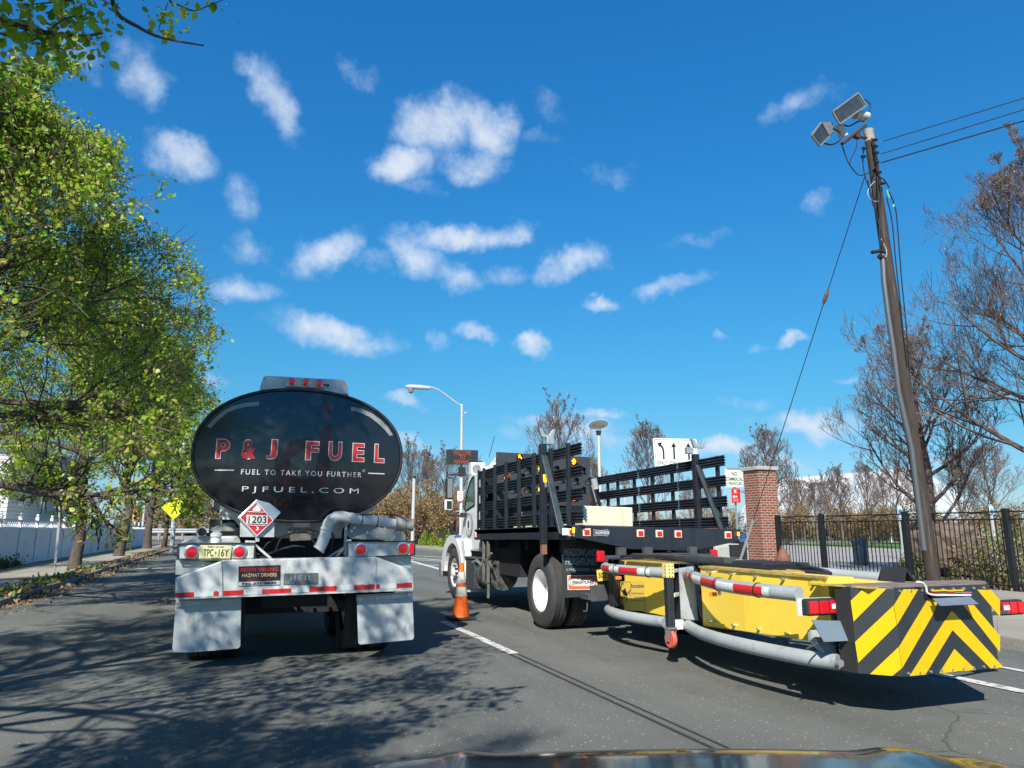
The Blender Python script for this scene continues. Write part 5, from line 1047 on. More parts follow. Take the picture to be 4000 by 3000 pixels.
def grow_tree(base, trunk_h, r0, cc, cr_, seed, nlimb=8, levels=4, kids=(5,5,4,3), up=.25, spread=(35,65), ratio=.62, wig=.12, lean=(0,0), thin=.0045, leader=True, curve=.0, gap=0, droop=1.0):
    rg = random.Random(seed); mb_t, mb_b = MB(), MB(); tips = []
    cc, cr_ = Vector(cc), Vector(cr_)
    def inside(p): q = p - cc; return (q.x/cr_.x)**2 + (q.y/cr_.y)**2 + (q.z/cr_.z)**2 + .55*mathutils.noise.noise(q*(2.6/max(cr_.x,cr_.z)) + Vector((seed,0,0)))
    def branch(p, d, Ln, r, lvl, up=up):
        n = 5 if lvl < 2 else 4 if lvl < 3 else 3
        pts = [p]; rs = [r]; dd = d.normalized(); st = Ln/n
        for i in range(n):
            dd = (dd + Vector((rg.gauss(0,wig), rg.gauss(0,wig), rg.gauss(0,wig) + up*.25 + curve*i*.1))).normalized()
            q = pts[-1] + dd*st
            if inside(q) > 1.0 and lvl > 0 and i > 0: break
            pts.append(q); rs.append(max(thin, r*(1 - .8*(i+1)/n)))
        if len(pts) < 2: return
        mb_b.tube(pts, rs, 6 if lvl == 0 else 4 if lvl < 2 else 3, caps=False)
        if lvl >= levels - 2:
            for i in range(1, len(pts)): tips.append((pts[i-1], pts[i], lvl))
        if lvl + 1 < levels:
            k = kids[min(lvl, len(kids)-1)]
            for c in range(k):
                f = .22 + .75*(c + rg.random()*.8)/k; f = min(f, .98); i = min(int(f*(len(pts)-1)), len(pts)-2); t = f*(len(pts)-1) - i
                o = pts[i].lerp(pts[i+1], t); ax = (pts[i+1]-pts[i]).normalized(); an = R(rg.uniform(28, 58)); az = rg.uniform(0, 6.283)
                u = ax.orthogonal().normalized(); w = ax.cross(u); nd = ax*math.cos(an) + (u*math.cos(az) + w*math.sin(az))*math.sin(an); nd.z += up*.4
                branch(o, nd, Ln*ratio*rg.uniform(.7,1.15)*(1.1-.35*f), rs[i]*.55 if lvl else rs[i]*.6, lvl+1, up)
    b = Vector(base); top = Vector((b.x+lean[0], b.y+lean[1], b.z+trunk_h)); mid = b.lerp(top, .5) + Vector((rg.uniform(-.05,.05), rg.uniform(-.05,.05), 0))
    mb_t.tube([b - Vector((0,0,.15)), b + Vector((0,0,.06)), b.lerp(top,.2), mid, top], [r0*1.7, r0*1.35, r0*1.08, r0, r0*.92], 10)
    if leader:
        ld = [top]; d = (cc + Vector((0,0,cr_.z)) - top); 
        for i in range(1, 7): ld.append(top + d*(i/6.3) + Vector((rg.gauss(0,.12), rg.gauss(0,.12), 0)))
        rr = [r0*.9*(1-i/7.0)+.01 for i in range(7)]; mb_b.tube(ld, rr, 6, caps=False)
        for c in range(nlimb*2):
            f = (c+rg.random())/(nlimb*2); f = f**.9; i = min(int(f*6), 5); o = ld[i].lerp(ld[i+1], f*6-i); az = c*2.4 + rg.uniform(-.4,.4); an = R(rg.uniform(*spread)) * (1-.35*f)
            nd = Vector((math.cos(az)*math.sin(an), math.sin(az)*math.sin(an), math.cos(an)))
            branch(o, nd, max(cr_.x, cr_.z)*(.95-.5*f)*rg.uniform(.8,1.1), rr[i]*.5, 0, up*(1 if f > .45 else droop + (1-droop)*f/.45))
    else:
        for c in range(nlimb):
            az = 2*math.pi*c/nlimb + rg.uniform(-.3,.3); an = R(rg.uniform(*spread)); nd = Vector((math.cos(az)*math.sin(an), math.sin(az)*math.sin(an), math.cos(an)))
            branch(top - Vector((0,0,rg.random()*.4)), nd, max(cr_.x, cr_.z)*rg.uniform(1.0,1.4), r0*rg.uniform(.4,.62), 0)
    return mb_t, mb_b, tips, rg, inside
def make_tree(name, label, cat, base, group, leaves=None, bark=None, twig=None, extra=None, zrot=0, **kw):
    t = thing(name, label, cat, base, group)
    mt, mbr, tips, rg, inside = grow_tree(base, **kw)
    if extra: extra(mbr, tips)
    obj('trunk', mt, bark or M_bark, t, smooth=True); cro = obj('crown', mbr, twig or bark or M_bark, t)
    if leaves:
        n, size, m, clump, spreadr = leaves
        pts = []; w = tips
        while len(pts) < n:
            a, b, lv = w[rg.randrange(len(w))]
            c = a.lerp(b, rg.random())
            for k in range(clump):
                pts.append(tuple(c + Vector((rg.gauss(0,spreadr), rg.gauss(0,spreadr), rg.gauss(0,spreadr)))))
        leafmesh('foliage', pts, size, m, t, seed=kw.get('seed', 0), fine=size < .1 and len(pts) > 20000)
    return t
# street trees along the left pavement
SG = 'street trees along the left pavement'
def lc(px, py, Y): return at(px, py, Y)
make_tree('street_tree', 'nearest leafing street tree with limbs reaching over the left lane', 'tree', (-5.2,16,.1), SG, leaves=(88000,.096,M_leaf,9,.095),
          trunk_h=2.1, r0=.17, cc=(-5.9,15.3,6.1), cr_=(5.5,7.2,3.5), seed=11, nlimb=15, levels=4, kids=(10,8,5), spread=(45,105), up=.14, thin=.006, droop=.5)
make_tree('street_tree', 'second leafing street tree, right behind the bare metal sign post', 'tree', (-5.13,27.86,.1), SG, leaves=(42000,.12,M_leaf,9,.11),
          trunk_h=2.0, r0=.17, cc=(-5.9,27.9,6.5), cr_=(5.2,5.6,4.4), seed=23, nlimb=13, levels=4, kids=(9,7,4), spread=(45,105), up=.14, thin=.008, droop=.8)
make_tree('street_tree', 'third street tree, with a leaning trunk, against the white fence', 'tree', (-5.71,41.13,.1), SG, leaves=(30000,.16,M_leaf,5,.16),
          trunk_h=2.4, r0=.20, cc=(-5.8,41,7.0), cr_=(4.8,6,4.8), seed=37, nlimb=11, levels=4, kids=(8,6,3), spread=(35,95), lean=(.25,0), up=.15, thin=.01, droop=.8)
make_tree('street_tree', 'fourth and farthest street tree, at the end of the white fence', 'tree', (-6.23,57.2,.1), SG, leaves=(15000,.22,M_leaf,5,.2),
          trunk_h=2.7, r0=.24, cc=(-5.8,56,7.2), cr_=(5,6,4.9), seed=41, nlimb=10, levels=4, kids=(7,5,3), spread=(35,100), up=.15, thin=.012, droop=.8)
def near_branches(mb, tips):
    for pl, r in (([(430,-120,5.6),(448,40,5.9),(540,105,6.0),(610,140,6.1),(690,160,6.2),(797,178,6.2)], .022), ([(640,-150,6.3),(655,-10,6.3),(700,20,6.4),(755,42,6.4),(800,28,6.4),(880,-5,6.4)], .012), ([(-300,40,5.5),(-80,55,5.6),(40,90,5.7),(150,120,5.8),(240,135,5.9),(330,140,5.9),(400,130,6)], .03), ([(100,105,5.8),(140,140,5.8),(200,175,5.8),(232,205,5.9)], .008), ([(180,125,5.8),(260,70,5.8),(330,60,5.9),(352,30,5.9)], .008), ([(-200,120,5.6),(0,130,5.7),(90,160,5.8),(160,150,5.8)], .012), ([(350,-100,5.8),(300,-10,5.8),(200,10,5.8),(60,20,5.8)],.012), ([(655,10,6.3),(632,80,6.3),(620,118,6.3),(650,118,6.3)],.006), ([(-150,250,6.2),(0,272,6.4),(60,285,6.5)], .01)):
        P = [at(*q) for q in pl]; mb.tube(cr(P, 3), [r*(1-.7*i/((len(P)-1)*3)) for i in range((len(P)-1)*3+1)], 5)
        if r != .022:
            for i in range(len(P)-1):
                for k in range(8 if pl[0][0] < 300 or pl[0][0]==350 else 3): tips.append((P[i]+Vector((random.gauss(0,.08),0,random.gauss(0,.08))), P[i+1]+Vector((random.gauss(0,.08),0,random.gauss(0,.08))), 9))
        else:
            for k in range(8): p = P[1+k%4]; 
            tips.append((P[1], P[1]+Vector((-.03,0,-.03)), 9))
random.seed(4)
make_tree('street_tree', 'overhanging tree whose dark twigs cross the top left of the sky', 'tree', (-5.5,3.4,.1), SG, leaves=(62000,.085,M_leaf,10,.09), extra=near_branches,
          trunk_h=2.0, r0=.17, cc=(-4.9,3.0,6.1), cr_=(4.8,4.8,4.2), seed=53, nlimb=11, levels=4, kids=(8,7,4), spread=(40,95), up=.15)
tz_ = make_tree('street_tree', 'street tree beyond the frame behind the camera, shading the near lane', 'tree', (-6.5,-5.5,.1), SG, leaves=(30000,.11,M_leaf,5,.12),
          trunk_h=2.0, r0=.17, cc=(-6.6,-5.5,5.6), cr_=(4.2,5.0,4.0), seed=59, nlimb=11, levels=4, kids=(8,6,4), spread=(40,95), up=.15)

# bare trees on the right
RB = 'budding trees inside the park railings'
make_tree('bare_tree', 'large budding tree filling the right edge behind the railings', 'tree', (19.5,11.2,.1), RB, leaves=(7000,.032,M_bud,2,.03),
          trunk_h=1.5, r0=.20, cc=(19.3,11.3,5.9), cr_=(5.2,4.8,5.2), seed=61, nlimb=14, levels=5, kids=(7,6,4,3), spread=(45,85), up=.45, bark=M_bark2, twig=M_twig, thin=.005, wig=.07, ratio=.62)
make_tree('bare_tree', 'smaller budding tree just beyond the wooden utility pole', 'tree', (19.7,16.3,.1), RB, leaves=(6000,.032,M_bud,2,.03),
          trunk_h=1.2, r0=.14, cc=(19.9,16.4,4.0), cr_=(3.0,3.2,3.5), seed=67, nlimb=10, levels=5, kids=(6,5,4,2), spread=(45,85), up=.42, bark=M_bark2, twig=M_twig, thin=.0065, wig=.09, ratio=.60)
# background trees: three prototypes then copies
BG = 'bare trees beyond the railings'
def bgt(base, h, w, seed, label, lv=(900,.06,M_bud,2,.1)):
    return make_tree('bare_tree', label, 'tree', base, BG, leaves=lv, trunk_h=h*.22, r0=h*.012+.03, cc=(base[0],base[1],h*.56), cr_=(w,w,h*.46), seed=seed, nlimb=9, levels=4, kids=(6,5,3), spread=(25,60), up=.4, bark=M_bark2, twig=M_twig, thin=.012, wig=.08)
def colx(px, Y): p = at(px, 2060, Y); return p.x
protoA = bgt((colx(2185,45),45,0), 9.9, 2.7, 71, 'tall bare tree rising right above the arrow board')
protoB = bgt((colx(2540,48),48,0), 9.0, 3.2, 73, 'bare spreading tree beside the three arrow lane sign')
protoC = bgt((colx(3010,38),38,0), 7.6, 2.2, 79, 'slim bare tree showing over the brick gate pillar')
def place(pr, px, Y, h0, h, label, rz):
    w = h/h0 * (.8 + .45*((px*37 % 100)/100)); return dup(pr, (colx(px,Y), Y, 0), rz, (w, w, h/h0), label)
rg = random.Random(9)
spots = [(protoA,9.9,1590,84,11.5,'tall bare tree nearest the tanker over the brown thicket'),(protoC,7.6,1665,88,10.8,'bare tree between the tanker and the message board'),(protoA,9.9,1740,80,10.2,'bare tree just left of the lamp post'),(protoB,9.0,1860,78,9.0,'bare tree directly behind the message board'),
 (protoC,7.6,1990,70,8.4,'bare tree behind the white cab roof'),(protoA,9.9,2060,66,8.2,'bare tree behind the left end of the arrow board'),(protoB,9.0,2330,60,7.4,'low bare tree behind the disc lamp post'),(protoC,7.6,2700,66,6.4,'small bare tree right of the lane sign'),
 (protoB,9.0,2790,60,5.8,'low bare tree behind the no commercial vehicles sign'),(protoA,9.9,3095,52,6.4,'bare tree just right of the brick gate pillar'),(protoB,9.0,3190,62,6.4,'bare tree in front of the white dome, left end'),(protoC,7.6,3290,46,6.2,'bare tree on the lawn before the middle of the white dome'),
 (protoB,9.0,3400,44,6.4,'spreading bare tree before the right of the white dome'),(protoA,9.9,3520,40,6.4,'bare tree left of the utility pole'),(protoC,7.6,3760,36,6.6,'bare tree seen between the utility pole and the frame edge'),(protoB,9.0,3880,34,6.8,'bare tree at the far right behind the railings'),(protoA,9.9,3240,70,8.0,'taller bare tree in front of the dome middle'),(protoC,7.6,3140,80,8.0,'slim bare tree in front of the dome, left end'),(protoB,9.0,3460,66,7.6,'tall spreading bare tree before the dome, right end'),(protoA,9.9,3600,48,7.2,'bare tree right behind the utility pole')]
for pr, h0, px, Y, h, lab in spots: place(pr, px, Y, h0, h, lab, rg.uniform(0,6.28))
# thickets of russet brush
BR = 'russet bushes behind the railings'
def bush(base, h, w, seed, label, m=M_leafred, n=5200, size=.20):
    return make_tree('bush', label, 'bush', base, BR, leaves=(n,size,m,4,.22), trunk_h=.3, r0=.06, cc=(base[0],base[1],h*.5), cr_=(w,w,h*.52), seed=seed, nlimb=9, levels=3, kids=(7,5), spread=(15,75), leader=False, bark=M_bark2, twig=M_twig, thin=.012)
bA = bush((colx(1590,66),66,.1), 5.4, 3.4, 83, 'brown bush nearest the tanker pipe end')
bB = bush((colx(1700,62),62,.1), 5.2, 3.2, 89, 'brown bush left of the message board pole', n=5200)
bC = bush((colx(760,128),128,.1), 8.5, 6, 97, 'pale olive bush beyond the guard rail left of the tanker', m=M_leaf2, n=5200, size=.34)
for pr, h0, px, Y, h, lab in [(bB,5.2,1500,74,6,'brown bush half hidden by the black tank end'),(bA,5.4,1640,72,6.2,'brown bush between tanker and lamp post, farther row'),(bA,5.4,1790,58,4.8,'brown bush behind the no parking sign'),(bB,5.2,1880,54,4.8,'brown bush behind the cab mirror'),(bA,5.4,1980,52,4.6,'brown bush behind the cab window'),
 (bB,5.2,2380,48,3.3,'brown bush seen through the left end of the right stakes'),(bA,5.4,2480,46,3.0,'brown bush seen through the middle stakes'),(bB,5.2,2600,44,2.9,'brown bush at the lane sign post'),(bA,5.4,2720,42,2.8,'brown bush seen through the rear stakes'),(bB,5.2,2810,44,3.2,'brown bush left of the brick gate pillar'),
 (bC,8.5,655,134,8.0,'olive bush behind the yellow crossing sign'),(bC,8.5,850,126,9.0,'olive bush directly beside the tanker edge'),(bC,8.5,560,138,7.5,'olive bush beyond the end of the white fence'),(bC,8.5,930,130,8,'olive bush mostly behind the tanker'),(bB,5.2,3075,58,4.4,'brown bush just past the brick pillar edge'),(bA,5.4,3320,60,4.6,'brown bush on the lawn between two bare trees'),(bB,5.2,3430,56,4.4,'brown bush left of the pale marker post'),(bA,5.4,3560,52,4.6,'brown bush immediately left of the utility pole'),
 (bB,5.2,3130,70,4.6,'brown bush behind the lawn, beside the pillar'),(bA,5.4,3260,74,4.6,'brown bush before the dome, left'),(bB,5.2,3370,68,4.2,'brown bush before the dome, middle'),(bA,5.4,3480,62,4.0,'brown bush before the dome, right'),(bB,5.2,3620,50,3.6,'brown bush behind the utility pole'),(bA,5.4,3790,44,3.8,'brown bush between pole and frame edge'),(bB,5.2,3950,40,4.0,'brown bush at the far right of the park')]:
    place(pr, px, Y, h0, h, lab, rg.uniform(0,6.28))
# low green shrubs and ivy by the right railings
IV = 'green shrubs along the railings'
def shrub(x, y, r, h, seed, label, m=M_ivy, n=1500, size=.08):
    t = thing('shrub', label, 'shrub', (x,y,.1), IV); rg_ = random.Random(seed); P = []
    while len(P) < n:
        a, b, c = rg_.uniform(-1,1), rg_.uniform(-1,1), rg_.uniform(0,1)
        if a*a+b*b+c*c < 1 and rg_.random() < .4 + .6*(a*a+b*b+c*c): P.append((x+a*r, y+b*r, .1+c*h*(1+.2*math.sin(a*7+b*5))))
    leafmesh('foliage', P, size, m, t, seed)
    hm = MB(); 
    for k in range(14): az = k*.9; hm.tube([Vector((x,y,.05)), Vector((x+math.cos(az)*r*.4, y+math.sin(az)*r*.4, h*.6)), Vector((x+math.cos(az)*r*.75, y+math.sin(az)*r*.75, h*.95))], [.012,.008,.004], 4)
    obj('stems', hm, M_bark2, t); return t
for i, (px, X, r, h, lab, m) in enumerate([(3830,17.2,.9,1.3,'green shrub behind the railings right of the boulder',M_leaf2),(3920,16.8,.8,1.2,'yellow green shrub behind the thick railing post',M_leaf2),(3990,17.6,1.1,1.4,'green shrub at the frame edge behind the railings',M_ivy),(3700,18.8,.8,1.0,'low leafy shrub behind the boulder',M_leaf2),(3560,17.3,.5,.7,'small dark shrub beside the third railing post',M_ivy)]):
    p = atX(px, 2060, X); shrub(X, p.y, r, h, 100+i, lab, m)
for i, (px, Y, lab) in enumerate([(1650,61.5,'small green shrub at the foot of the far railings, left'),(1690,58.5,'small green shrub at the foot of the far railings, middle'),(1735,55.0,'small green shrub at the foot of the far railings, right')]):
    shrub(14.9, Y, .6, 1.2, 120+i, lab, M_leaf, 900, .12)
# weeds and leaf litter in the verge
rg = random.Random(77); P = []
for k in range(620):
    y = rg.choice((rg.gauss(18.6,.5), rg.gauss(20.8,.7), rg.gauss(21.2,.5), rg.gauss(23.6,.3), rg.gauss(27.6,.4), rg.gauss(17,.3))); x = -4.35 - .018*max(0,y-14) + rg.gauss(0,.17); P.append((x, y, .10 + abs(rg.gauss(0,.07))))
def litter(name, P, size, m, seed, label, cat, droop=.3):
    t = thing(name, label, cat, (P[0][0], P[0][1], .1)); o = leafmesh(name, P, size, m, t, seed, droop=droop)
    o.parent = None; o.location = t.location; o['label'] = label; o['category'] = cat; o['kind'] = 'stuff'; bpy.data.objects.remove(t); o.name = name; return o
litter('weeds', P, .10, mat('weed leaves', (.08,.14,.03), .6, island=.5, hue=[(.04,.08,.015),(.10,.17,.03),(.16,.22,.05)], trans=.2), 5, 'green weeds growing along the left kerb', 'weeds', droop=-.8)
P = [(-4.05 + rg.gauss(0,.28) - .018*max(0, 0), 10 + rg.random()*52, .125 + rg.random()*.02) for k in range(6500)]
P = [(x - .018*max(0,y-14), y, .012 if x > KL - .0 else .135) for x, y, z in P]
litter('dead_leaves', P, .09, mat('dead leaves', (.16,.10,.05), .8, island=.5, hue=[(.08,.05,.03),(.20,.13,.07),(.30,.22,.13)]), 6, 'dead leaves gathered in the left gutter', 'leaves', droop=0)
P = [(rg.uniform(-7.7,-7.3), rg.choice((rg.gauss(21,1.2), rg.gauss(24,.7), rg.gauss(29,1))), .13+abs(rg.gauss(0,.16))) for k in range(2600)]
litter('ground_ivy', P, .11, M_ivy, 7, 'ivy creeping along the foot of the white fence', 'ivy', droop=-.2)
P = [(rg.uniform(15.4,20.5), rg.uniform(4,17), .11) for k in range(7000)]
litter('leaf_litter', P, .10, mat('dead leaves', (.16,.10,.05)), 8, 'dry leaves and twigs on the bed behind the right railings', 'leaves', droop=0)

# ------------------------------------------------------------------ left side: fence, house, signs
VF = thing('vinyl_fence', 'long white panel fence with lattice top along the left pavement', 'fence', (-7.75, 40, .13))
for k in range(24):
    y0 = 15.0 + k*2.4; x = -7.75 - .002*y0; y1 = y0 + 2.4
    hm = MB(); hm.box(x-.06, x+.06, y0-.06, y0+.06, .10, 1.86); hm.lathe((x,y0,1.86), (0,0,1), [(.075,0),(.075,.03),(.03,.05),(.055,.10),(.04,.15),(.001,.17)], 10); obj('post', hm, M_vinyl, VF)
    hm = MB(); hm.box(x-.02, x+.02, y0+.06, y1-.06, .14, 1.42)
    for j in range(1, 15): yy = y0 + .06 + j*(2.28/15); hm.box(x+.018, x+.024, yy-.006, yy+.006, .2, 1.40)
    hm.box(x-.035, x+.035, y0+.06, y1-.06, 1.42, 1.50); hm.box(x-.035, x+.035, y0+.06, y1-.06, .12, .24); hm.box(x-.035,x+.035,y0+.06,y1-.06,1.72,1.78); obj('panel', hm, M_vinyl, VF)
    hm = MB()
    for j in range(-1, 10):
        a0 = y0 + .06 + j*.24
        for sg in (1, -1):
            p0 = Vector((x, a0, 1.50 if sg > 0 else 1.72)); p1 = Vector((x, a0+.22, 1.72 if sg > 0 else 1.50))
            if p0.y < y0+.05 or p1.y > y1-.03: continue
            hm.bar(p0, p1, .028, .012)
    obj('lattice', hm, M_vinyl, VF)
HS = thing('house', 'white sided house with grey roof glimpsed between the street trees', 'house', (-14.5, 48, 0))
hx0, hy0 = 1.3, 13.0
hw = obj('wall', MB().box(-21+hx0,-12+hx0,28+hy0,44+hy0,0,5.6), M_siding, HS)
hm = MB()
for k in range(27): hm.box(-11.99+hx0,-11.97+hx0,28+hy0,44+hy0,.4+k*.19,.41+k*.19); hm.box(-21+hx0,-12+hx0,27.97+hy0,27.99+hy0,.4+k*.19,.41+k*.19)
obj('siding_lines', hm, mat('siding shadow gap', (.35,.36,.36), .7), hw)
obj('roof', MB().prism([Vector((-21.6+hx0,27.5+hy0,5.5)), Vector((-16.5+hx0,27.5+hy0,8.4)), Vector((-11.4+hx0,27.5+hy0,5.5))], (0,17,0)), M_roofing, HS)
for y in (30, 34, 38, 42):
    y += hy0; wn = obj('window', MB().box(-12.0+hx0,-11.93+hx0,y-.55,y+.55,2.6,4.2), M_whiteclean, HS); obj('pane', MB().box(-11.935+hx0,-11.92+hx0,y-.45,y+.45,2.7,4.1), M_glass, wn)
for x in (-17, -14): wn = obj('window', MB().box(x+hx0,x+1.2+hx0,27.9+hy0,28.0+hy0,2.6,4.2), M_whiteclean, HS); obj('pane', MB().box(x+.1+hx0,x+1.1+hx0,27.88+hy0,27.9+hy0,2.7,4.1), M_glass, wn)
H2 = thing('garage', 'small pale outbuilding with lattice behind the near end of the white fence', 'shed', (-13, 21, 0))
obj('wall', MB().box(-17,-11,18.5,24.5,0,2.9), mat('pale beige siding', (.55,.53,.46), .7), H2); obj('roof', MB().prism([Vector((-17.3,18.2,2.85)), Vector((-14,18.2,4.1)), Vector((-10.7,18.2,2.85))], (0,6.6,0)), M_roofing, H2)
obj('door', MB().box(-11.0,-10.96,19.8,22.6,.1,2.2), M_whiteclean, H2)
# bare metal sign post
SP = thing('parking_sign', 'small grey sign seen almost edge on, on a slim steel post at the left kerb', 'sign', (-4.94,24.2,.1))
tp = at(252,1800,24.2); obj('post', MB().bar(Vector((-4.94,24.2,0)), Vector((tp.x,24.2,tp.z)), .06,.03), M_steel, SP)
c = at(252,1808,24.15); obj('panel', MB().prism([Vector((c.x-.14,24.05,c.z-.19)), Vector((c.x+.15,24.2,c.z-.22)), Vector((c.x+.15,24.2,c.z+.12)), Vector((c.x-.14,24.05,c.z+.20))], (.003,-.008,0)), mat('dull grey sign back', (.12,.14,.15), .5, .4), SP)
# pedestrian crossing sign on a utility post
XS = thing('crossing_sign', 'yellow diamond crossing sign with walking figure on a sticker covered pole', 'sign', (at(680,2060,50).x,50,.1))
c = at(683,1983,49.8); r = .77
bp = at(672,2130,50); tp = at(690,1895,50)
obj('post', MB().tube([Vector((bp.x,50,0)), Vector((tp.x,50,tp.z)), Vector((tp.x+.3,50,tp.z+3.5))], [.15,.12,.10], 12), mat('stickered pole', (.42,.43,.42), .6, 0, .3, 5, dirt=(.15,.30,.30), dscale=1.4, dlo=.6, dhi=.62), XS)
pn = obj('panel', MB().prism([c+Vector(q)*r for q in ((0,0,1),(1,0,0),(0,0,-1),(-1,0,0))], (0,.03,0)), M_signyellow, XS)
hm = MB()
for a, b in (((0,.93),(.93,0)),((.93,0),(0,-.93)),((0,-.93),(-.93,0)),((-.93,0),(0,.93))): hm.bar(c+Vector((a[0]*r,-.012,a[1]*r)), c+Vector((b[0]*r,-.012,b[1]*r)), .03,.01)
obj('border', hm, M_black, pn)
fig = [((.02,.30),(.0,-.05),.20),((0,-.05),(-.22,-.50),.10),((0,-.05),(.20,-.50),.10),((.02,.25),(-.26,.05),.07),((.04,.25),(.25,.0),.07),((-.26,.05),(-.34,.12),.06)]
hm = MB()
for a, b, w in fig: hm.bar(c+Vector((a[0]*r,-.014,a[1]*r)), c+Vector((b[0]*r,-.014,b[1]*r)), .006, w*r*.95)
obj('walking_figure', hm, M_black, pn); obj('figure_head', MB().disc(c+Vector((.02*r,-.014,.45*r)), (0,1,0), .085*r, .008, 16), M_black, pn)
LT = thing('leaning_sapling', 'thin leaning bare trunk left of the crossing sign pole', 'tree', (at(640,2140,60).x,60,.1))
pth = [at(*q, 60) for q in ((640,2140),(648,2090),(656,2020),(663,1960),(672,1900),(680,1850))]; pth[0].z = 0
obj('trunk', MB().tube(pth, [.22,.16,.13,.11,.09,.06], 8), M_bark2, LT, smooth=True)
hm = MB()
for k, q in enumerate(pth[3:]): hm.tube([q, q+Vector((.8-.5*k,0,.9)), q+Vector((1.2-.7*k,0,1.9))], [.05,.03,.01], 4)
obj('crown', hm, M_bark2, LT)
TS = thing('traffic_signal', 'yellow traffic signal head half hidden by leaves above the white fence', 'traffic light', (at(530,2060,72).x,72,0))
c = at(531,2008,72); hm = MB(); hm.box(c.x-.2,c.x+.2,71.8,72.1,c.z-.55,c.z+.55); hd_ = obj('signal_head', hm, mat('signal yellow', (.75,.33,.02), .5), TS, bevel=.03)
for k in range(3): obj('lamp', MB().lathe((c.x,71.78,c.z+.36-.36*k), (0,-1,0), [(.13,0),(.14,.15),(.12,.15),(.11,.01),(.001,.01)], 14), (M_red, M_dark, M_dark)[k], hd_)
obj('pole', MB().tube([Vector((c.x+.6,72.2,0)), Vector((c.x+.6,72.2,c.z+1.8)), Vector((c.x,72.1,c.z+1.6)), Vector((c.x,72.1,c.z+.5))], .09, 10), M_galv, TS)
# guard rail across the junction
GR = thing('guard_rail', 'steel guard rail on the far side of the cross street, left of the tanker', 'guard rail', (-15,114,0))
prof = [(0,.0),(.05,.05),(.05,.10),(0,.15),(0,.19),(.05,.24),(.05,.29),(0,.34)]
m = MB(); n = len(prof); ends = [(-75,110.5),(14,114.5)]; vs = [Vector((x, y-d-.02, 1.0+z*1.8)) for x, y in ends for d, z in prof]
m.add(vs, [(i, i+1, n+i+1, n+i) for i in range(n-1)]); ro = obj('rail', m, M_steel, GR); ro.modifiers.new('s','SOLIDIFY').thickness = .01
m = MB(); m.box(-75,14,114.6,114.9,.15,.62,lambda v: Vector((v.x, v.y-4*(14-v.x)/89, v.z))); obj('lower_beam', m, M_kerb, GR)
for k in range(30): x = -74+k*3; obj('post', MB().box(x-.08,x+.08,114.52-4*(14-x)/89,114.7-4*(14-x)/89,0,1.6), M_steel, GR)
# far railing with pillars at the left
def railing(name, label, x0, y0, x1, y1, z0, z1, posts, pitch, group=None, mesh=False, pw=.08, post_h=.05, base=0.1):
    t = thing(name, label, 'fence', ((x0+x1)/2,(y0+y1)/2,z0), group); a, b = Vector((x0,y0,0)), Vector((x1,y1,0)); d = (b-a); Ln = d.length; d.normalize()
    for i in range(len(posts)-1):
        s0, s1 = posts[i], posts[i+1]; hm = MB(); k = s0 + pitch
        while k < s1 - pitch*.5:
            p = a + d*k; hm.box(p.x-.009, p.x+.009, p.y-.009, p.y+.009, z0, z1-.16); k += pitch
        for zz in (z0+.12, z1-.18, z1-.02): hm.bar(a+d*s0+Vector((0,0,zz)), a+d*s1+Vector((0,0,zz)), .035,.03)
        for j in range(2):
            q0 = s0 + (s1-s0)*j/2; q1 = s0 + (s1-s0)*(j+1)/2
            if not mesh: hm.tube([a+d*(q0+(q1-q0)*u/8)+Vector((0,0,z1-.17+.13*math.sin(math.pi*u/8))) for u in range(9)], .009, 4)
        obj('picket_panel', hm, M_iron, t)
        if mesh: obj('screen', MB().bar(a+d*s0+Vector((0,0,(z0+z1)/2)), a+d*s1+Vector((0,0,(z0+z1)/2)), .01, (z1-z0)*.85), mat('dark mesh screen', (.02,.028,.028), .8), t)
    for s_ in posts: p = a + d*s_; obj('post', MB().box(p.x-pw, p.x+pw, p.y-pw, p.y+pw, z0-.1, z1+post_h), M_iron, t, bevel=.01)
    return t
railing('iron_railing', 'black railing with dark mesh beyond the guard rail left of the tanker', -45, 131, 12, 131, .1, 2.1, [i*4.0 for i in range(15)], .25, mesh=True)
def pillar(x0, x1, y0, y1, h, label, z0=0, cap=.12):
    t = thing('brick_pillar', label, 'pillar', ((x0+x1)/2,(y0+y1)/2,z0), 'brick gate pillars'); obj('shaft', MB().box(x0,x1,y0,y1,z0,h), M_brick, t); obj('cap', MB().box(x0-.06,x1+.06,y0-.06,y1+.06,h+.003,h+cap), M_brickcap, t, bevel=.015); return t
for px, w, h, lab in ((710,1.1,3.0,'brick pillar just right of the crossing sign'),(625,.55,2.2,'short brick pillar left of the leaning sapling'),(765,.6,2.5,'brick pillar closest to the tanker on its left')):
    c = at(px, 2060, 129); pillar(c.x-w/2, c.x+w/2, 128.6, 129.6, h, lab)
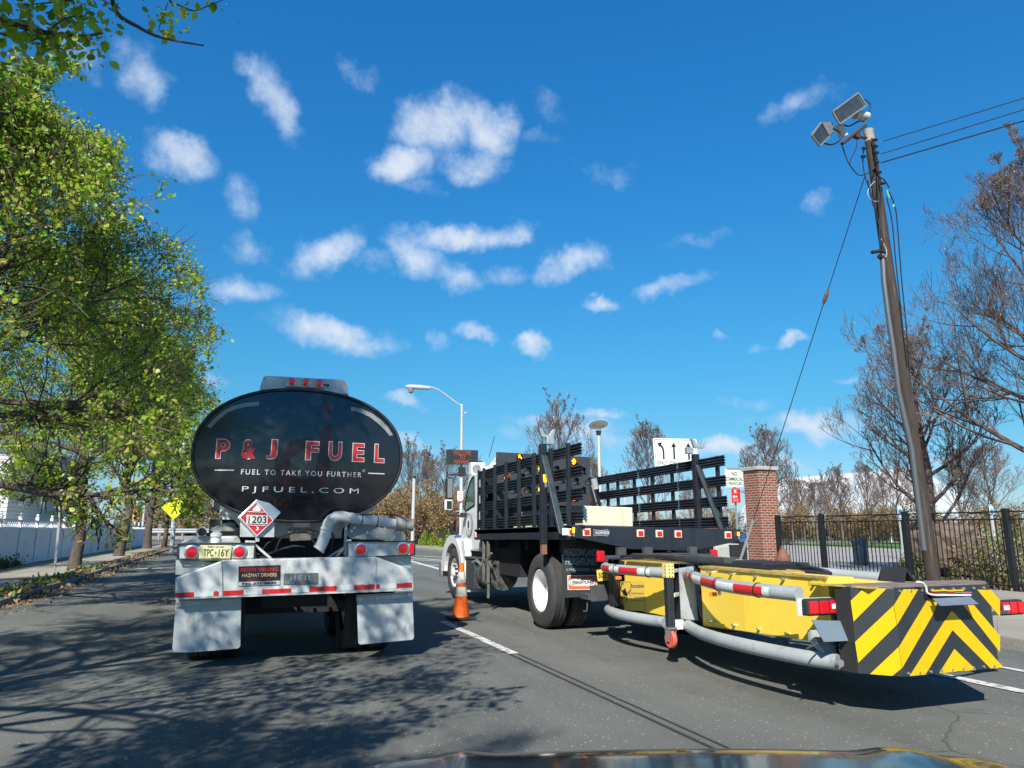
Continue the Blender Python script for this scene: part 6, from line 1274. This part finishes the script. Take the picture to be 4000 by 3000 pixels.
# ------------------------------------------------------------------ right side: railings, pillars, hydrant
railing('iron_railing', 'black iron park railing with thick posts right of the brick gate pillar', 15.5, 4.0, 15.5, 18.15, .1, 1.80, [.0,2.4,4.55,6.95,9.5,12.3,14.1], .125, pw=.06)
railing('iron_railing', 'black screened railing beyond the pavement behind the white cab', 15.6, 42, 15.6, 74, .1, 2.15, [i*3.2 for i in range(11)], .3, mesh=True)
pillar(15.0,15.7,18.25,18.95,3.24,'tall brick gate pillar right of the flatbed truck')
pillar(15.3,15.95,52.6,53.3,2.75,'brick pillar just left of the cab door'); pillar(15.35,15.9,70.2,70.8,2.1,'small brick pillar past the end of the tanker pipe')
HY = thing('fire_hydrant', 'rusty brown fire hydrant in front of the brick gate pillar', 'hydrant', (11.2,12.9,.12))
hc = at(3058, 2170, 12.8); hx, hy = hc.x, 12.8; ht = at(3058,2131,12.8).z; k_ = ht
obj('barrel', MB().lathe((hx,hy,.12), (0,0,1), [(.17,0),(.17,.04),(.12,.05),(.115,k_-.48),(.15,k_-.47),(.15,k_-.44),(.11,k_-.43)], 24), M_rust, HY, smooth='auto')
obj('bonnet', MB().lathe((hx,hy,ht-.33), (0,0,1), [(.15,0),(.165,.01),(.165,.04),(.15,.05),(.14,.10),(.10,.18),(.055,.25),(.04,.26),(.04,.32),(.001,.33)], 24), M_rust, HY, smooth='auto')
hm = MB(); hm.tube([Vector((hx-.22,hy,.62)), Vector((hx+.22,hy,.62))], .065, 14); hm.tube([Vector((hx,hy-.2,.55)), Vector((hx,hy,.55))], .08, 14); obj('outlet_caps', hm, M_rust, HY, smooth='auto')
# utility pole with floodlights
UP = thing('utility_pole', 'leaning dark wooden utility pole with two floodlights at its top', 'utility pole', (13.2,11,.1))
pb = at(3652,2300,11); pt = at(3392,510,11); pb.z = 0
obj('pole', MB().tube([pb.lerp(pt, k/8) for k in range(9)], [.14-.035*k/8 for k in range(9)], 18), M_pole, UP, smooth='auto')
obj('pole_cap', MB().tube([pt - (pt-pb).normalized()*.28, pt + (pt-pb).normalized()*.012], .109, 18), mat('bleached pole top', (.26,.24,.19), .85, 0, .2, 8), UP, smooth='auto')
def u3(zx, zy, Y=10.85): return at(3000 + zx*.7236, 300 + zy*.7236, Y)
obj('conduit', MB().tube([u3(618,960), u3(625,1100), u3(650,1300), u3(678,1480), u3(705,1700), at(3560,1750,10.85), at(3610,2150,10.85)], .055, 10), mat('dark grey conduit', (.09,.10,.11), .5, .3), UP, smooth='auto')
hm = MB()
for pl in ([(598,460),(590,560),(600,700),(612,860),(630,960)], [(560,330),(575,420),(590,520),(610,640),(600,800),(606,950)], [(520,380),(512,440),(520,520),(545,600),(570,700)], [(640,650),(670,780),(690,1000),(712,1200),(735,1420),(752,1560)], [(655,620),(690,720),(705,880),(722,1100),(742,1300),(765,1580)], [(580,720),(600,800),(620,880),(612,960)], [(655,600),(630,560),(600,540)], [(540,560),(560,640),(600,670)]):
    hm.tube(cr([u3(*p) for p in pl], 4), .014, 5)
obj('cables', hm, M_wire, UP)
hm = MB(); hm.tube(cr([u3(*p) for p in ((575,565),(545,600),(540,640),(565,670),(600,672))], 4), .007, 5); hm.tube(cr([u3(*p) for p in ((610,875),(625,905),(640,940),(635,975))], 4), .01, 5); obj('pale_cable', hm, M_cabgrey, UP)
hm = MB()
for p in ((578,340),(580,375),(585,410),(585,460),(520,385),(515,430),(600,515),(620,575)): hm.disc(u3(*p, 10.8), (1,0,.3), .035, .10, 10)
obj('insulators', hm, M_dark, UP)
hm = MB(); a = u3(562,955); hm.tube([u3(562,948), u3(600,940), u3(632,950)], .04, 8); hm.tube([u3(600,965), u3(625,985)], .06, 8); obj('camera_box', hm, M_dark, UP)
obj('connectors', MB().tube([u3(640,612,10.8), u3(655,655,10.8)], .022, 6).tube([u3(680,690,10.8), u3(676,706,10.8)], .02, 6), mat('green connector', (.12,.40,.28), .5), UP)
hm = MB(); hm.tube([u3(530,330), u3(480,322), u3(455,318)], .035, 8); hm.tube([u3(400,362,10.7), u3(455,318,10.8), u3(525,262,10.9)], .04, 8); hm.box(*( lambda a: (a.x-.07,a.x+.07,a.y-.05,a.y+.05,a.z-.06,a.z+.06))(u3(480,318))); arm = obj('lamp_arm', hm, mat('dark rusty arm', (.06,.035,.028), .7, .2, .3, 9), UP)
def flood(face, back, Yf, Yb, bal0, bal1, br, nm):
    f = [u3(*p, y) for p, y in zip(face, Yf)]; b = [u3(*p, Yb) for p in back]
    m = MB(); m.add(f + b, [(0,1,2,3),(7,6,5,4),(0,4,5,1),(1,5,6,2),(2,6,7,3),(3,7,4,0)]); o = obj('floodlight', m, mat('floodlight grey', (.20,.21,.205), .55, .2, .2, 8), UP, bevel=.01)
    c = sum(f, Vector())/4; m = MB(); g_ = [c + (p-c)*.88 + Vector((0,-.02,0)) for p in f]; m.add(g_, [(0,1,2,3)]); obj('glass', m, mat('dusty flood glass', (.035,.042,.045), .4, 0, .5, 5), o)
    m = MB(); 
    for i in range(4): m.bar(f[i]+Vector((0,-.015,0)), f[(i+1)%4]+Vector((0,-.015,0)), .035,.035)
    obj('rim', m, mat('floodlight grey', (.2,.2,.2)), o); obj('ballast', MB().tube([u3(*bal0, 10.9), u3(*bal1, 10.9)], br, 14), mat('light grey casting', (.45,.46,.44), .6), o, smooth='auto'); return o
flood([(345,190),(482,90),(527,157),(383,257)], [(410,180),(490,120),(515,155),(430,220)], [10.6,10.75,10.75,10.6], 10.98, (470,205), (535,215), .10, 0)
flood([(232,318),(285,248),(328,325),(275,375)], [(300,262),(345,240),(362,285),(330,330)], [10.3,10.45,10.55,10.4], 10.75, (378,262), (410,325), .10, 1)
hm = MB(); hm.tube(cr([u3(*p) for p in ((520,120),(552,150),(545,195),(525,230))], 4), .012, 5); hm.tube(cr([u3(*p) for p in ((400,370),(420,430),(445,480),(490,530),(540,520),(580,490))], 4), .013, 5); hm.tube(cr([u3(*p) for p in ((482,340),(475,390),(450,440),(440,480))], 4), .012, 5)
hm.tube(cr([u3(*p) for p in ((400,256),(440,266),(490,240),(520,240))], 4), .018, 5); hm.tube(cr([u3(*p,10.6) for p in ((300,358),(345,366),(390,340),(385,300),(350,280))], 4), .018, 5); obj('lamp_cables', hm, M_wire, arm)
# overhead wires and guy wire
for k, (a, b, lab) in enumerate((((3450,552),(4000,383),'uppermost overhead wire running from the pole to the right'), ((3440,602),(4000,428),'middle overhead wire running from the pole to the right'), ((3440,636),(4000,472),'lowest overhead wire running from the pole to the right'))):
    p = at(*a, 10.9); q = atZ(b[0]+0, b[1], p.z + .05); d = (q-p); e = p + d*6
    pts = [p.lerp(e, t/16) for t in range(17)]
    for i, v in enumerate(pts): v.z -= 0
    tag(obj('overhead_wire', MB().tube(pts, .011 if k < 2 else .016, 5), M_wire, loc=tuple(p)), lab, 'wire', 'overhead wires')
GW = thing('guy_wire', 'thin guy wire slanting down from the utility pole past the brick pillar', 'wire', (13,14,0))
a = at(3378,690,10.95); gb = atZ(2868, 2262, .1); gp = gb.lerp(a, 1)
# choose the point along the true line so it also passes the photo's mid point
obj('wire', MB().tube([a, gb], .010, 5), M_wire, GW)
for t in (.245,): p = a.lerp(gb, t); q = a.lerp(gb, t+.035); obj('strain_insulator', MB().tube([p, p.lerp(q,.3), p.lerp(q,.7), q], [.02,.045,.045,.02], 8), M_rust, GW)
obj('guard_sleeve', MB().tube([gb, gb.lerp(a, .17)], .035, 10), M_steel, GW, smooth='auto')
# street lamp and what hangs on it
SLY = 44.0
def s5(zx, zy, Y=SLY): return at(1400 + zx*.4823, 1400 + zy*.4823, Y)
SL = thing('street_lamp', 'tall silver street lamp with curved arm rising left of the white cab', 'street lamp', (s5(838,1400).x, SLY, .12))
b0 = Vector((s5(832,1400).x, SLY, .12)); t0 = s5(838,370)
obj('pole', MB().tube([b0, b0.lerp(t0,.4), t0], [.13,.11,.075], 14), M_galv, SL, smooth='auto')
obj('arm', MB().tube(cr([s5(835,388), s5(760,335), s5(700,290), s5(640,250), s5(580,232), s5(520,230)], 5), .05, 10), M_galv, SL, smooth='auto')
hc = s5(440,232); ln = (s5(525,228)-s5(380,228)).length; hm = MB(); prof = [(.001,0),(.09,.04),(.14,.3),(.16,.9),(.12,1.6),(.06,ln)]
hm.lathe(s5(380,226), (1,0,0), prof, 14); lh = obj('lamp_head', hm, M_whiteclean, SL, smooth='auto'); lh.data.materials[0] = M_galv
obj('diffuser', MB().lathe(s5(425,238), (0,0,-1), [(.20,0),(.20,.12),(.15,.30),(.05,.36),(.001,.37)], 16), M_lens, lh, smooth='auto')
hm = MB(); hm.tube([s5(842,445), s5(860,445), s5(872,436)], .04, 8); hm.tube([s5(838,440), s5(845,470)], .09, 8); obj('bracket', hm, M_steel, SL)
VM = thing('message_board', 'dark electronic message board reading welcome to Newark on the lamp post', 'sign', (s5(842,800).x, SLY-.3, 4))
q = [s5(*p, SLY-.35) for p in ((716,738),(968,744),(968,860),(716,855))]
vb = obj('cabinet', MB().prism(q, (0,.2,0)), mat('message board face', (.028,.034,.034), .35, 0, .2, 3), VM, bevel=.02)
M_led = mat('red led text', (.30,.06,.03), .5, emit=(1,.16,.06), estr=.06)
hm = MB(); 
for k in range(5): z = q[3].z + (q[0].z-q[3].z)*k/4; hm.bar(Vector((q[0].x,SLY-.355,z)), Vector((q[1].x,SLY-.355,z)), .015,.01)
for k in range(7): x = q[0].x + (q[1].x-q[0].x)*k/6; hm.bar(Vector((x,SLY-.355,q[3].z)), Vector((x,SLY-.355,q[0].z)), .015,.01)
obj('frame_lines', hm, M_black, vb)
for s_, x0, x1, y1, y0 in (('WELCOME',768,912,780,744),('TO',818,862,816,784),('NEWARK',778,898,852,822)):
    a, b, a2 = s5(x0,y1,SLY-.35), s5(x1,y0,SLY-.35), s5(x0,y0,SLY-.35); text(s_, a.x, b.x, a.z, a2.z, SLY-.365, M_led, vb, 'led_lettering')
q = [s5(*p, SLY-.2) for p in ((822,882),(868,882),(868,950),(822,950))]; tag(obj('control_box', MB().prism(q, (0,.35,0)), M_dark, loc=tuple(q[0]), bevel=.02), 'small black box on the lamp post below the message board', 'box')
q = [s5(*p, SLY-.2) for p in ((802,1076),(848,1074),(848,1155),(802,1157))]; NP = tag(obj('parking_sign', MB().prism(q, (0,.02,0)), M_signwhite, loc=tuple(q[0])), 'white no parking any time sign with red letters on the lamp post', 'sign')
for s_, y1, y0, xx in (('NO',1094,1080,(816,834)),('PARKING',1110,1098,(805,845)),('ANY',1125,1114,(814,836)),('TIME',1138,1128,(813,837))):
    a, b, a2 = s5(xx[0],y1,SLY-.2), s5(xx[1],y0,SLY-.2), s5(xx[0],y0,SLY-.2); text(s_, a.x, b.x, a.z, a2.z, SLY-.21, M_redtape, NP, 'sign_lettering', off=.01)
hm = MB(); a, b = s5(808,1147,SLY-.21), s5(842,1147,SLY-.21); hm.bar(a, b, .01,.03); hm.prism([a+Vector(v) for v in ((0,0,.06),(0,0,-.06),(-.08,0,0))], (0,.01,0)); hm.prism([b+Vector(v) for v in ((0,0,.06),(0,0,-.06),(.08,0,0))], (0,.01,0)); obj('arrow', hm, M_redtape, NP)
OP = thing('old_lamp_post', 'short grey concrete post standing in the brown bushes right of the tanker', 'post', (s5(452,1250,58).x,58,0))
a = s5(452,972,58); obj('shaft', MB().tube([Vector((a.x,58,0)), a], [.16,.13], 12), M_cabgrey, OP, smooth='auto'); obj('cap', MB().tube([a, a+Vector((0,0,.18))], .15, 10), M_dark, OP)
# park lamp with disc
def p_(zx, zy, Y=40): return at(2200+zx*.5185, 1640+zy*.5185, Y)
def disc_lamp(c, sc, label):
    t = thing('park_lamp', label, 'street lamp', (c.x, c.y, 0), 'park lamps with disc tops'); r = .62*sc
    obj('pole', MB().tube([Vector((c.x,c.y,0)), c-Vector((0,0,.55*sc))], [.11*sc,.095*sc], 14), mat('pale sage pole', (.42,.45,.40), .5), t, smooth='auto')
    hm = MB(); hm.lathe(c-Vector((0,0,.66*sc)), (0,0,1), [(.10*sc,0),(.14*sc,.03),(.14*sc,.13*sc),(.19*sc,.30*sc),(.001,.32*sc)], 14); obj('lamp_head', hm, M_dark, t, smooth='auto')
    hm = MB(); ax = Vector((.05,.33,.94)).normalized(); hm.lathe(c+Vector((0,0,.02)), ax, [(.001,-.03),(r*.7,-.03),(r,.0),(r*.7,.04),(.001,.06)], 32); dk = obj('disc', hm, mat('pale disc', (.55,.56,.46), .5), t, smooth='auto')
    hm = MB(); 
    for sx in (-1,1): hm.tube([c-Vector((0,0,.36*sc)), c+Vector((sx*.4*sc,-.02,-.02))], .018*sc, 6)
    obj('struts', hm, M_steel, t)
    hm = MB(); 
    for sx in (-1,1): hm.disc(c+ax*-.02+Vector((sx*.33*sc,0,.0)), ax, .06*sc, .10, 10)
    obj('bolt_pads', hm, M_cabgrey, dk)
disc_lamp(p_(265,40), 1.0, 'park lamp with tilted pale disc right of the arrow board'); disc_lamp(p_(462,478,64), .9, 'small distant park lamp seen through the right stake side')
# lane sign
def s3(zx, zy, Y): return at(2200+zx*.5185, 1640+zy*.5185, Y)
LY = 19.2
LS = thing('lane_sign', 'white lane sign with three arrows and ONLY written thrice behind the stakes', 'sign', (s3(775,400,LY).x, LY, .12))
q = [s3(*p, LY) for p in ((684,137),(996,145),(1004,152),(1018,352),(1010,362),(702,360),(694,352),(675,146))]; bp_ = obj('panel', MB().prism(q, (0,.012,0)), M_signwhite, LS)
hm = MB(); ol = [(686,147),(995,154),(1008,352),(702,350)]
for i in range(4): hm.bar(s3(*ol[i], LY-.006), s3(*ol[(i+1)%4], LY-.006), .012,.004)
obj('border', hm, M_black, bp_)
def arrowpoly(polys, nm='arrow'):
    mb = MB()
    for q in polys: mb.prism([s3(*p, LY-.006) for p in q], (0,.003,0))
    obj(nm, mb, M_black, bp_)
arrowpoly([[(752,297),(765,297),(762,235),(754,205),(735,183),(726,192),(742,212),(750,238)], [(709,172),(745,170),(726,206)]])
arrowpoly([[(831,297),(845,297),(840,203),(828,203)], [(812,206),(831,170),(852,203)]]); arrowpoly([[(943,300),(957,300),(950,203),(938,203)], [(924,210),(940,172),(962,204)]])
hm = MB(); hm.bar(s3(788,262,LY-.006), s3(791,347,LY-.006), .008,.004); hm.bar(s3(890,264,LY-.006), s3(894,350,LY-.006), .008,.004); obj('divider', hm, M_black, bp_)
for x0, x1, dy in ((707,782,0),(806,880,2),(916,990,4)):
    a, b, a2 = s3(x0,335+dy,LY), s3(x1,309+dy,LY), s3(x0,309+dy,LY); text('ONLY', a.x, b.x, a.z, a2.z, LY-.008, M_black, bp_, 'sign_lettering', off=.005)
px_ = s3(768,400,LY); hm = MB(); hm.bar(Vector((px_.x+.02,LY+.04,.1)), Vector((px_.x-.02,LY+.04,px_.z+.8)), .055,.04); obj('post', hm, M_steel, LS)
hm = MB()
for k in range(36): hm.disc((px_.x, LY+.018, .2+k*.07), (0,1,0), .008, .004, 6)
obj('post_holes', hm, M_black, LS)
CV = thing('commercial_vehicle_sign', 'grey green sign reading no commercial vehicles beside the brick gate pillar', 'sign', (s3(1300,900,21).x,21,.12))
q = [s3(*p, 21) for p in ((1218,368),(1352,372),(1356,505),(1222,508))]; cp = obj('panel', MB().prism(q, (0,.012,0)), M_sgreen, CV)
for s_, x0, x1, y1, y0 in (('NO',1270,1308,420,392),('COMMERCIAL',1224,1352,456,432),('VEHICLES',1242,1342,490,466)):
    a, b, a2 = s3(x0,y1,21), s3(x1,y0,21), s3(x0,y0,21); text(s_, a.x, b.x, a.z, a2.z, 20.992, M_black, cp, 'sign_lettering', off=.004)
a = s3(1290,520,21); obj('post', MB().bar(Vector((s3(1322,900,21).x,21.05,.1)), Vector((s3(1290,365,21).x,21.05,s3(1290,365,21).z)), .06,.04), mat('blue grey post', (.22,.30,.33), .5, .2), CV)
obj('post_cap', MB().prism([s3(*p,20.98) for p in ((1235,360),(1352,360),(1352,372),(1235,370))], (0,.06,0)), M_steel, CV)
q = [s3(*p, 20.96) for p in ((1268,516),(1322,514),(1326,624),(1272,627))]; rp = obj('red_panel', MB().prism(q, (0,.012,0)), M_redtape, CV); q = [s3(*p, 20.93) for p in ((1324,516),(1333,522),(1337,622),(1326,624))]; obj('red_panel', MB().prism(q, (0,.1,0)), M_redtape, CV)
for x0, x1, y1, y0, s_ in ((1280,1296,590,568,'o'),(1302,1312,590,568,'o'),(1288,1304,545,532,'o')):
    a, b, a2 = s3(x0,y1,20.95), s3(x1,y0,20.95), s3(x0,y0,20.95); hm = MB(); hm.disc(((a.x+b.x)/2,20.952,(a.z+a2.z)/2), (0,1,0), (b.x-a.x)/2, .006, 12); obj('white_symbol', hm, M_signwhite, rp)
hm = MB()
for y, x0, x1 in ((524,1278,1318),(552,1276,1320),(600,1278,1322),(606,1278,1318),(612,1278,1322)): hm.bar(s3(x0,y,20.95), s3(x1,y,20.95), .006,.006)
obj('white_rules', hm, M_signwhite, rp)
# cabinet, bins, park bits
UC = thing('utility_cabinet', 'pale grey roadside utility cabinet between the truck tail and brick pillar', 'cabinet', (s3(1270,1000,19).x,19,.12))
a, b = s3(1150,1000,17.2), s3(1385,1000,17.2); z = s3(1200,935,17.2).z
obj('body', MB().box(a.x, b.x-.25, 17.2, 18.0, .13, z), M_cabgrey, UC, bevel=.02); obj('door', MB().box(a.x+.06,a.x+.5,17.18,17.2,.4,z-.08), mat('cabinet door', (.33,.34,.31), .6), UC, bevel=.008); obj('meter_box', MB().box(b.x-.62,b.x-.26,17.0,17.2,z-.35,z-.02), M_dark, UC, bevel=.01); obj('side_post', MB().box(b.x-.2,b.x,17.2,17.4,.13,z+.05), M_dark, UC)
BD = thing('boulder', 'large brown boulder behind the railings right of the utility pole', 'rock', (18.6,14.3,.1))
rg = random.Random(8); c = atX(3705,2140,18.3); m = MB(); vs = []; nu, nv = 22, 14
import mathutils
for i in range(nv+1):
    for j in range(nu):
        th = math.pi*i/nv; ph = 2*math.pi*j/nu; d = Vector((math.sin(th)*math.cos(ph), math.sin(th)*math.sin(ph), math.cos(th))); nzv = mathutils.noise.noise(d*1.6)*.28 + mathutils.noise.noise(d*4.1)*.10
        q = Vector((math.copysign(abs(d.x)**.7, d.x), math.copysign(abs(d.y)**.7, d.y), math.copysign(abs(d.z)**.6, d.z))); vs.append(c + Vector((q.x*.95, q.y*.75, q.z*.62))*(1+nzv))
m.add(vs, [(i*nu+j, (i+1)*nu+j, (i+1)*nu+(j+1)%nu, i*nu+(j+1)%nu) for i in range(nv) for j in range(nu)]); obj('rock_body', m, M_rock, BD)
for i, (px, h, lab) in enumerate(((3358,1.1,'dark timber bollard on the paving behind the second railing bay'),)):
    c = at(px, 2175, 22); hm = MB(); hm.box(c.x-.22,c.x+.22,21.8,22.1,.06,h*1.0); b_ = obj('bollard', hm, mat('dark teal timber', (.03,.055,.07), .6, 0, .3, 10), bevel=.02, loc=(c.x,22,.06)); tag(b_, lab, 'bollard')
c = at(2905,2030,24); 
for i, (px, y0, y1, lab) in enumerate(((3398,2012,2080,'white marker post on the lawn between the railing posts'),(3478,2025,2085,'pale marker post on the lawn beside the third railing post'))):
    a, b = at(px, y1, 60), at(px-4, y0, 60); tag(obj('marker_post', MB().tube([Vector((a.x,60,.1)), b], .12, 8), M_whiteclean, loc=(a.x,60,.1), smooth='auto'), lab, 'post')
for i, (px, lab) in enumerate(((3512,'blue and white notice board on a pale post beyond the third railing post'),(3870,'small blue notice on a post deep in the right hand trees'))):
    a = at(px, 1995, 26 if i == 0 else 24); t = thing('notice_sign', lab, 'sign', (a.x,a.y,.1)); obj('post', MB().bar(Vector((a.x,a.y,.1)), Vector((a.x,a.y,a.z+.3)), .10,.08), M_cabgrey, t); pnl = obj('panel', MB().box(a.x-.14,a.x+.14,a.y-.05,a.y-.03,a.z-.18,a.z+.22), mat('pale teal', (.35,.55,.55), .5), t); obj('blue_mark', MB().disc((a.x,a.y-.055,a.z-.05), (0,1,0), .11, .01, 14), M_bluep, pnl)
a = at(2895,2078,48); tag(obj('recycling_bin', MB().box(a.x-.5,a.x+.5,48,48.8,.1,1.25), M_bluep, loc=(a.x,48,.1), bevel=.05), 'blue bin on the grass left of the brick gate pillar', 'bin')
# hedge at the far side of the lawn, one dark clipped mass
HG = thing('hedge', 'long dark green hedge along the far side of the lawn', 'hedge', (90,90,.1))
rg = random.Random(12); P = []
a, b = at(3040,2060,96), at(3620,2060,66)
for k in range(9000): q = a.lerp(b, rg.random()); P.append((q.x+rg.gauss(0,.5), q.y+rg.gauss(0,.5), .1+rg.random()*1.9))
hm = MB(); hm.bar(Vector((a.x,a.y,.95)), Vector((b.x,b.y,.95)), 1.0, 1.7); obj('core', hm, mat('hedge core', (.02,.035,.015), .9), HG); leafmesh('foliage', P, .4, mat('hedge leaves', (.04,.07,.02), .6, island=.5, hue=[(.02,.04,.015),(.05,.09,.03),(.10,.10,.04)]), HG, 3)
# white ribbed dome in the distance
DM = thing('ribbed_dome', 'long white ribbed roof of a distant sports hall beyond the park trees', 'building', (230,190,0))
a, b = at(2990,2060,170), at(3720,2060,115); d = (b-a); Ld = d.length; d.normalize(); nrm_ = Vector((-d.y, d.x, 0)); 
hz = at(3250,1872,150).z
m = MB(); nr = 110; na = 12; rows = []
for i in range(nr+1):
    s_ = i/nr; p = a + d*Ld*s_ ; bul = 1 + .06*abs(math.sin(math.pi*i/5)); e = min(1, math.sqrt(max(0, 1-((s_-.5)*2)**6))+.02)
    rows.append([Vector((p.x, p.y, 0)) + nrm_*(14*math.cos(math.pi*k/na)) + Vector((0,0, hz*bul*e*math.sin(math.pi*k/na)**.8)) for k in range(na+1)])
m.v = [tuple(v) for r_ in rows for v in r_]
for i in range(nr):
    for k in range(na): m.f.append((i*(na+1)+k, (i+1)*(na+1)+k, (i+1)*(na+1)+k+1, i*(na+1)+k+1))
obj('roof', m, mat('white membrane', (.46,.50,.54), .6, 0, .15, .3), DM, smooth=True)
# ------------------------------------------------------------------ the viewer's own car
CR_ = thing('black_car', 'glossy black car bonnet at the bottom edge, mirroring the trucks', 'car', (.6,.3,0))
hd_a = R(19)     # the car points a little right of the road direction
fd = Vector((math.sin(hd_a), math.cos(hd_a), 0)); sd = Vector((math.cos(hd_a), -math.sin(hd_a), 0))
U0 = .44         # centre line to the right of the driver's eye
def hp_(u, v, z): return sd*(U0+u) + fd*v + Vector((0,0,z))
def hz_(u, v):
    f = (v-.9)/1.0; a = abs(u)/.86
    return .965 - .09*f - .55*max(0, f-.78)**2 - .035*a**2 - .16*max(0, a-.80) + .012*math.exp(-((abs(u)-.52)/.06)**2)
def sheetmesh(u0, u1, v0, v1, nu, nv, zf, vf=None):
    m = MB(); R_ = []
    for j in range(nv+1):
        for i in range(nu+1):
            u = u0+(u1-u0)*i/nu; v = v0+(v1-v0)*j/nv
            if vf: v = vf(u, v)
            m.v.append(tuple(hp_(u, v, zf(u, v))))
    for j in range(nv):
        for i in range(nu): a = j*(nu+1)+i; m.f.append((a, a+1, a+nu+2, a+nu+1))
    return m
vf = lambda u, v: v - .30*max(0,(v-.9)/1.2)*(abs(u)/.86)**2.5
hd2 = obj('bonnet', sheetmesh(-.80,.80,.9,2.15,48,40,hz_,vf), M_carpaint, CR_, smooth=True)
hd2.modifiers.new('s','SOLIDIFY').thickness = .01
def sidez(k): return lambda u, v: hz_(u, v)
for sgn in (-1, 1):
    m = MB(); n = 20; rows = []
    for j in range(n+1):
        v = .9 + 1.25*j/n; v2 = vf(.82*sgn, v); zt_2 = hz_(.82*sgn, v2)
        rows.append([hp_(sgn*.805, v2, zt_2+.002), hp_(sgn*.87, v2, zt_2-.05), hp_(sgn*.91, v2, zt_2-.2), hp_(sgn*.91, v2, .35)])
    m.v = [tuple(q) for r_ in rows for q in r_]
    for j in range(n):
        for k in range(3): m.f.append((j*4+k, (j+1)*4+k, (j+1)*4+k+1, j*4+k+1))
    obj('wing', m, M_carpaint, CR_, smooth=True)
m = MB(); pts = []
for i in range(17):
    u = -.91+1.82*i/16; v = vf(u, 2.15); pts.append((u, v))
for z, dv in ((hz_(0,2.15)-.02, 0), (.62, .10), (.45, .16), (.25, .12)):
    for u, v in pts: m.v.append(tuple(hp_(u, v+dv, z)))
for j in range(3):
    for i in range(16): a = j*17+i; m.f.append((a, a+1, a+18, a+17))
obj('front_bumper', m, M_carpaint, CR_, smooth=True)
for u in (-.6, .6): obj('headlight', MB().lathe(hp_(u, 2.12, .66), fd, [(.10,0),(.10,.05),(.001,.07)], 16), M_lens, CR_, smooth='auto')
m = MB(); 
for u0, u1 in ((-.7,-.02),(.0,.66)): m.tube([hp_(u0, .86, .93), hp_((u0+u1)/2, .89, .975), hp_(u1, .90, .955)], .009, 6)
obj('wiper', m, M_rub, CR_)
obj('cowl', sheetmesh(-.86,.86,.55,.895,8,3,lambda u,v: .955), M_rub, CR_)
m = MB(); vs = [hp_(u, v, z) for u in (-.9,.9) for v, z in ((-2.2,.3),(-2.2,.92),(.88,.92),(.88,.3))]; m.add(vs, [(0,1,2,3),(7,6,5,4),(0,3,7,4),(0,4,5,1)]); obj('body', m, M_carpaint, CR_)
for v in (1.35, -1.35):
    for u in (-.8, .8):
        c = hp_(u, v, .33); s_ = MB().lathe(c, sd, [(.19,-.1),(.30,-.11),(.33,-.08),(.33,.08),(.30,.11),(.19,.1)], 28); w_ = obj('tyre', s_, M_rub, CR_, smooth='auto'); obj('rim', MB().lathe(c, sd, [(.001,.07),(.19,.09),(.19,-.09),(.001,-.07)], 20), M_alu, w_, smooth='auto')

# bolts, nuts and the like: each loose piece becomes a part of its own
RENAME = {'gusset_bolts': 'bolt', 'flap_bolts': 'bolt', 'wheel_nuts': 'wheel_nut', 'insulators': 'insulator', 'rule_line': 'rule_line', 'panel_bolts': 'bolt', 'cushion_bolts': 'bolt', 'side_cabinet': 'side_cabinet', 'strobe_base': 'strobe_base', 'connectors': 'connector', 'struts': 'strut', 'outlet_caps': 'outlet_cap', 'cable_ties': 'cable_tie'}
for o in list(bpy.data.objects):
    key = o.name.split('.')[0]
    if o.type != 'MESH' or key not in RENAME: continue
    me = o.data; par = list(range(len(me.vertices)))
    def root(i):
        while par[i] != i: par[i] = par[par[i]]; i = par[i]
        return i
    for p in me.polygons:
        vs = list(p.vertices); a = root(vs[0])
        for v in vs[1:]: par[root(v)] = a
    isl = {}
    for p in me.polygons: isl.setdefault(root(p.vertices[0]), []).append(list(p.vertices))
    if len(isl) < 2: continue
    for fs in isl.values():
        ids = sorted({i for f in fs for i in f}); mp = {i: k for k, i in enumerate(ids)}
        m2 = bpy.data.meshes.new(RENAME[key]); m2.from_pydata([tuple(me.vertices[i].co) for i in ids], [], [[mp[i] for i in f] for f in fs]); m2.materials.append(me.materials[0])
        q = bpy.data.objects.new(RENAME[key], m2); COL.objects.link(q); q.parent = o.parent; q.location = o.location
    bpy.data.objects.remove(o)
